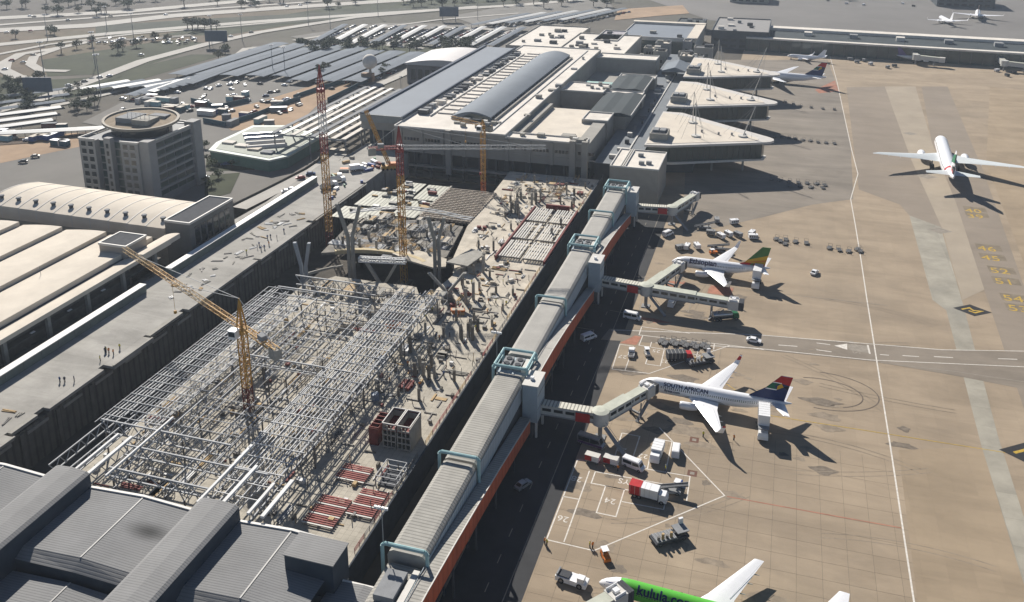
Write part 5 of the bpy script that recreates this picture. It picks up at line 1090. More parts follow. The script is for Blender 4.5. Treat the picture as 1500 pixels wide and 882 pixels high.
for x0, x1 in [(-136.8, -128.3), (-102, -93.4), (-171, -163)]:
    hl(MB().prof([(x0, 9), (x1, 9), (x1, 16.6), (x1-.8, 17.0), ((x0+x1)/2, 17.25), (x0+.8, 17.0), (x0, 16.6)], 66, 125.9), 'raised_band', rib_gx)
    hl(MB().box(x1, x1+.06, 66.1, 125.8, 9, 16.5), 'band_side', sidew)
o = hl(MB().box(-78, -68.4, 116.5, 122.2, 10, 17.2), 'roof_lantern', sidew); hl(MB().box(-78.2, -68.2, 116.3, 122.4, 17.2, 17.4), 'lantern_roof', rib_gx)
hl(gable(-70, -57.5, -64, 96, 119.5, 11.2, 11.7), 'annex_roof', rib_g); hl(MB().box(-57.6, -57.2, 96, 119.8, 10.9, 11.5), 'annex_kerb', edge_w); hl(MB().box(-70, -57.4, 119.5, 119.9, 11, 11.5), 'annex_edge', edge_w); hl(MB().box(-70, -57.4, 96, 119.4, 5, 11.1), 'annex_wall', sidew)
hl(MB().box(-57, -51.5, 96, 118.6, 3, 9.4), 'annex_link', pblue)
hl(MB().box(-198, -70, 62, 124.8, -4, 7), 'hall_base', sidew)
# ---------------------------------------------------------------- main terminal and piers
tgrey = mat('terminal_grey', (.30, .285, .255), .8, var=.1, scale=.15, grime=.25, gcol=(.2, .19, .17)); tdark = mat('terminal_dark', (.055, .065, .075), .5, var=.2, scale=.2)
broof = mat('blue_grey_roof', (.18, .205, .24), .75, var=.06, scale=.08, rib=('X', 1.3, .1), bump=.25); broof2 = mat('dark_blue_parapet', (.06, .08, .115), .8, var=.1); croof = mat('curved_blue_grey_roof', (.16, .185, .215), .8, var=.07, scale=.1, rib=('Y', 1.5, .08), bump=.2)
groof = mat('dark_green_grey_roof', (.05, .062, .068), .9, var=.1, scale=.1, rib=('X', 1.1, .12), bump=.25)
TM = T('terminal_building', 'large terminal block with white flat roofs, courtyards and a shaded front', 'building', (-125, 480, 0))
def tm(mb, name, m, parent=None, smooth=False):
    o = mb.obj(name, m, parent or TM, smooth)
    if parent is None: o.location = (125, -480, 0)
    return o
def block(x0, x1, y0, y1, z, m=roofw, wm=tgrey, zb=0, cop=True, name='roof'):
    o = tm(MB().box(x0, x1, y0, y1, zb, z), 'wall_block', wm); tm(MB().box(x0+.4, x1-.4, y0+.4, y1-.4, z, z+.06), name, m, o)
    if cop:
        for a_ in ((x0,x1,y0,y0+.4), (x0,x1,y1-.4,y1), (x0,x0+.4,y0+.4,y1-.4), (x1-.4,x1,y0+.4,y1-.4)): tm(MB().box(*a_, z, z+.7), 'parapet', offwhite, o)
    return o
W1 = block(-171.5, -117, 374, 590, 20.5, zb=9); block(-117, -80, 374, 383, 19.5, zb=9); block(-117, -93, 478, 500, 18); block(-117, -78, 576, 592, 18); block(-92, -79, 420, 436, 18); block(-94, -72, 482, 491, 17); block(-94, -72, 530, 540, 16)
tm(MB().box(-113, -86, 383, 446, 0, 16.4), 'courtyard_floor', cream); tm(MB().box(-117, -88, 446, 478, 0, 9), 'courtyard_floor', tgrey); tm(MB().box(-86, -80, 383, 420, 0, 17.5), 'courtyard_wing', tgrey); tm(MB().box(-117, -80, 500, 576, 0, 9), 'courtyard_floor', tgrey); tm(MB().box(-112, -94, 504, 522, 9, 14.5), 'pool_roof', mat('mint_roof', (.30, .47, .43), .6))
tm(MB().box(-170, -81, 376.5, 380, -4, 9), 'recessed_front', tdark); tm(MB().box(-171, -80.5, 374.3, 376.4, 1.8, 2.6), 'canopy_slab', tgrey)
for i in range(12): tm(MB().box(-170+8*i, -169.2+8*i, 374.6, 375.6, -4, 9), 'front_column', tdark)
for i in range(9): tm(MB().box(-166+10.0*i, -158.4+10.0*i, 376.3, 376.48, -2.5, 1.2), 'front_glazing', gglass); 
for i in range(9): tm(MB().box(-166+10.0*i, -158.4+10.0*i, 376.3, 376.48, 3.2, 8.0), 'front_glazing', glass)
# front facade: pilasters, upper row of slot windows, window sub-frames
for i in range(9):
    x = -168+10.4*i; tm(MB().box(x-.7, x+.7, 373.2, 374, 9, 20.2 if x < -117 else 19.2), 'pilaster', tgrey)
    for k in range(5):
        xx = x+1.6+1.55*k; w_ = tm(MB().box(xx, xx+1.15, 373.86, 373.98, 14.6, 16.0), 'window', glass)
    tm(MB().box(x+1.2, x+9.6, 373.6, 373.97, 12.2, 12.7), 'sill_band', tgrey)
for x in (-144, -85.5, -80): tm(MB().box(x-1.3, x+1.3, 372.2, 374.2, 0, 21.2), 'service_shaft', tgrey)
# blue flat roof hall
o = tm(MB().box(-193.5, -172, 384.5, 572, 15, 22), 'blue_roof_hall', tgrey); tm(MB().box(-192, -172.4, 385.5, 571, 22, 22.25), 'blue_roof', broof, o)
for a_ in ((-193.8,-192,384.2,572.3), (-172.4,-171.6,384.2,572.3)): tm(MB().box(*a_, 21.6, 23.2 if a_[0] < -190 else 22.6), 'roof_kerb', broof2, o)
tm(MB().box(-193.8, -171.6, 384.0, 384.5, 18.8, 22.5), 'fascia', mat('fascia_grey_green', (.27, .28, .27), .6), o); tm(MB().box(-190, -172, 386, 560, -2, 15), 'lower_wall', tdark, o)
for i in range(5): tm(MB().box(-192.6+5*i, -192+5*i, 384.8, 385.4, 0, 18.8), 'front_column', tgrey, o)
# curved roof
n = 10; pr_ = [(-150.4+20*i/n, 21.4+3.6*math.sin(math.pi*(.06+.80*i/n))) for i in range(n+1)]
o = tm(MB().prof(pr_+[(-130.4, 20.6), (-150.4, 20.6)], 394, 556), 'curved_roof', croof, None, True)
tm(MB().prof([(-148, 20.7), (-131, 20.7), (-131, 22.9), (-140, 24.4)], 393.6, 393.95), 'roof_gable_glass', gglass, o)
for i in range(30): tm(MB().box(-130.45, -130.3, 396+5.3*i, 399.4+5.3*i, 20.8, 22.4), 'clerestory_window', glass, o)
# plant along the roof valley
for i in range(40):
    y = 398+4.2*i; s_ = rr.uniform(1.4, 3.2)
    tm(MB().box(-170+rr.uniform(0, 3), -170+rr.uniform(3.5, 7), y, y+s_, 20.6, 20.6+rr.uniform(.8, 2.4)), 'roof_plant', rr.choice([tdark, grey, dgrey, roofw]), W1)
    if i % 2: tm(MB().box(-160.5, -152.5, y, y+3.4, 20.6, 21.2), 'roof_light', roofw, W1)
tm(MB().box(-162.2, -161.6, 396, 560, 20.6, 21.4), 'roof_duct', offwhite, W1); tm(MB().box(-125.5, -124.7, 380, 585, 20.6, 21.1), 'roof_duct', offwhite, W1); tm(MB().box(-130, -128.6, 396, 556, 20.57, 21.7), 'gutter_wall', tgrey, W1)
for i in range(26):
    x, y = rr.choice([(rr.uniform(-124, -118), rr.uniform(380, 585)), (rr.uniform(-116, -82), rr.uniform(375, 381)), (rr.uniform(-115, -95), rr.uniform(480, 496)), (rr.uniform(-150, -128), rr.uniform(378, 392))]); s_ = rr.uniform(.8, 3)
    zt = 20.5 if x < -117 else (19.5 if y < 421 else 18); tm(MB().box(x, x+s_*1.3, y, y+s_, zt+.05, zt+rr.uniform(.6, 2.2)), 'roof_unit', rr.choice([grey, conc, offwhite, tgrey]))
tm(MB().box(-94, -88, 386, 390, 16.4, 19.5), 'lift_overrun', tgrey); tm(MB().box(-116.9, -113.1, 383, 446, 0, 18.6), 'gallery', tgrey)
# dark gull-wing roofs
for k, (x0, x1, y0, y1) in enumerate([(-92.5, -70.3, 436, 482), (-93.5, -72.5, 491, 529)]):
    prf = [(x0, 17.2), (x0+(x1-x0)*.3, 18.6), (x0+(x1-x0)*.5, 18.2), (x0+(x1-x0)*.75, 18.9), (x1, 17.6)]
    o = tm(MB().prof(prf+[(x1, 17.0), (x0, 16.6)], y0, y1), 'gull_roof', groof); tm(MB().box(x1-.25, x1+.15, y0, y1, 17.2, 18.2), 'roof_edge', offwhite, o); tm(MB().box(x0+3, x1-3, y0+1.5, y1-1.5, 6, 16.7), 'drum_wall', tgrey, o)
o = tm(MB().prof([(-72, 15.5), (-64, 18), (-56, 15.2), (-50, 16.6), (-50, 15), (-72, 15)], 560, 586), 'gull_roof', croof)
# concourse spine
SP = T('concourse_spine', 'low blue-grey concourse roof linking the triangular piers', 'building', (-68, 500, 0)); MB().box(-9, 9.5, -120, 145, 0, 9.6).obj('wall', tdark, SP); MB().box(-9.2, 9.7, -120, 145, 9.6, 9.9).obj('roof', mat('spine_roof', (.16, .175, .19), .6, var=.12, scale=.1), SP)
for i in range(20): MB().box(-2+rr.uniform(-4, 4), -.5+rr.uniform(0, 4), -112+12.5*i, -110+12.5*i, 9.9, 11+rr.uniform(0, 1)).obj('roof_unit', rr.choice([grey, offwhite, tdark]), SP)
MB().box(2.4, 3.1, -118, 140, 9.9, 10.4).obj('walkway_kerb', offwhite, SP)
BX = T('pier_root_block', 'cream cube block with white roof where the corridor meets the first pier', 'building', (-56, 372, 0)); o = MB().box(-10.3, 10.4, -12, 14, 0, 15.2).obj('wall', mat('warm_panel', (.34, .305, .26), .8, var=.08), BX); MB().box(-9.9, 10, -11.6, 13.6, 15.2, 15.27).obj('roof', roofw, BX)
for a_ in ((-10.3,10.4,-12,-11.6), (-10.3,10.4,13.6,14), (-10.3,-9.9,-11.6,13.6), (10,10.4,-11.6,13.6)): MB().box(*a_, 15.2, 15.8).obj('parapet', offwhite, BX)
for i in range(3): MB().box(-6+.9*i, -5.6+.9*i, -11.8, 13, 15.3, 15.9).obj('roof_pipe', offwhite, BX)
for x, y in ((1, -6), (4, -5), (-1, 5)): MB().box(x, x+2.2, y, y+1.6, 15.27, 16.6).obj('roof_unit', grey, BX)
# triangular piers hung from masts
def pier(k, dy, label):
    t = T('triangular_pier', label, 'pier', (-48, 396+dy, 0))
    rnd_ = [(42.6, 17.6), (45.6, 19.4), (47.2, 22.0), (47.0, 24.8), (45.0, 27.2), (40.5, 30.6)]
    outer = [(-9, -2), (1.9, -.1)] + rnd_ + [(1, 60.8), (-9, 60.8)]
    o = MB().prism(outer, 14.9, 15.9).obj('roof_edge', mat('pier_edge', (.55, .52, .48), .6, var=.06), t)
    inn = [(-8.4, 0), (2.4, 3.2), (38.6, 18.4), (40.4, 21.0), (39, 24.2), (2, 54), (-8.4, 58)]
    MB().prism(inn, 15.9, 16.05).obj('roof', cream, o)
    gl = [(-8, 2), (2, 3), (42, 20), (43, 25), (2, 56), (-8, 56)]
    MB().prism(gl, 7.2, 14.9).obj('glass_wall', gglass, t); MB().prism([(a_+(1.2 if a_ > 0 else 0), b_+(-1 if b_ < 20 else 1)) for a_, b_ in gl], 6.2, 7.2).obj('floor_edge', offwhite, t)
    for i in range(17):
        u = i/16; x = 2+40*u; y = 3+17*u; MB().bar((x+.06, y-.08, 7.2), (x+.06, y-.08, 14.9), .16).obj('mullion', dgrey, t)
    for x, y in ((6, 14), (6, 40), (20, 18), (20, 34), (34, 22)): MB().cone((x, y, 0), (x, y, 6.2), .55, .55, 10).obj('column', tgrey, t)
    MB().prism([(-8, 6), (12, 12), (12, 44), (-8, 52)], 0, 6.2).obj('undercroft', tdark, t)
    for (bx, by, tx, ty, h) in ((12, 18, 11, 20, 16), (33, 24, 38, 28, 15), (8, 42, 8, 42, 16)):
        m_ = MB().cone((bx, by, 15.9), (tx, ty, 15.9+h), .26, .16, 8).obj('mast', offwhite, t); MB().cone((bx, by, 16), (bx, by, 16.7), 2.2, 2.2, 14).obj('mast_base', offwhite, m_)
        q = MB()
        for ex, ey in ((bx-9, by+4), (bx+3, by+8), (bx+4, by-2), (bx-6, by-6)): q.bar((tx, ty, 15.7+h), (ex, ey, 16.1), .07)
        q.obj('stay_cables', grey, m_)
    for i in range(7): MB().cone((rr.uniform(4, 30), 22+rr.uniform(-5, 8), 16), (16, 24, 16), .01, .01, 3)
    for x, y in ((14, 26), (22, 24), (28, 25), (34, 25.5)): MB().cone((x, y, 16), (x, y, 17.3), .5, .5, 10).obj('vent', grey, t)
    rb = MB().box(-8, 0, 6, 17, 16.05, 19.2).obj('plant_room', conc, t); MB().box(-7.4, -.6, 6.6, 16.4, 19.2, 19.3).obj('plant_deck', dgrey, rb); [MB().box(-7+3.2*i, -4.4+3.2*i, 9, 14, 19.3, 20.2).obj('cooler', grey, rb) for i in range(2)]
    return t
pier(0, 0, 'triangular glass pier with cream roof and masts, first beyond the corridor'); pier(1, 74.5, 'triangular glass pier with cream roof and masts, second beyond the corridor'); pier(2, 150, 'triangular glass pier with cream roof and masts, third beyond the corridor')
# far long pier
FP = T('long_pier', 'long dark glazed pier with pale roof bands far across the apron', 'pier', (60, 740, 0)); FP.rotation_euler = (0, 0, R(-3.5))
MB().box(-88, 260, -18, 36, 0, 9.8).obj('glass_wall', gglass, FP); MB().box(-88, 260, -18.4, -13, 9.8, 11).obj('roof_band', roofw, FP); MB().box(-88, 260, 26, 37, 10.2, 12.4).obj('roof_band', roofw, FP); MB().box(-88, 260, -13, 26, 9.8, 10.1).obj('roof', groof, FP)
for i in range(44): MB().box(-86+7.9*i, -85.4+7.9*i, -18.35, -17.95, 0, 9.8).obj('mullion', dgrey, FP)
for i in range(10): MB().box(-80+34*i, -74+34*i, 8, 14, 10.1, 13).obj('roof_unit', rr.choice([roofw, grey]), FP)
for k, (x, y) in enumerate([(93, 708), (150, 702), (-20, 760)]):
    t = T('boarding_bridge', 'far boarding bridge %s' % ['beside the purple-finned airliner at the long pier', 'at the right end of the long pier', 'at the dark root of the long pier'][k], 'boarding bridge', (x, y, .1)); tunnel(t, 'fixed_tunnel', (0, 22, 7), (0, 0, 7), 3.4, 3.2, bridge_m, bridge_rib, False); tunnel(t, 'outer_tunnel', (0, 0, 7), (16, -4, 6.6), 3.0, 3.0, bridge_m, bridge_green, False); MB().cone((0,0,3.5), (0,0,7.5), 2.4, 2.4, 14).obj('rotunda', bridge_m, t); MB().cone((0,0,0), (0,0,3.5), .5, .5, 10).obj('column', grey, t); MB().cb((17, -4.2, 5.2), (3.6, 3.8, 3.4), -.2).obj('cab', offwhite, t); MB().bar((12, -3, 0), (12, -3, 4), .6).obj('drive_column', grey, t)
# buildings behind the terminal
def bld(name, label, x0, x1, y0, y1, z, rm, wm, units=6, rz=0.0, bands=None):
    t = T(name, label, 'building', ((x0+x1)/2, (y0+y1)/2, 0), rz); a_, b_ = (x1-x0)/2, (y1-y0)/2
    MB().box(-a_, a_, -b_, b_, 0, z).obj('wall', wm, t); r_ = MB().box(-a_+.5, a_-.5, -b_+.5, b_-.5, z, z+.08).obj('roof', rm, t)
    for c in ((-a_,a_,-b_,-b_+.5), (-a_,a_,b_-.5,b_), (-a_,-a_+.5,-b_+.5,b_-.5), (a_-.5,a_,-b_+.5,b_-.5)): MB().box(*c, z, z+.9).obj('parapet', wm, r_)
    for i in range(units):
        u, v, s_ = rr.uniform(-a_*.85, a_*.7), rr.uniform(-b_*.85, b_*.7), rr.uniform(1.2, 4); MB().box(u, u+s_*1.4, v, v+s_, z+.08, z+rr.uniform(1, 2.6)).obj('roof_unit', rr.choice([grey, dgrey, conc, roofw]), r_)
    n = max(3, int(a_*2/7))
    for i in range(n):
        for k in range(max(1, int(z/5))): MB().box(-a_+2+(2*a_-4)*i/n, -a_+2+(2*a_-4)*(i+.65)/n, -b_-.06, -b_+.06, 1.8+4.6*k, 3.8+4.6*k).obj('window', glass, t)
    return t
bld('white_roof_block', 'wide block with bright white roof and scattered plant behind the terminal', -152, -104, 590, 682, 15, roofw, mat('light_render', (.42, .39, .34), .8), 16); bld('white_roof_block', 'block with white roof and blue glass front left of the wide white-roofed block', -195, -152.5, 625, 722, 13, roofw, tgrey, 10)
t = bld('glass_hall', 'dark blue glass hall with pale frame behind the white-roofed block', -122, -64, 690, 760, 13, broof, offwhite, 2); MB().box(-28, 28, -35.2, -35, 1, 11).obj('curtain_wall', gglass, t); MB().box(-30, 30, 30, 37, 13, 15).obj('canopy', cream, t); MB().box(22, 30, -36, 36, 13.0, 14.6).obj('canopy', cream, t)
bld('grey_block', 'pale flat annexe with lilac-grey roof beside the glass hall', -136, -118, 655, 700, 15, mat('lilac_roof', (.33, .31, .33), .7), offwhite, 3)
bld('dark_block', 'dark terminal block with stepped flat roof at the root of the long pier', -56, -12, 730, 800, 14, mat('stone_roof', (.26, .25, .24), .7), tdark, 8); bld('dark_block', 'low dark control building beside the long pier root', -92, -68, 800, 826, 8, groof, tdark, 2)
for i in range(14):
    x, y = rr.uniform(-100, -62), rr.uniform(590, 680); bld('plant_block', 'small pale plant block among the roofs behind the third pier', x, x+rr.uniform(5, 14), y, y+rr.uniform(6, 14), rr.uniform(8, 14), rr.choice([roofw, cream, grey, conc]), rr.choice([tgrey, conc, grey]), 2)['group'] = 'plant blocks behind the third pier'
t = T('exhibition_hall', 'round-cornered hall with pale curved roof behind the blue roof', 'building', (-213, 566, 0)); n = 10; MB().prof([(-26+53*i/n, 14+3.2*math.sin(math.pi*i/n)) for i in range(n+1)]+[(27, 13), (-26, 13)], -24, 24).obj('curved_roof', mat('pale_lilac_roof', (.50, .48, .47), .6, var=.05, scale=.1), t, True); MB().box(-25, 26, -23, 23, 0, 13.2).obj('wall', mat('grey_brick', (.24, .22, .215), .8, joint=(1.2, .5, .05, .1, .7)), t); [MB().box(-22+5*i, -19+5*i, -23.1, -22.9, 3, 10).obj('window', glass, t) for i in range(9)]
# open slatted carport roof beside the terminal
t = T('slatted_canopy', 'white slatted canopy frame on posts beside the blue roofed hall', 'canopy', (-214, 420, 0))
for i in range(8): MB().box(-20+5.4*i, -17.6+5.4*i, -52, 52, 13.6+.1*(i % 2), 14.0+.1*(i % 2)).obj('roof_strip', rr.choice([offwhite, grey, roofw]), t)
for j in range(9): MB().box(-21, 20.5, -52+12.8*j, -51.3+12.8*j, 12.9, 13.55).obj('beam', grey, t)
q = MB(); [q.bar((u, v, 0), (u, v, 13), .5) for u in (-19, 0, 19) for v in range(-50, 52, 17)]; stuff(q.obj('posts', grey, t))
for i in range(36): MB().box(-19+rr.uniform(0, 36), -17.4+rr.uniform(0, 36), -50+2.8*i, -49+2.8*i, 14.05, 14.9).obj('roof_unit', rr.choice([grey, white, dgrey]), t) if False else None
# pale green pavilion with barrel skylights
t = T('green_pavilion', 'low pavilion with pale green glass wall and barrel skylights', 'building', (-243, 379, 0)); MB().prism([(-22,-10),(-18,-22),(18,-28),(23,-20),(22,14),(-4,28),(-22,22)], 0, 5.4).obj('wall', mat('mint_glass', (.10, .19, .16), .3), t); MB().prism([(-22.6,-10),(-18.4,-22.6),(18.4,-28.6),(23.6,-20),(22.6,14.4),(-4,28.6),(-22.6,22.6)], 5.4, 6.2).obj('roof_edge', mat('mint_edge', (.42, .47, .42), .6), t); MB().prism([(-20,-9),(-16,-20),(17,-26),(21,-18),(20,13),(-4,25),(-20,20)], 6.2, 6.35).obj('roof', mat('sage_roof', (.25, .27, .225), .7), t)
for i in range(4): MB().cone((-15+4.6*i, 2-6*i, 6.4), (1+4.6*i, 12-6*i, 6.4), 1.6, 1.6, 12).obj('barrel_skylight', silver if i < 2 else offwhite, t, True)
for i in range(4): MB().box(-18+9*i, -12+9*i, -12-3*i, -8-3*i, 6.35, 7.2).obj('roof_unit', rr.choice([grey, roofw, cream]), t)
# ---------------------------------------------------------------- vehicles (local: front towards +x, wheels on z=0)
def wheels(t, xs_, wd, r=.36):
    for x in xs_:
        for s_ in (-1, 1):
            w_ = MB().cone((x, s_*(wd/2-.12)-.13, r), (x, s_*(wd/2-.12)+.13, r), r, r, 14).obj('wheel', black, t); MB().cone((x, s_*(wd/2-.12)-.14, r), (x, s_*(wd/2-.12)+.14, r), r*.55, r*.55, 10).obj('rim', silver, w_)
def shell(pr_, wd, tuck=.12):
    """side profile (x,z) swept across the width with the top tucked in"""
    zt = max(p[1] for p in pr_); zm = min(p[1] for p in pr_); n = len(pr_); q = MB()
    f = lambda z: wd/2-tuck*max(0, (z-zm)/(zt-zm)-.45)*1.8
    vs = [(x, -f(z), z) for x, z in pr_]+[(x, f(z), z) for x, z in pr_]
    return q.add(vs, [tuple(range(n))[::-1], tuple(range(n, 2*n))]+[((k+1) % n, k, n+k, n+(k+1) % n) for k in range(n)])
def side_glass(t, quads, wd):
    for qd in quads:
        for s_ in (-1, 1): MB().face([(x, s_*wd/2, z) for x, z in (qd if s_ < 0 else qd[::-1])]).obj('side_window', glass, t)
def make_car(m, label='car'):
    t = T('car', label, 'car'); MB and shell([(-2.1,.3),(2.1,.3),(2.15,.72),(1.25,.92),(.55,1.42),(-.95,1.45),(-1.7,1.0),(-2.12,.92)], 1.75).obj('body', m, t)
    MB().face([(1.2,-.66,.97),(1.2,.66,.97),(.6,.6,1.41),(.6,-.6,1.41)]).obj('windscreen', glass, t); MB().face([(-1.66,.62,1.04),(-1.66,-.62,1.04),(-1.0,-.58,1.45),(-1.0,.58,1.45)]).obj('rear_window', glass, t)
    side_glass(t, [[(-1.3,.98),(1.05,.98),(.5,1.36),(-.9,1.38)]], 1.70); wheels(t, (-1.3, 1.3), 1.75, .32); return reg(t)
def make_van(m, L=5.0, H=2.1, label='van'):
    t = T('van', label, 'van'); h = L/2; shell([(-h,.35),(h,.35),(h+.02,.95),(h-.55,1.15),(h-1.15,H),(-h+.08,H)], 1.95).obj('body', m, t)
    MB().face([(h-.56,-.8,1.2),(h-.56,.8,1.2),(h-1.08,.74,H-.15),(h-1.08,-.74,H-.15)]).obj('windscreen', glass, t); side_glass(t, [[(-h+.3,1.2),(-.1,1.2),(-.1,H-.3),(-h+.3,H-.3)], [(0.05,1.2),(h-.75,1.2),(h-1.2,H-.3),(0.05,H-.3)]], 1.9); wheels(t, (-h+.95, h-.9), 1.95, .36); MB().box(-h+.3, h-1.4, -.7, .7, H, H+.06).obj('roof_panel', m, t); return reg(t)
def make_pickup(m, label='pickup'):
    t = T('pickup_truck', label, 'pickup'); shell([(-2.5,.4),(2.5,.4),(2.5,.95),(1.5,1.05),(.9,1.65),(-.25,1.65),(-.4,1.0),(-2.5,1.0)], 1.8).obj('body', m, t); MB().box(-2.4, -.5, -.75, .75, 1.0, 1.03).obj('load_bed', dgrey, t)
    MB().face([(1.46,-.68,1.1),(1.46,.68,1.1),(.94,.62,1.62),(.94,-.62,1.62)]).obj('windscreen', glass, t); side_glass(t, [[(-.2,1.08),(1.3,1.08),(.85,1.55),(-.15,1.55)]], 1.76); wheels(t, (-1.55, 1.55), 1.8, .37); return reg(t)
def make_boxtruck(cabm, boxm, L=7.5, H=3.4, lift=0.0, label='truck'):
    t = T('box_truck', label, 'truck'); h = L/2
    shell([(h-1.8,.6),(h,.6),(h,1.5),(h-.35,2.4),(h-1.8,2.4)], 2.3).obj('cab', cabm, t); MB().face([(h-.02,-1,1.55),(h-.02,1,1.55),(h-.33,.95,2.3),(h-.33,-.95,2.3)]).obj('windscreen', glass, t); MB().box(-h, h-.4, -1.0, 1.0, .5, .8).obj('chassis', dgrey, t)
    b = MB().box(-h, h-2.0, -1.25, 1.25, 1.0+lift, H+lift).obj('cargo_box', boxm, t)
    for k in range(int((L-2)/1.1)): MB().box(-h+.2+1.1*k, -h+.27+1.1*k, -1.29, 1.29, 1.05+lift, H+.03+lift).obj('box_rib', offwhite, b)
    if lift:
        q = MB(); [q.bar((a_, s_*.9, .8), (b_, s_*.9, 1.0+lift), .2) for s_ in (-1, 1) for a_, b_ in ((-h+.5, h-2.6), (h-2.6, -h+.5))]; q.obj('scissor_lift', grey, t); MB().box(h-2.0, h-.3, -1.2, 1.2, 1.1+lift, 1.25+lift).obj('front_platform', grey, t)
    wheels(t, (-h+1.3, -h+2.3, h-1.1), 2.3, .48); return reg(t)
def make_tanker(m1, m2, label='tanker'):
    t = T('tank_truck', label, 'tank truck'); shell([(2.3,.6),(4.2,.6),(4.2,1.5),(3.9,2.4),(2.3,2.4)], 2.3).obj('cab', m1, t); MB().face([(4.19,-1,1.55),(4.19,1,1.55),(3.91,.95,2.3),(3.91,-.95,2.3)]).obj('windscreen', glass, t)
    o = MB().rings([[(x, 1.15*r_*math.cos(a_), 1.95+.95*r_*math.sin(a_)) for a_ in [k*math.pi/9 for k in range(18)]] for x, r_ in ((-4.2,.85),(-4.0,1),(1.9,1),(2.1,.85))]).obj('tank', m2, t, True); MB().box(-4, 1.8, -.3, .3, 2.88, 3.0).obj('walkway', grey, o); MB().box(-4.2, 3.8, -.9, .9, .6, 1.0).obj('chassis', dgrey, t); wheels(t, (-3, -1.9, 3.2), 2.3, .48); return reg(t)
def make_tug(m, label='tug'):
    t = T('tow_tractor', label, 'tow tractor'); shell([(-1.5,.35),(1.5,.35),(1.5,1.0),(.3,1.05),(.2,1.15),(-1.5,1.15)], 1.5).obj('body', m, t); q = MB(); [q.bar((u, v, 1.0), (u, v, 1.95), .09) for u in (-1.2, .15) for v in (-.6, .6)]; q.box(-1.35, .3, -.7, .7, 1.92, 2.0); q.obj('canopy', white, t); MB().box(-.9, -.4, -.5, .5, 1.1, 1.6).obj('seat', black, t); wheels(t, (-.95, .95), 1.5, .36); return reg(t)
def make_dolly(label='dolly'):
    t = T('baggage_dolly', label, 'dolly'); MB().box(-1.5, 1.5, -.8, .8, .45, .55).obj('platform', grey, t); q = MB()
    for x in (-1.45, 1.45): [q.bar((x, v, .5), (x, v, 1.4), .08) for v in (-.75, .75)]; q.bar((x, -.75, 1.4), (x, .75, 1.4), .08)
    for k in range(5): q.bar((-1.2+.6*k, -.78, .58), (-1.2+.6*k, .78, .58), .1)
    q.obj('rails', steel_d, t); MB().bar((1.5, 0, .45), (2.3, 0, .3), .08).obj('drawbar', steel_d, t); wheels(t, (-1.05, 1.05), 1.5, .24); return reg(t)
def make_cart(m, label='cart'):
    t = T('baggage_cart', label, 'baggage cart'); MB().box(-1.7, 1.7, -.85, .85, .45, .6).obj('platform', grey, t); MB().box(-1.7, 0, -.85, .85, .6, 1.95).obj('red_curtain', redp, t); MB().box(0.02, 1.7, -.85, .85, .6, 1.93).obj('white_curtain', m, t); MB().box(-1.75, 1.75, -.9, .9, 1.95, 2.03).obj('roof', offwhite, t); MB().bar((1.7, 0, .4), (2.5, 0, .3), .1).obj('drawbar', steel_d, t); wheels(t, (-1.2, 1.2), 1.6, .26); return reg(t)
def make_loader(m, label='loader'):
    t = T('belt_loader', label, 'belt loader'); MB().box(-2.6, 2.4, -.8, .8, .4, .9).obj('body', m, t); o = MB().bar((-4.0, 0, .95), (4.0, 0, 2.6), 1.0, .3).obj('conveyor', dgrey, t); [MB().bar((-4.0, v, 1.15), (4.0, v, 2.8), .12, .3).obj('side_rail', m, o) for v in (-.55, .55)]; MB().bar((1.4, 0, .8), (1.8, 0, 2.0), .3).obj('lift_arm', grey, t); MB().box(-1.4, -.6, .2, .8, .9, 1.5).obj('seat', black, t); wheels(t, (-1.7, 1.6), 1.7, .36); return reg(t)
def make_gpu(m, label='unit'):
    t = T('ground_power_unit', label, 'power unit'); MB().box(-1.7, 1.7, -.9, .9, .5, 2.0).obj('housing', m, t); [MB().box(-1.4+.8*k, -.9+.8*k, -.93, .93, .9, 1.6).obj('louvre', dgrey, t) for k in range(4)]; MB().cone((.8, 0, 2.0), (.8, 0, 2.35), .12, .12, 8).obj('exhaust', steel_d, t); MB().bar((1.7, 0, .5), (2.7, 0, .3), .1).obj('drawbar', steel_d, t); wheels(t, (-1.1, 1.1), 1.7, .34); return reg(t)
def make_pushback(m, label='pushback tug'):
    t = T('pushback_tug', label, 'pushback tug'); shell([(-3.2,.4),(3.2,.4),(3.2,1.2),(1.4,1.35),(-3.2,1.35)], 2.5).obj('body', m, t); c = MB().box(1.3, 2.7, -1.0, .3, 1.2, 2.3).obj('cab', m, t); MB().box(1.35, 2.75, -.9, .2, 1.7, 2.2).obj('cab_window', glass, c); MB().box(-2.6, -.4, -.9, .9, 1.35, 1.6).obj('engine_cover', dgrey, t); MB().box(-3.0, -2.7, -1, 1, 1.35, 1.9).obj('rail', grey, t); wheels(t, (-1.9, 1.9), 2.5, .6); return reg(t)
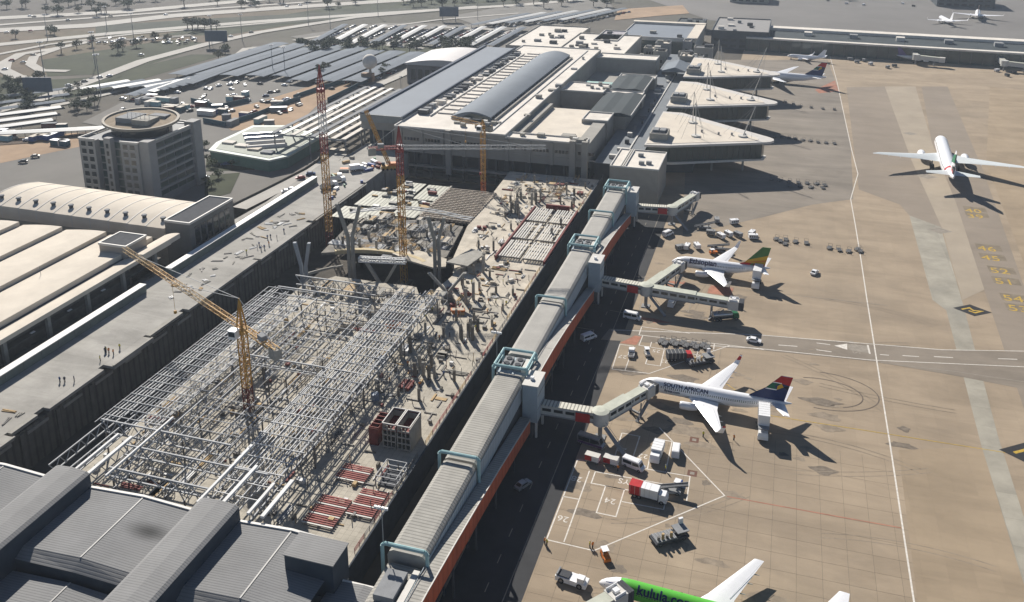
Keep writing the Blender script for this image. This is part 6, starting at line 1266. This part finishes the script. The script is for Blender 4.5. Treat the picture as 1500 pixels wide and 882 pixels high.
def make_pallet(label='pallet loader'):
    t = T('cargo_loader', label, 'cargo loader'); MB().box(-4, 4, -1.5, 1.5, .5, 1.0).obj('chassis', dgrey, t); MB().box(-3.6, 1.0, -1.4, 1.4, 1.0, 1.25).obj('rear_deck', grey, t); o = MB().box(1.2, 4, -1.4, 1.4, 1.9, 2.1).obj('front_deck', grey, t); q = MB(); [q.bar((a_, s_*1.2, 1.0), (b_, s_*1.2, 1.9), .14) for s_ in (-1, 1) for a_, b_ in ((1.4, 3.8), (3.8, 1.4))]; q.obj('scissor_lift', steel_d, t); q = MB(); [q.bar((-3.4+.7*k, -1.4, 1.3), (-3.4+.7*k, 1.4, 1.3), .14) for k in range(7)]; q.obj('rollers', steel, t); MB().box(2.9, 3.9, 1.0, 1.5, 2.1, 3.4).obj('operator_cab', white, t); [MB().cone((-3+1.0*k, -.8, 1.3), (-3+1.0*k, -.8, 1.3+rr.uniform(.6, 1.4)), .35, .3, 8).obj('cargo_item', rr.choice([steel_d, timber, black, offwhite]), t) for k in range(4)]; wheels(t, (-2.8, 2.8), 2.8, .45); return reg(t)
def place(t, px, py, rz, label, group=None, z=ZA):
    p = at(px, py, z); t.location = (p.x, p.y, z); t.rotation_euler = (0, 0, R(rz)); t['label'] = label
    if group: t['group'] = group
    return t
c_white = make_car(white, 'white car'); c_silver = make_car(CARC[1]); v_white = make_van(white); pk_w = make_pickup(white); van2 = make_van(white, 5.4, 2.3); mini = make_van(CARC[1], 6.8, 2.6)
place(c_silver, 766, 713, 62, 'silver car driving along the dark service road'); place(v_white, 862, 497, 50, 'white van parked in the white bay on the dark service road'); place(pk_w, 925, 519, 95, 'white pickup in the marked box behind the ring of dollies')
place(van2, 926, 467, -8, 'white van at the edge of the shade below the twin-armed bridge'); o = dup(v_white, (0,0,0)); place(o, 984, 447, 85, 'white van parked under the undocked bridge arm'); place(mini, 866, 652, -12, 'silver and purple minibus in the shade of the docked bridge'); MB().box(-3.2, 3.2, -1.0, -.985, .6, 1.1).obj('purple_stripe', mat('purple_stripe', (.12, .06, .16), .4), mini)
o = dup(v_white, (0,0,0)); place(o, 990, 664, 92, 'white van parked beside the slanting stand line'); bt = make_boxtruck(white, white, 6.5, 3.0); place(bt, 962, 670, -94, 'white box truck in the marked bay below the docked bridge')
o = dup(van2, (0,0,0)); place(o, 928, 685, -18, 'white minibus beside the two red and white carts'); ct = make_cart(white); place(ct, 868, 676, -8, 'red and white baggage cart nearest the dark service road'); o = dup(ct, (0,0,0)); place(o, 895, 680, -8, 'red and white baggage cart behind the white minibus')
tk = make_boxtruck(white, white, 8.5, 3.2); place(tk, 950, 730, -6, 'red and white box truck beside the DOLLEYS lettering'); MB().box(-4.29, -1.6, -1.28, 1.28, 1.0, 3.25).obj('red_rear_panel', redp, tk)
ld = make_loader(grey); place(ld, 981, 722, 8, 'grey belt loader beside the red and white box truck'); tg = make_tug(bluep); place(tg, 993, 713, 80, 'small dark blue tow tractor by the belt loader')
pl_ = make_pallet(); place(pl_, 980, 790, 38, 'cargo loader heaped with dark gear on the bare concrete'); tw = make_tug(orangep); place(tw, 887, 818, -60, 'small orange and white tractor below the stand corner'); pb = make_pushback(white); place(pb, 838, 853, -8, 'white pushback tug in front of the lime green airliner')
cat_t = make_boxtruck(white, white, 8.8, 4.2, 2.4); cat_t.scale = (.92, 1.1, .95); p = at(1118, 632, ZA); place(cat_t, 1117, 634, -88, 'white high-lift catering truck at the tail of the SOUTH AFRICAN airliner'); o = dup(cat_t, (0,0,0)); place(o, 1108, 418, -95, 'white high-lift catering truck at the tail of the Ethiopian airliner')
tk2 = make_tanker(greenp, silver); place(tk2, 1062, 468, 27, 'green and silver tank truck beneath the undocked bridge arm'); tk3 = make_boxtruck(redp, dgrey, 7.5, 2.8); place(tk3, 995, 527, 20, 'dark tank truck with red cab on the stand beside the airliner wing'); o = dup(pl_, (0,0,0)); place(o, 1025, 532, 35, 'dark cargo loader near the wing of the SOUTH AFRICAN airliner'); o = dup(tg, (0,0,0), recol={'body': offwhite}); place(o, 948, 520, -70, 'small white tow tractor in the numbered bay')
dl = make_dolly(); first = True
for i, (x, y) in enumerate([(971, 502), (987, 503), (1002, 505), (1017, 507), (1032, 508)]):
    for k in range(2):
        o = dl if first else dup(dl, (0,0,0)); first = False; place(o, x+k*5-2, y+k*3-1, 80, 'empty baggage dolly in the row behind the crossing road', 'dollies in the marked row')
for g_, pts in [('dollies lined up beyond the Ethiopian airliner', [(1137, 351), (1143, 354), (1150, 358), (1151, 352), (1165, 355), (1181, 357)]), ('dollies beside the main taxi line', [(1215, 364), (1229, 367), (1243, 369), (1256, 366), (1260, 369)]), ('dollies parked in the lee of the first pier', [(1130, 263), (1142, 265), (1156, 267), (1169, 268), (1182, 269), (1196, 270), (1208, 272), (1157, 273), (1172, 273), (1188, 275), (1205, 276)]), ('dollies in the gap between the first two piers', [(1135, 201), (1145, 202), (1156, 203), (1165, 204), (1176, 206), (1187, 207), (1198, 209), (1210, 210), (1222, 211)]), ('dollies near the third pier tip', [(1150, 150), (1162, 153), (1172, 156), (1188, 158), (1205, 160), (1222, 161)])]:
    for x, y in pts: place(dup(dl, (0,0,0)), x, y, rr.uniform(60, 110), 'empty baggage dolly among the '+g_, g_)
place(c_white, 1193, 401, 70, 'white car alone on the open concrete near the Ethiopian tail'); place(dup(v_white, (0,0,0)), 978, 345, 60, 'white van on the edge of the terminal shade')
gp = make_gpu(white); place(gp, 1006, 365, 80, 'white ground power unit with louvres beside the Ethiopian nose'); 
for x, y, k, lab in [(996, 366, 1, 'grey ground power unit nearest the bridge cab'), (1021, 364, 0, 'lone pale power unit in front of the Ethiopian wing'), (1041, 344, 1, 'tall grey service unit on the stand edge'), (1056, 349, 0, 'white service unit with sloping hood'), (1067, 346, 0, 'white service unit beside the round tank cart'), (1081, 347, 1, 'round grey service cart near the far wing tip'), (1101, 345, 0, 'white service unit beyond the far wing tip'), (1103, 350, 0, 'second white service unit beyond the far wing tip'), (1075, 328, 0, 'white topped cart on the sunlit corner of the stand'), (1050, 326, 1, 'flat dark cart at the edge of the terminal shade')]:
    place(dup(gp, (0,0,0), recol={'housing': grey if k else white}), x, y, rr.uniform(0, 180), lab)
for x, y, lab in [(1052, 366, 'belt loader at the Ethiopian forward hold'), (1063, 372, 'belt loader under the Ethiopian wing'), (1032, 335, 'grey belt loader in the shade beside the stand')]: place(dup(ld, (0,0,0)), x, y, rr.uniform(-30, 60), lab)
for x, y, lab in [(1045, 372, 'orange tow tractor beside the Ethiopian forward hold')]: place(dup(tg, (0,0,0), recol={'body': orangep}), x, y, 30, lab)
for x, y, lab in [(1104, 501, 'white car on the crossing road in the bridge shadow')]: place(dup(c_white, (0,0,0)), x, y, -5, lab)
# people near the aeroplanes
for i, (x, y) in enumerate([(798, 797), (801, 799), (868, 803), (864, 802), (905, 690), (1030, 640), (1075, 645), (975, 690)]):
    p = at(x, y, ZA); person(p.x, p.y, ZA, i % 2, 'ground crew member in %s on the near stands' % VN[i % 2], 'ground crew on the near stands', rr.uniform(0, 6))
# apron light mast with its shadow on the bare stand
def lightmast(p, h, label, group):
    t = T('light_mast', label, 'light mast', (p.x, p.y, p.z), 0, group); MB().cone((0,0,0), (0,0,h), .3, .16, 10).obj('pole', grey, t); MB().cone((0,0,h), (0,0,h+.5), 1.3, 1.3, 12).obj('lamp_ring', grey, t)
    for k in range(6): MB().cb((1.4*math.cos(k*1.047), 1.4*math.sin(k*1.047), h+.1), (.6, .6, .5), k*1.047).obj('lamp', white, t)
    return reg(t)
lm = None
for x, y, h in [(70, 60, 22), (140, 100, 26), (310, 62, 22), (66, 118, 26), (148, 140, 26), (157, 46, 22), (196, 58, 22), (355, 60, 22), (484, 42, 20), (452, 38, 20), (554, 25, 20), (400, 108, 20), (418, 112, 20), (588, 145, 14), (700, 30, 20), (1030, 60, 18)]:
    p = at(x, y, 0)
    if lm is None: lm = lightmast(p, h, 'tall lamp mast standing among the roads and car parks', 'lamp masts among the roads')
    else: dup(lm, p, 0, sc_=h/22)
# ---------------------------------------------------------------- far landscape: highways, car parks, trees
hw = mat('pale_highway', (.40, .38, .345), .9, var=.1, scale=.05, grime=.3, gcol=(.22, .21, .2)); verge = mat('dry_verge', (.115, .088, .06), .95, var=.3, scale=.03, detail=9, grime=.6, gcol=(.09, .095, .05)); lawn = mat('green_verge', (.038, .044, .022), .95, var=.35, scale=.05, detail=9); lotm = mat('car_park_surface', (.16, .15, .135), .9, var=.14, scale=.03, detail=8); sand = mat('sandy_soil', (.33, .23, .15), .95, var=.2, scale=.05, detail=9); fararm = mat('far_grey_apron', (.17, .16, .15), .9, var=.15, scale=.01, detail=8, grime=.4, gcol=(.13, .12, .11)); farfield = mat('far_dry_field', (.095, .084, .072), .95, var=.3, scale=.006, detail=9, grime=.7, gcol=(.10, .10, .06))
def area(name, pts, m, z): return struct(sheet(name, [p.xy for p in ats(pts)], z, m, None))
def roadway(pts, wd, z=.5, m=hw, name='highway'): return struct(MB().strip(ats(pts), wd, z).obj(name, m))
area('field', [(-300,-60),(900,-90),(900,-4),(500,8),(-300,45)], farfield, .05); area('verge', [(-200,60),(380,14),(500,14),(420,40),(150,100),(-200,140)], verge, .1); area('verge', [(60,88),(250,58),(310,64),(180,108),(70,112)], lawn, .15); area('verge', [(-100,130),(150,112),(280,80),(330,80),(180,125),(60,155),(-100,180)], lawn, .14); area('verge', [(230,52),(520,5),(760,-10),(760,0),(520,22),(330,52)], lawn, .16)
area('verge', [(440,75),(640,70),(690,78),(560,95),(490,110),(440,95)], lawn, .17); area('far_apron', [(890,-20),(1800,-60),(1900,130),(1500,70),(1105,36),(1040,30)], fararm, .22); area('sandy_ground', [(905,14),(1000,8),(1010,20),(960,24),(900,30)], sand, .3); area('sandy_ground', [(300,168),(380,150),(470,122),(540,108),(562,113),(470,150),(430,188),(340,192)], sand, .3); area('sandy_ground', [(0,205),(115,195),(120,215),(0,240)], sand, .3)
area('car_park', [(180,150),(290,110),(370,68),(560,62),(640,90),(600,110),(480,150),(440,190),(300,215),(120,180)], lotm, .25); area('car_park', [(425,54),(560,34),(720,36),(800,60),(760,80),(600,72),(480,66)], lotm, .26); area('car_park', [(660,24),(760,6),(890,-2),(900,16),(790,48),(700,38)], lotm, .27); area('forecourt', [(-100,215),(115,195),(310,200),(480,225),(560,240),(470,262),(330,300),(200,300),(0,300),(-100,290)], lotm, .28); area('lawn', [(302,232),(350,228),(405,232),(372,250),(302,252)], lawn, .4); area('lawn', [(300,258),(352,254),(338,284),(300,294)], lawn, .4)
roadway([(-200,44),(0,27),(180,18),(380,0),(600,-14),(900,-26)], 22); roadway([(-200,62),(0,45),(130,38),(250,24),(400,13),(600,0),(800,-8)], 24); roadway([(-200,72),(0,66),(160,50),(280,40),(380,32),(560,20),(760,8),(900,-4)], 15); roadway([(-200,44),(0,37),(130,27),(300,14),(500,0)], 9, .45)
roadway([(-100,190),(60,146),(150,113),(210,90),(300,66),(380,48),(520,26),(700,10)], 11, .55); roadway([(58,118),(25,113),(5,103),(8,92),(30,80),(80,72),(130,62)], 9, .52, name='ramp'); roadway([(100,105),(60,104),(45,95),(50,84),(85,72)], 7, .53, name='ramp'); roadway([(290,128),(360,72),(420,68),(560,66),(620,72)], 6, .56); roadway([(640,40),(720,44),(790,58),(830,62)], 8, .56); roadway([(690,75),(580,98),(520,120)], 8, .56, lotm, 'access_road')
# curved ramp beside the office tower
t = T('ramp_wall', 'dark curved ramp wall sweeping past the lawns to the terminal', 'wall', tuple(at(400, 270))); off = at(400, 270); c = ats([(335,305),(370,288),(410,268),(445,250),(466,236),(470,228)], 4); q = MB()
for a_, b_ in zip(c, c[1:]): q.add([(a_.x-off.x, a_.y-off.y, 0), (b_.x-off.x, b_.y-off.y, 0), (b_.x-off.x, b_.y-off.y, 5), (a_.x-off.x, a_.y-off.y, 5), (a_.x-off.x-.6, a_.y-off.y+.4, 0), (b_.x-off.x-.6, b_.y-off.y+.4, 0), (b_.x-off.x-.6, b_.y-off.y+.4, 5), (a_.x-off.x-.6, a_.y-off.y+.4, 5)], [(0,1,2,3),(4,7,6,5),(3,2,6,7)])
q.obj('wall_face', concd, t); struct(MB().strip([(p.x+5, p.y, 0) for p in c], 7, 4.6).obj('access_ramp', hw)); struct(MB().strip(ats([(340,330),(400,296),(440,268),(480,240),(500,225)], 8), 6, 7.9).obj('access_ramp', deckc))
area('embankment', [(420,76),(470,66),(640,68),(700,76),(690,84),(560,92),(500,112),(440,110)], lawn, .35); area('embankment', [(-60,108),(60,118),(180,112),(150,122),(60,146),(-60,180)], lawn, .36); area('embankment', [(140,38),(300,28),(560,14),(760,2),(760,8),(560,24),(300,44),(140,54)], mat('dark_embankment', (.05, .055, .04), .95, var=.3, scale=.03), .37)
roadway([(-200,92),(0,80),(70,66),(200,50),(330,40),(480,26)], 6, .54); roadway([(120,60),(220,58),(280,52)], 9, .51, lotm, 'lay_by'); roadway([(430,60),(520,46),(640,30),(760,20)], 5, .58); roadway([(0,170),(110,150),(200,128),(300,108)], 6, .57); roadway([(690,60),(640,76),(590,110),(520,140),(470,170)], 7, .57); roadway([(0,212),(60,208),(130,196)], 5, .56, mat('rail_bed', (.1, .07, .05), .95), 'rail_bed')
# far cars: small one-mesh cars
fc = []
for m in CARC:
    q = MB(); q.cur = 0; pr_ = [(-2.1,.25),(2.1,.25),(2.1,.75),(1.2,.92),(.55,1.42),(-.95,1.45),(-1.7,1.0),(-2.1,.92)]; n = len(pr_)
    q.add([(x, -.85+(.12 if z > 1 else 0), z) for x, z in pr_]+[(x, .85-(.12 if z > 1 else 0), z) for x, z in pr_], [tuple(range(n))[::-1], tuple(range(n, 2*n))]+[((k+1) % n, k, n+k, n+(k+1) % n) for k in range(n)])
    q.cur = 1; q.face([(1.22,-.7,.96),(1.22,.7,.96),(.58,.66,1.44),(.58,-.66,1.44)]); q.face([(-1.7,.7,1.04),(-1.7,-.7,1.04),(-.98,-.66,1.48),(-.98,.66,1.48)])
    for x in (-1.3, 1.3):
        for s_ in (-1, 1): q.cone((x, s_*.78, .32), (x, s_*.88, .32), .32, .32, 8)
    fc.append(q.obj('car', [m, black]))
fused = set(); CN = ['white', 'silver', 'dark', 'red', 'blue', 'beige']
def farcar(x, y, z, rz, group, where):
    k = rr.choice([0, 0, 0, 1, 1, 2, 2, 3, 4, 5])
    if k in fused: o = fc[k].copy(); COL.objects.link(o)
    else: o = fc[k]; fused.add(k)
    o.location = (x, y, z); o.rotation_euler = (0, 0, rz); tag(o, '%s car %s' % (CN[k], where), 'car', group)
# shaded car park: long parallel canopies over cars
canm = mat('grey_blue_canopy', (.15, .172, .20), .9, var=.12, scale=.05, rib=('Y', 3, .08)); canw = mat('white_canopy', (.42, .42, .41), .6, var=.08, scale=.1)
def canopy(x, y, wd, L, rz, m, label, group, z=3.2):
    t = T('car_park_canopy', label, 'canopy', (x, y, .25), rz, group); MB().prof([(-wd/2, z), (0, z+.5), (wd/2, z), (wd/2, z-.15), (0, z+.3), (-wd/2, z-.15)], 0, L).obj('roof', m, t); q = MB()
    for i in range(int(L/10)+1): q.bar((0, min(L-.5, 10*i+.5), 0), (0, min(L-.5, 10*i+.5), z+.2), .25)
    stuff(q.obj('posts', grey, t)); return t
for i in range(8):
    x = -392+17.5*i; canopy(x, 508+4*i-(12 if i > 4 else 0), 14.4, 128-3*i, R(-2.0), canm, 'long grey-blue car-park canopy, %s from the blue roofed hall' % ORD[7-i], 'grey-blue canopies of the near car park')
    for j in range(12):
        if rr.random() < .6: farcar(x+rr.choice([-9, 9])*.86+rr.uniform(-.3, .3), 512+9*j+rr.uniform(-2, 2), .3, R(90+rr.uniform(-4, 4))+R(90), 'cars between the near canopies', 'parked between the grey-blue canopies')
for i in range(5): canopy(-425+9*i, 455+4*i, 6.5, 32, R(-25), canm if i % 2 else canw, 'short car-park canopy behind the office tower', 'short canopies behind the office tower')
for i in range(6):
    a_ = at(-20+4*i, 152+8.5*i); b_ = at(108-6*i, 136+9.5*i)
    dd_ = b_-a_; canopy(a_.x, a_.y, 6.5, dd_.length, math.atan2(dd_.y, dd_.x)-math.pi/2, canw if i > 2 else canm, 'long car-park canopy among the trees left of the office tower', 'canopies among the trees')
for i in range(7):
    a_ = at(190+14*i, 148-3*i); b_ = at(236+16*i, 132-4*i); dd_ = b_-a_; canopy(a_.x, a_.y, 9, dd_.length, math.atan2(dd_.y, dd_.x)-math.pi/2, rr.choice([canm, canw, canm]), 'low canopy in the service yard behind the office tower', 'service yard canopies')
for i in range(60):
    p = at(rr.uniform(170, 440), rr.uniform(120, 168)); farcar(p.x, p.y, .35, rr.uniform(0, 6), 'cars in the service yard', 'parked in the service yard behind the office tower')
for i in range(40):
    p = at(rr.uniform(130, 290), rr.uniform(56, 66)); farcar(p.x, p.y, .6, rr.uniform(0, 6), 'cars in the lay-by', 'parked in the lay-by between the highways')
for i in range(3): canopy(-398+20*i, 355+11*i, 7, 58, R(-62), canw, 'white car-park canopy left of the office tower', 'white canopies left of the office tower')
for i in range(10):                                        # open car park with shade nets
    a_ = at(456+29*i, 67.5+.5*i); b_ = at(456+29*i+50, 40+.5*i); dd_ = b_-a_; canopy(a_.x, a_.y, 6.0, dd_.length, math.atan2(dd_.y, dd_.x)-math.pi/2, canw if i % 3 else canm, 'narrow shade net canopy in the open far car park', 'shade nets of the open far car park', 2.6)
for i in range(9):                                         # open car park with many cars
    for j in range(17):
        p = at(462+30*i+6.5*(j*.55), 66-1.7*(j*1.0)+(.6*i), 0)
        if rr.random() < .9: farcar(p.x, p.y, .3, R(rr.choice([60, 240])+rr.uniform(-4, 4)), 'cars in the open far car park', 'parked in the open car park behind the canopies')
for i in range(7):
    p0 = at(690+26*i, 42-1.5*i); canopy(p0.x, p0.y, 7.5, 88, R(-20), canw if i % 2 else canm, 'pale canopy in the farthest car park', 'canopies of the farthest car park')
    for j in range(9):
        if rr.random() < .8: farcar(p0.x+8+rr.uniform(-1, 1)+j*3.4, p0.y+j*9.4, .3, R(rr.choice([70, 250])), 'cars in the farthest car park', 'parked beside the farthest canopies')
for x, y in [(207,81),(160,112),(146,114),(124,120),(100,126),(49,81),(34,92),(17,89),(7,102),(45,46),(10,48),(100,30),(162,24),(243,22),(44,24),(50,25),(338,54),(368,48),(420,10),(440,8),(330,242),(345,240),(372,238),(300,262),(420,282),(440,262),(432,280),(455,256),(52,230),(34,238),(5,200),(20,204),(40,206)]:
    p = at(x, y, 8.0 if 400 < x < 500 and y > 250 else .6); farcar(p.x, p.y, p.z, R(rr.choice([35, 215])+rr.uniform(-8, 8)), 'cars on the roads', 'driving on the roads beyond the office tower')
# site compound: blue-green hoardings, huts, containers
hoard = mat('teal_hoarding', (.03, .09, .12), .7, var=.15, scale=.2)
for i, pl in enumerate([[(375,172),(425,152),(440,148)], [(430,146),(470,132),(540,113)], [(298,180),(330,186),(375,172)], [(280,150),(320,160),(365,150)], [(480,150),(545,118)]]):
    c = ats(pl, 0); o_ = c[0]; t = T('compound_hoarding', 'teal hoarding fence %s' % ['round the sandy compound', 'along the sandy haul road', 'beside the site huts', 'behind the office tower', 'next to the round dish'][i], 'fence', tuple(o_)); q = MB()
    for a_, b_ in zip(c, c[1:]): q.bar((a_.x-o_.x, a_.y-o_.y, 1.5), (b_.x-o_.x, b_.y-o_.y, 1.5), .25, 3.0)
    q.obj('boards', hoard, t)
for i in range(46):
    p = at(*rr.choice([(rr.uniform(300, 440), rr.uniform(140, 185)), (rr.uniform(0, 110), rr.uniform(185, 215)), (rr.uniform(480, 560), rr.uniform(225, 255)), (rr.uniform(200, 300), rr.uniform(140, 165))])); L = rr.uniform(4, 12)
    z = 0.3 if not (p.x > -200 and p.y < 380) else 8.0
    if z > 1: continue
    t = T('site_hut', 'flat-roofed site hut or container in the compound behind the crane', 'hut', (p.x, p.y, z), rr.choice([0, .4, 1.57]), 'huts and containers of the compound'); MB().box(-L/2, L/2, -1.5, 1.5, 0, 2.7).obj('wall', rr.choice([roofw, bluep, teal, grey, oxide, hoard]), t); MB().box(-L/2-.1, L/2+.1, -1.6, 1.6, 2.7, 2.85).obj('roof', rr.choice([roofw, white, grey, cream]), t)
t = T('radar_dish', 'white spherical dome on a mast beside the access road', 'dome', tuple(at(543, 118))); MB().cone((0,0,0), (0,0,9), 1.2, .8, 12).obj('tower', conc, t); MB().rings([[(5*math.cos(e)*math.cos(a_), 5*math.cos(e)*math.sin(a_), 13+5*math.sin(e)) for a_ in [k*math.pi/10 for k in range(20)]] for e in [R(-70+14*j) for j in range(12)]]).obj('dome', roofw, t, True); MB().box(-4, 4, -6, -2, 0, 6).obj('hut', mat('brown_hut', (.3, .2, .14), .8), t)
# concrete trucks and gear at the far end of the departures road
mx = make_tanker(white, roofw)
place(mx, 492, 268, 40, 'white concrete mixer truck at the far end of the departures road', None, 8.0); place(dup(mx, (0,0,0)), 482, 276, 70, 'second concrete mixer truck by the crane mast', None, 8.0); place(dup(bt, (0,0,0)), 523, 250, 40, 'white truck parked before the shaded terminal wall', None, 8.0); place(dup(c_white, (0,0,0)), 428, 279, 48, 'white car on the finished lane of the departures road', None, 8.0)
for i in range(34):
    p = at(rr.uniform(478, 560), rr.uniform(232, 292), 8.0)
    if not (-188 < p.x < -166 and p.y < 372): continue
    o = MB().cb((0,0,.5), (rr.uniform(1, 5), rr.uniform(.6, 2), 1.0)).obj('material_stack', rr.choice([timber, orangep, conc, bluep, greenp, white, oxide])); o.location = p; o.rotation_euler = (0, 0, rr.uniform(0, 3)); tag(o, 'stacked building material at the far end of the departures road', 'material stack', 'material at the road end')
struct(MB().box(-190.5, -165.5, 330.2, 384, -4, 7.95).obj('road_end_deck', deckc))
# billboards on the far road
for x, y, lab in [(58, 140, 'dark roadside billboard among the left-hand trees'), (318, 64, 'dark roadside billboard by the highway'), (658, 26, 'grey billboard behind the open car park')]:
    p = at(x, y+6); t = T('billboard', lab, 'billboard', tuple(p), R(15)); MB().box(-9, 9, -.3, .3, 5, 14).obj('panel', mat('billboard_blue', (.05, .08, .12), .6), t); [MB().bar((u, 0, 0), (u, 0, 5), .6).obj('leg', grey, t) for u in (-6, 6)]
# ---------------------------------------------------------------- trees
leafm = [mat('foliage_dark', (.035, .05, .022), .8, var=.4, scale=.4), mat('foliage_mid', (.055, .075, .03), .8, var=.4, scale=.4), mat('foliage_dry', (.10, .095, .045), .8, var=.35, scale=.4)]; bark = mat('bark', (.09, .065, .045), .9)
def tree(h, wd, m, seed):
    q_ = random.Random(seed); t = T('tree', 'tree', 'tree'); tr = MB().cone((0,0,0), (.2,.1,h*.45), h*.03+.1, h*.02+.05, 7); lim = []
    for k in range(6):
        a_ = k*1.05+q_.uniform(-.3, .3); e = (wd*.32*math.cos(a_), wd*.32*math.sin(a_), h*q_.uniform(.55, .8)); tr.cone((.2*.8,.1*.8,h*.36), e, h*.013+.04, .04, 5); lim.append(e)
    tr.obj('trunk', bark, t); c = MB(); cl = [(0, 0, h*.72, wd*.34)]+[(e[0]*1.15, e[1]*1.15, e[2], wd*q_.uniform(.16, .26)) for e in lim]+[(q_.uniform(-.3, .3)*wd, q_.uniform(-.3, .3)*wd, h*q_.uniform(.5, .95), wd*q_.uniform(.1, .2)) for _ in range(5)]
    for x, y, z, r_ in cl:
        for _ in range(int(46*(r_/wd/.22))):
            u, v, w_ = [q_.gauss(0, 1) for _ in range(3)]; n_ = math.sqrt(u*u+v*v+w_*w_)+1e-6; rr_ = r_*q_.uniform(.55, 1.05); px, py, pz = x+u/n_*rr_, y+v/n_*rr_, z+w_/n_*rr_*.8
            s_ = wd*q_.uniform(.035, .075); d1 = Vector((q_.gauss(0,1), q_.gauss(0,1), q_.gauss(0,.6))).normalized()*s_; d2 = Vector((q_.gauss(0,1), q_.gauss(0,1), q_.gauss(0,.6))).normalized()*s_
            P_ = Vector((px, py, pz)); c.face([P_-d1, P_-d2, P_+d1, P_+d2])
    c.obj('crown', m, t); return reg(t)
protos = [tree(8, 7, leafm[0], 1), tree(7, 8, leafm[1], 2), tree(9, 6, leafm[0], 3), tree(6, 6.5, leafm[2], 4)]
tused = set()
def put_tree(x, y, s_, label, group, k=None):
    k = rr.randint(0, 3) if k is None else k; p = at(x, y, 0)
    if k in tused: o = dup(protos[k], (p.x, p.y, 0), rr.uniform(0, 6), label, group, s_)
    else: o = protos[k]; tused.add(k); o.location = (p.x, p.y, 0); o.rotation_euler = (0, 0, rr.uniform(0, 6)); o.scale = (s_,)*3; o['label'] = label; o['group'] = group
for x, y, s_ in [(90,78,1.1),(113,72,1.2),(135,68,1.1),(173,78,1.3),(180,74,1.0),(228,60,1.2),(290,42,1.5),(282,46,1.4),(300,44,1.5),(310,45,1.3),(318,46,1.2),(275,42,1.3),(74,50,1.1),(80,52,1.0),(23,56,1),(320,88,1.2),(330,78,1),(200,70,1),(245,62,1.1)]: put_tree(x, y, s_, 'round leafy tree on the highway verges', 'trees on the highway verges')
for i in range(34): put_tree(rr.choice([rr.uniform(-10, 70), rr.uniform(-10, 50), rr.uniform(95, 140)]), rr.uniform(120, 166), rr.uniform(.6, 1.05), 'dark tree in the dense belt left of the office tower', 'dense tree belt left of the office tower', rr.choice([0, 1, 2]))
for i in range(40): put_tree(rr.uniform(440, 690), 66+rr.uniform(0, 14)+abs(560-rr.uniform(440, 690))*-.01, rr.uniform(.8, 1.3), 'dark bushy tree along the embankment between the car parks', 'embankment trees', rr.choice([0, 1]))
for x, y, s_ in [(305,240,.6),(312,246,.6),(325,236,.55),(340,246,.5),(352,243,.6),(378,244,.6),(385,238,.7),(302,270,.6),(310,276,.55),(320,262,.6),(470,110,1),(478,105,1.1),(560,112,.8),(565,104,.8),(300,218,.6),(370,226,.6)]: put_tree(x, y, s_, 'small tree on the lawns beside the office tower and pavilion', 'trees on the small lawns')
for i in range(110):
    x = rr.uniform(-100, 900); put_tree(x, rr.uniform(-6, 12) if x > 200 else rr.uniform(4, 26), rr.uniform(.9, 1.7), 'far tree scattered over the dry fields', 'trees of the far fields')
# hangar on the far apron
bld('hangar', 'dark hangar on the far apron behind the parked airliners', 150, 205, 1040, 1090, 16, groof, tdark, 0); bld('hangar', 'grey hangar at the far edge of the apron', -60, -20, 1010, 1050, 12, broof, tgrey, 0)
for i, (x, y) in enumerate([(1255, 92), (1265, 90), (1245, 88), (1275, 95), (1300, 100), (1310, 98), (1460, 105), (1475, 112), (1485, 108), (1338, 10), (1322, 6), (1240, 6), (1265, 8)]): place(dup(gp, (0,0,0), recol={'housing': rr.choice([grey, white, dgrey])}), x, y, rr.uniform(0, 180), 'service cart on the far apron near the long pier', 'service carts near the long pier')
# ---------------------------------------------------------------- haze
hm = bpy.data.materials.new('haze_air'); hm.use_nodes = True; hn = hm.node_tree; hn.nodes.remove(hn.nodes['Principled BSDF'])
pv = hn.nodes.new('ShaderNodeVolumePrincipled'); pv.inputs['Color'].default_value = (.78, .88, 1, 1); pv.inputs['Density'].default_value = HAZE; pv.inputs['Anisotropy'].default_value = .3
hn.links.new(pv.outputs[0], hn.nodes['Material Output'].inputs['Volume'])
stuff(MB().box(-2610, 2210, -210, 3610, -5.5, 140).obj('haze', hm))
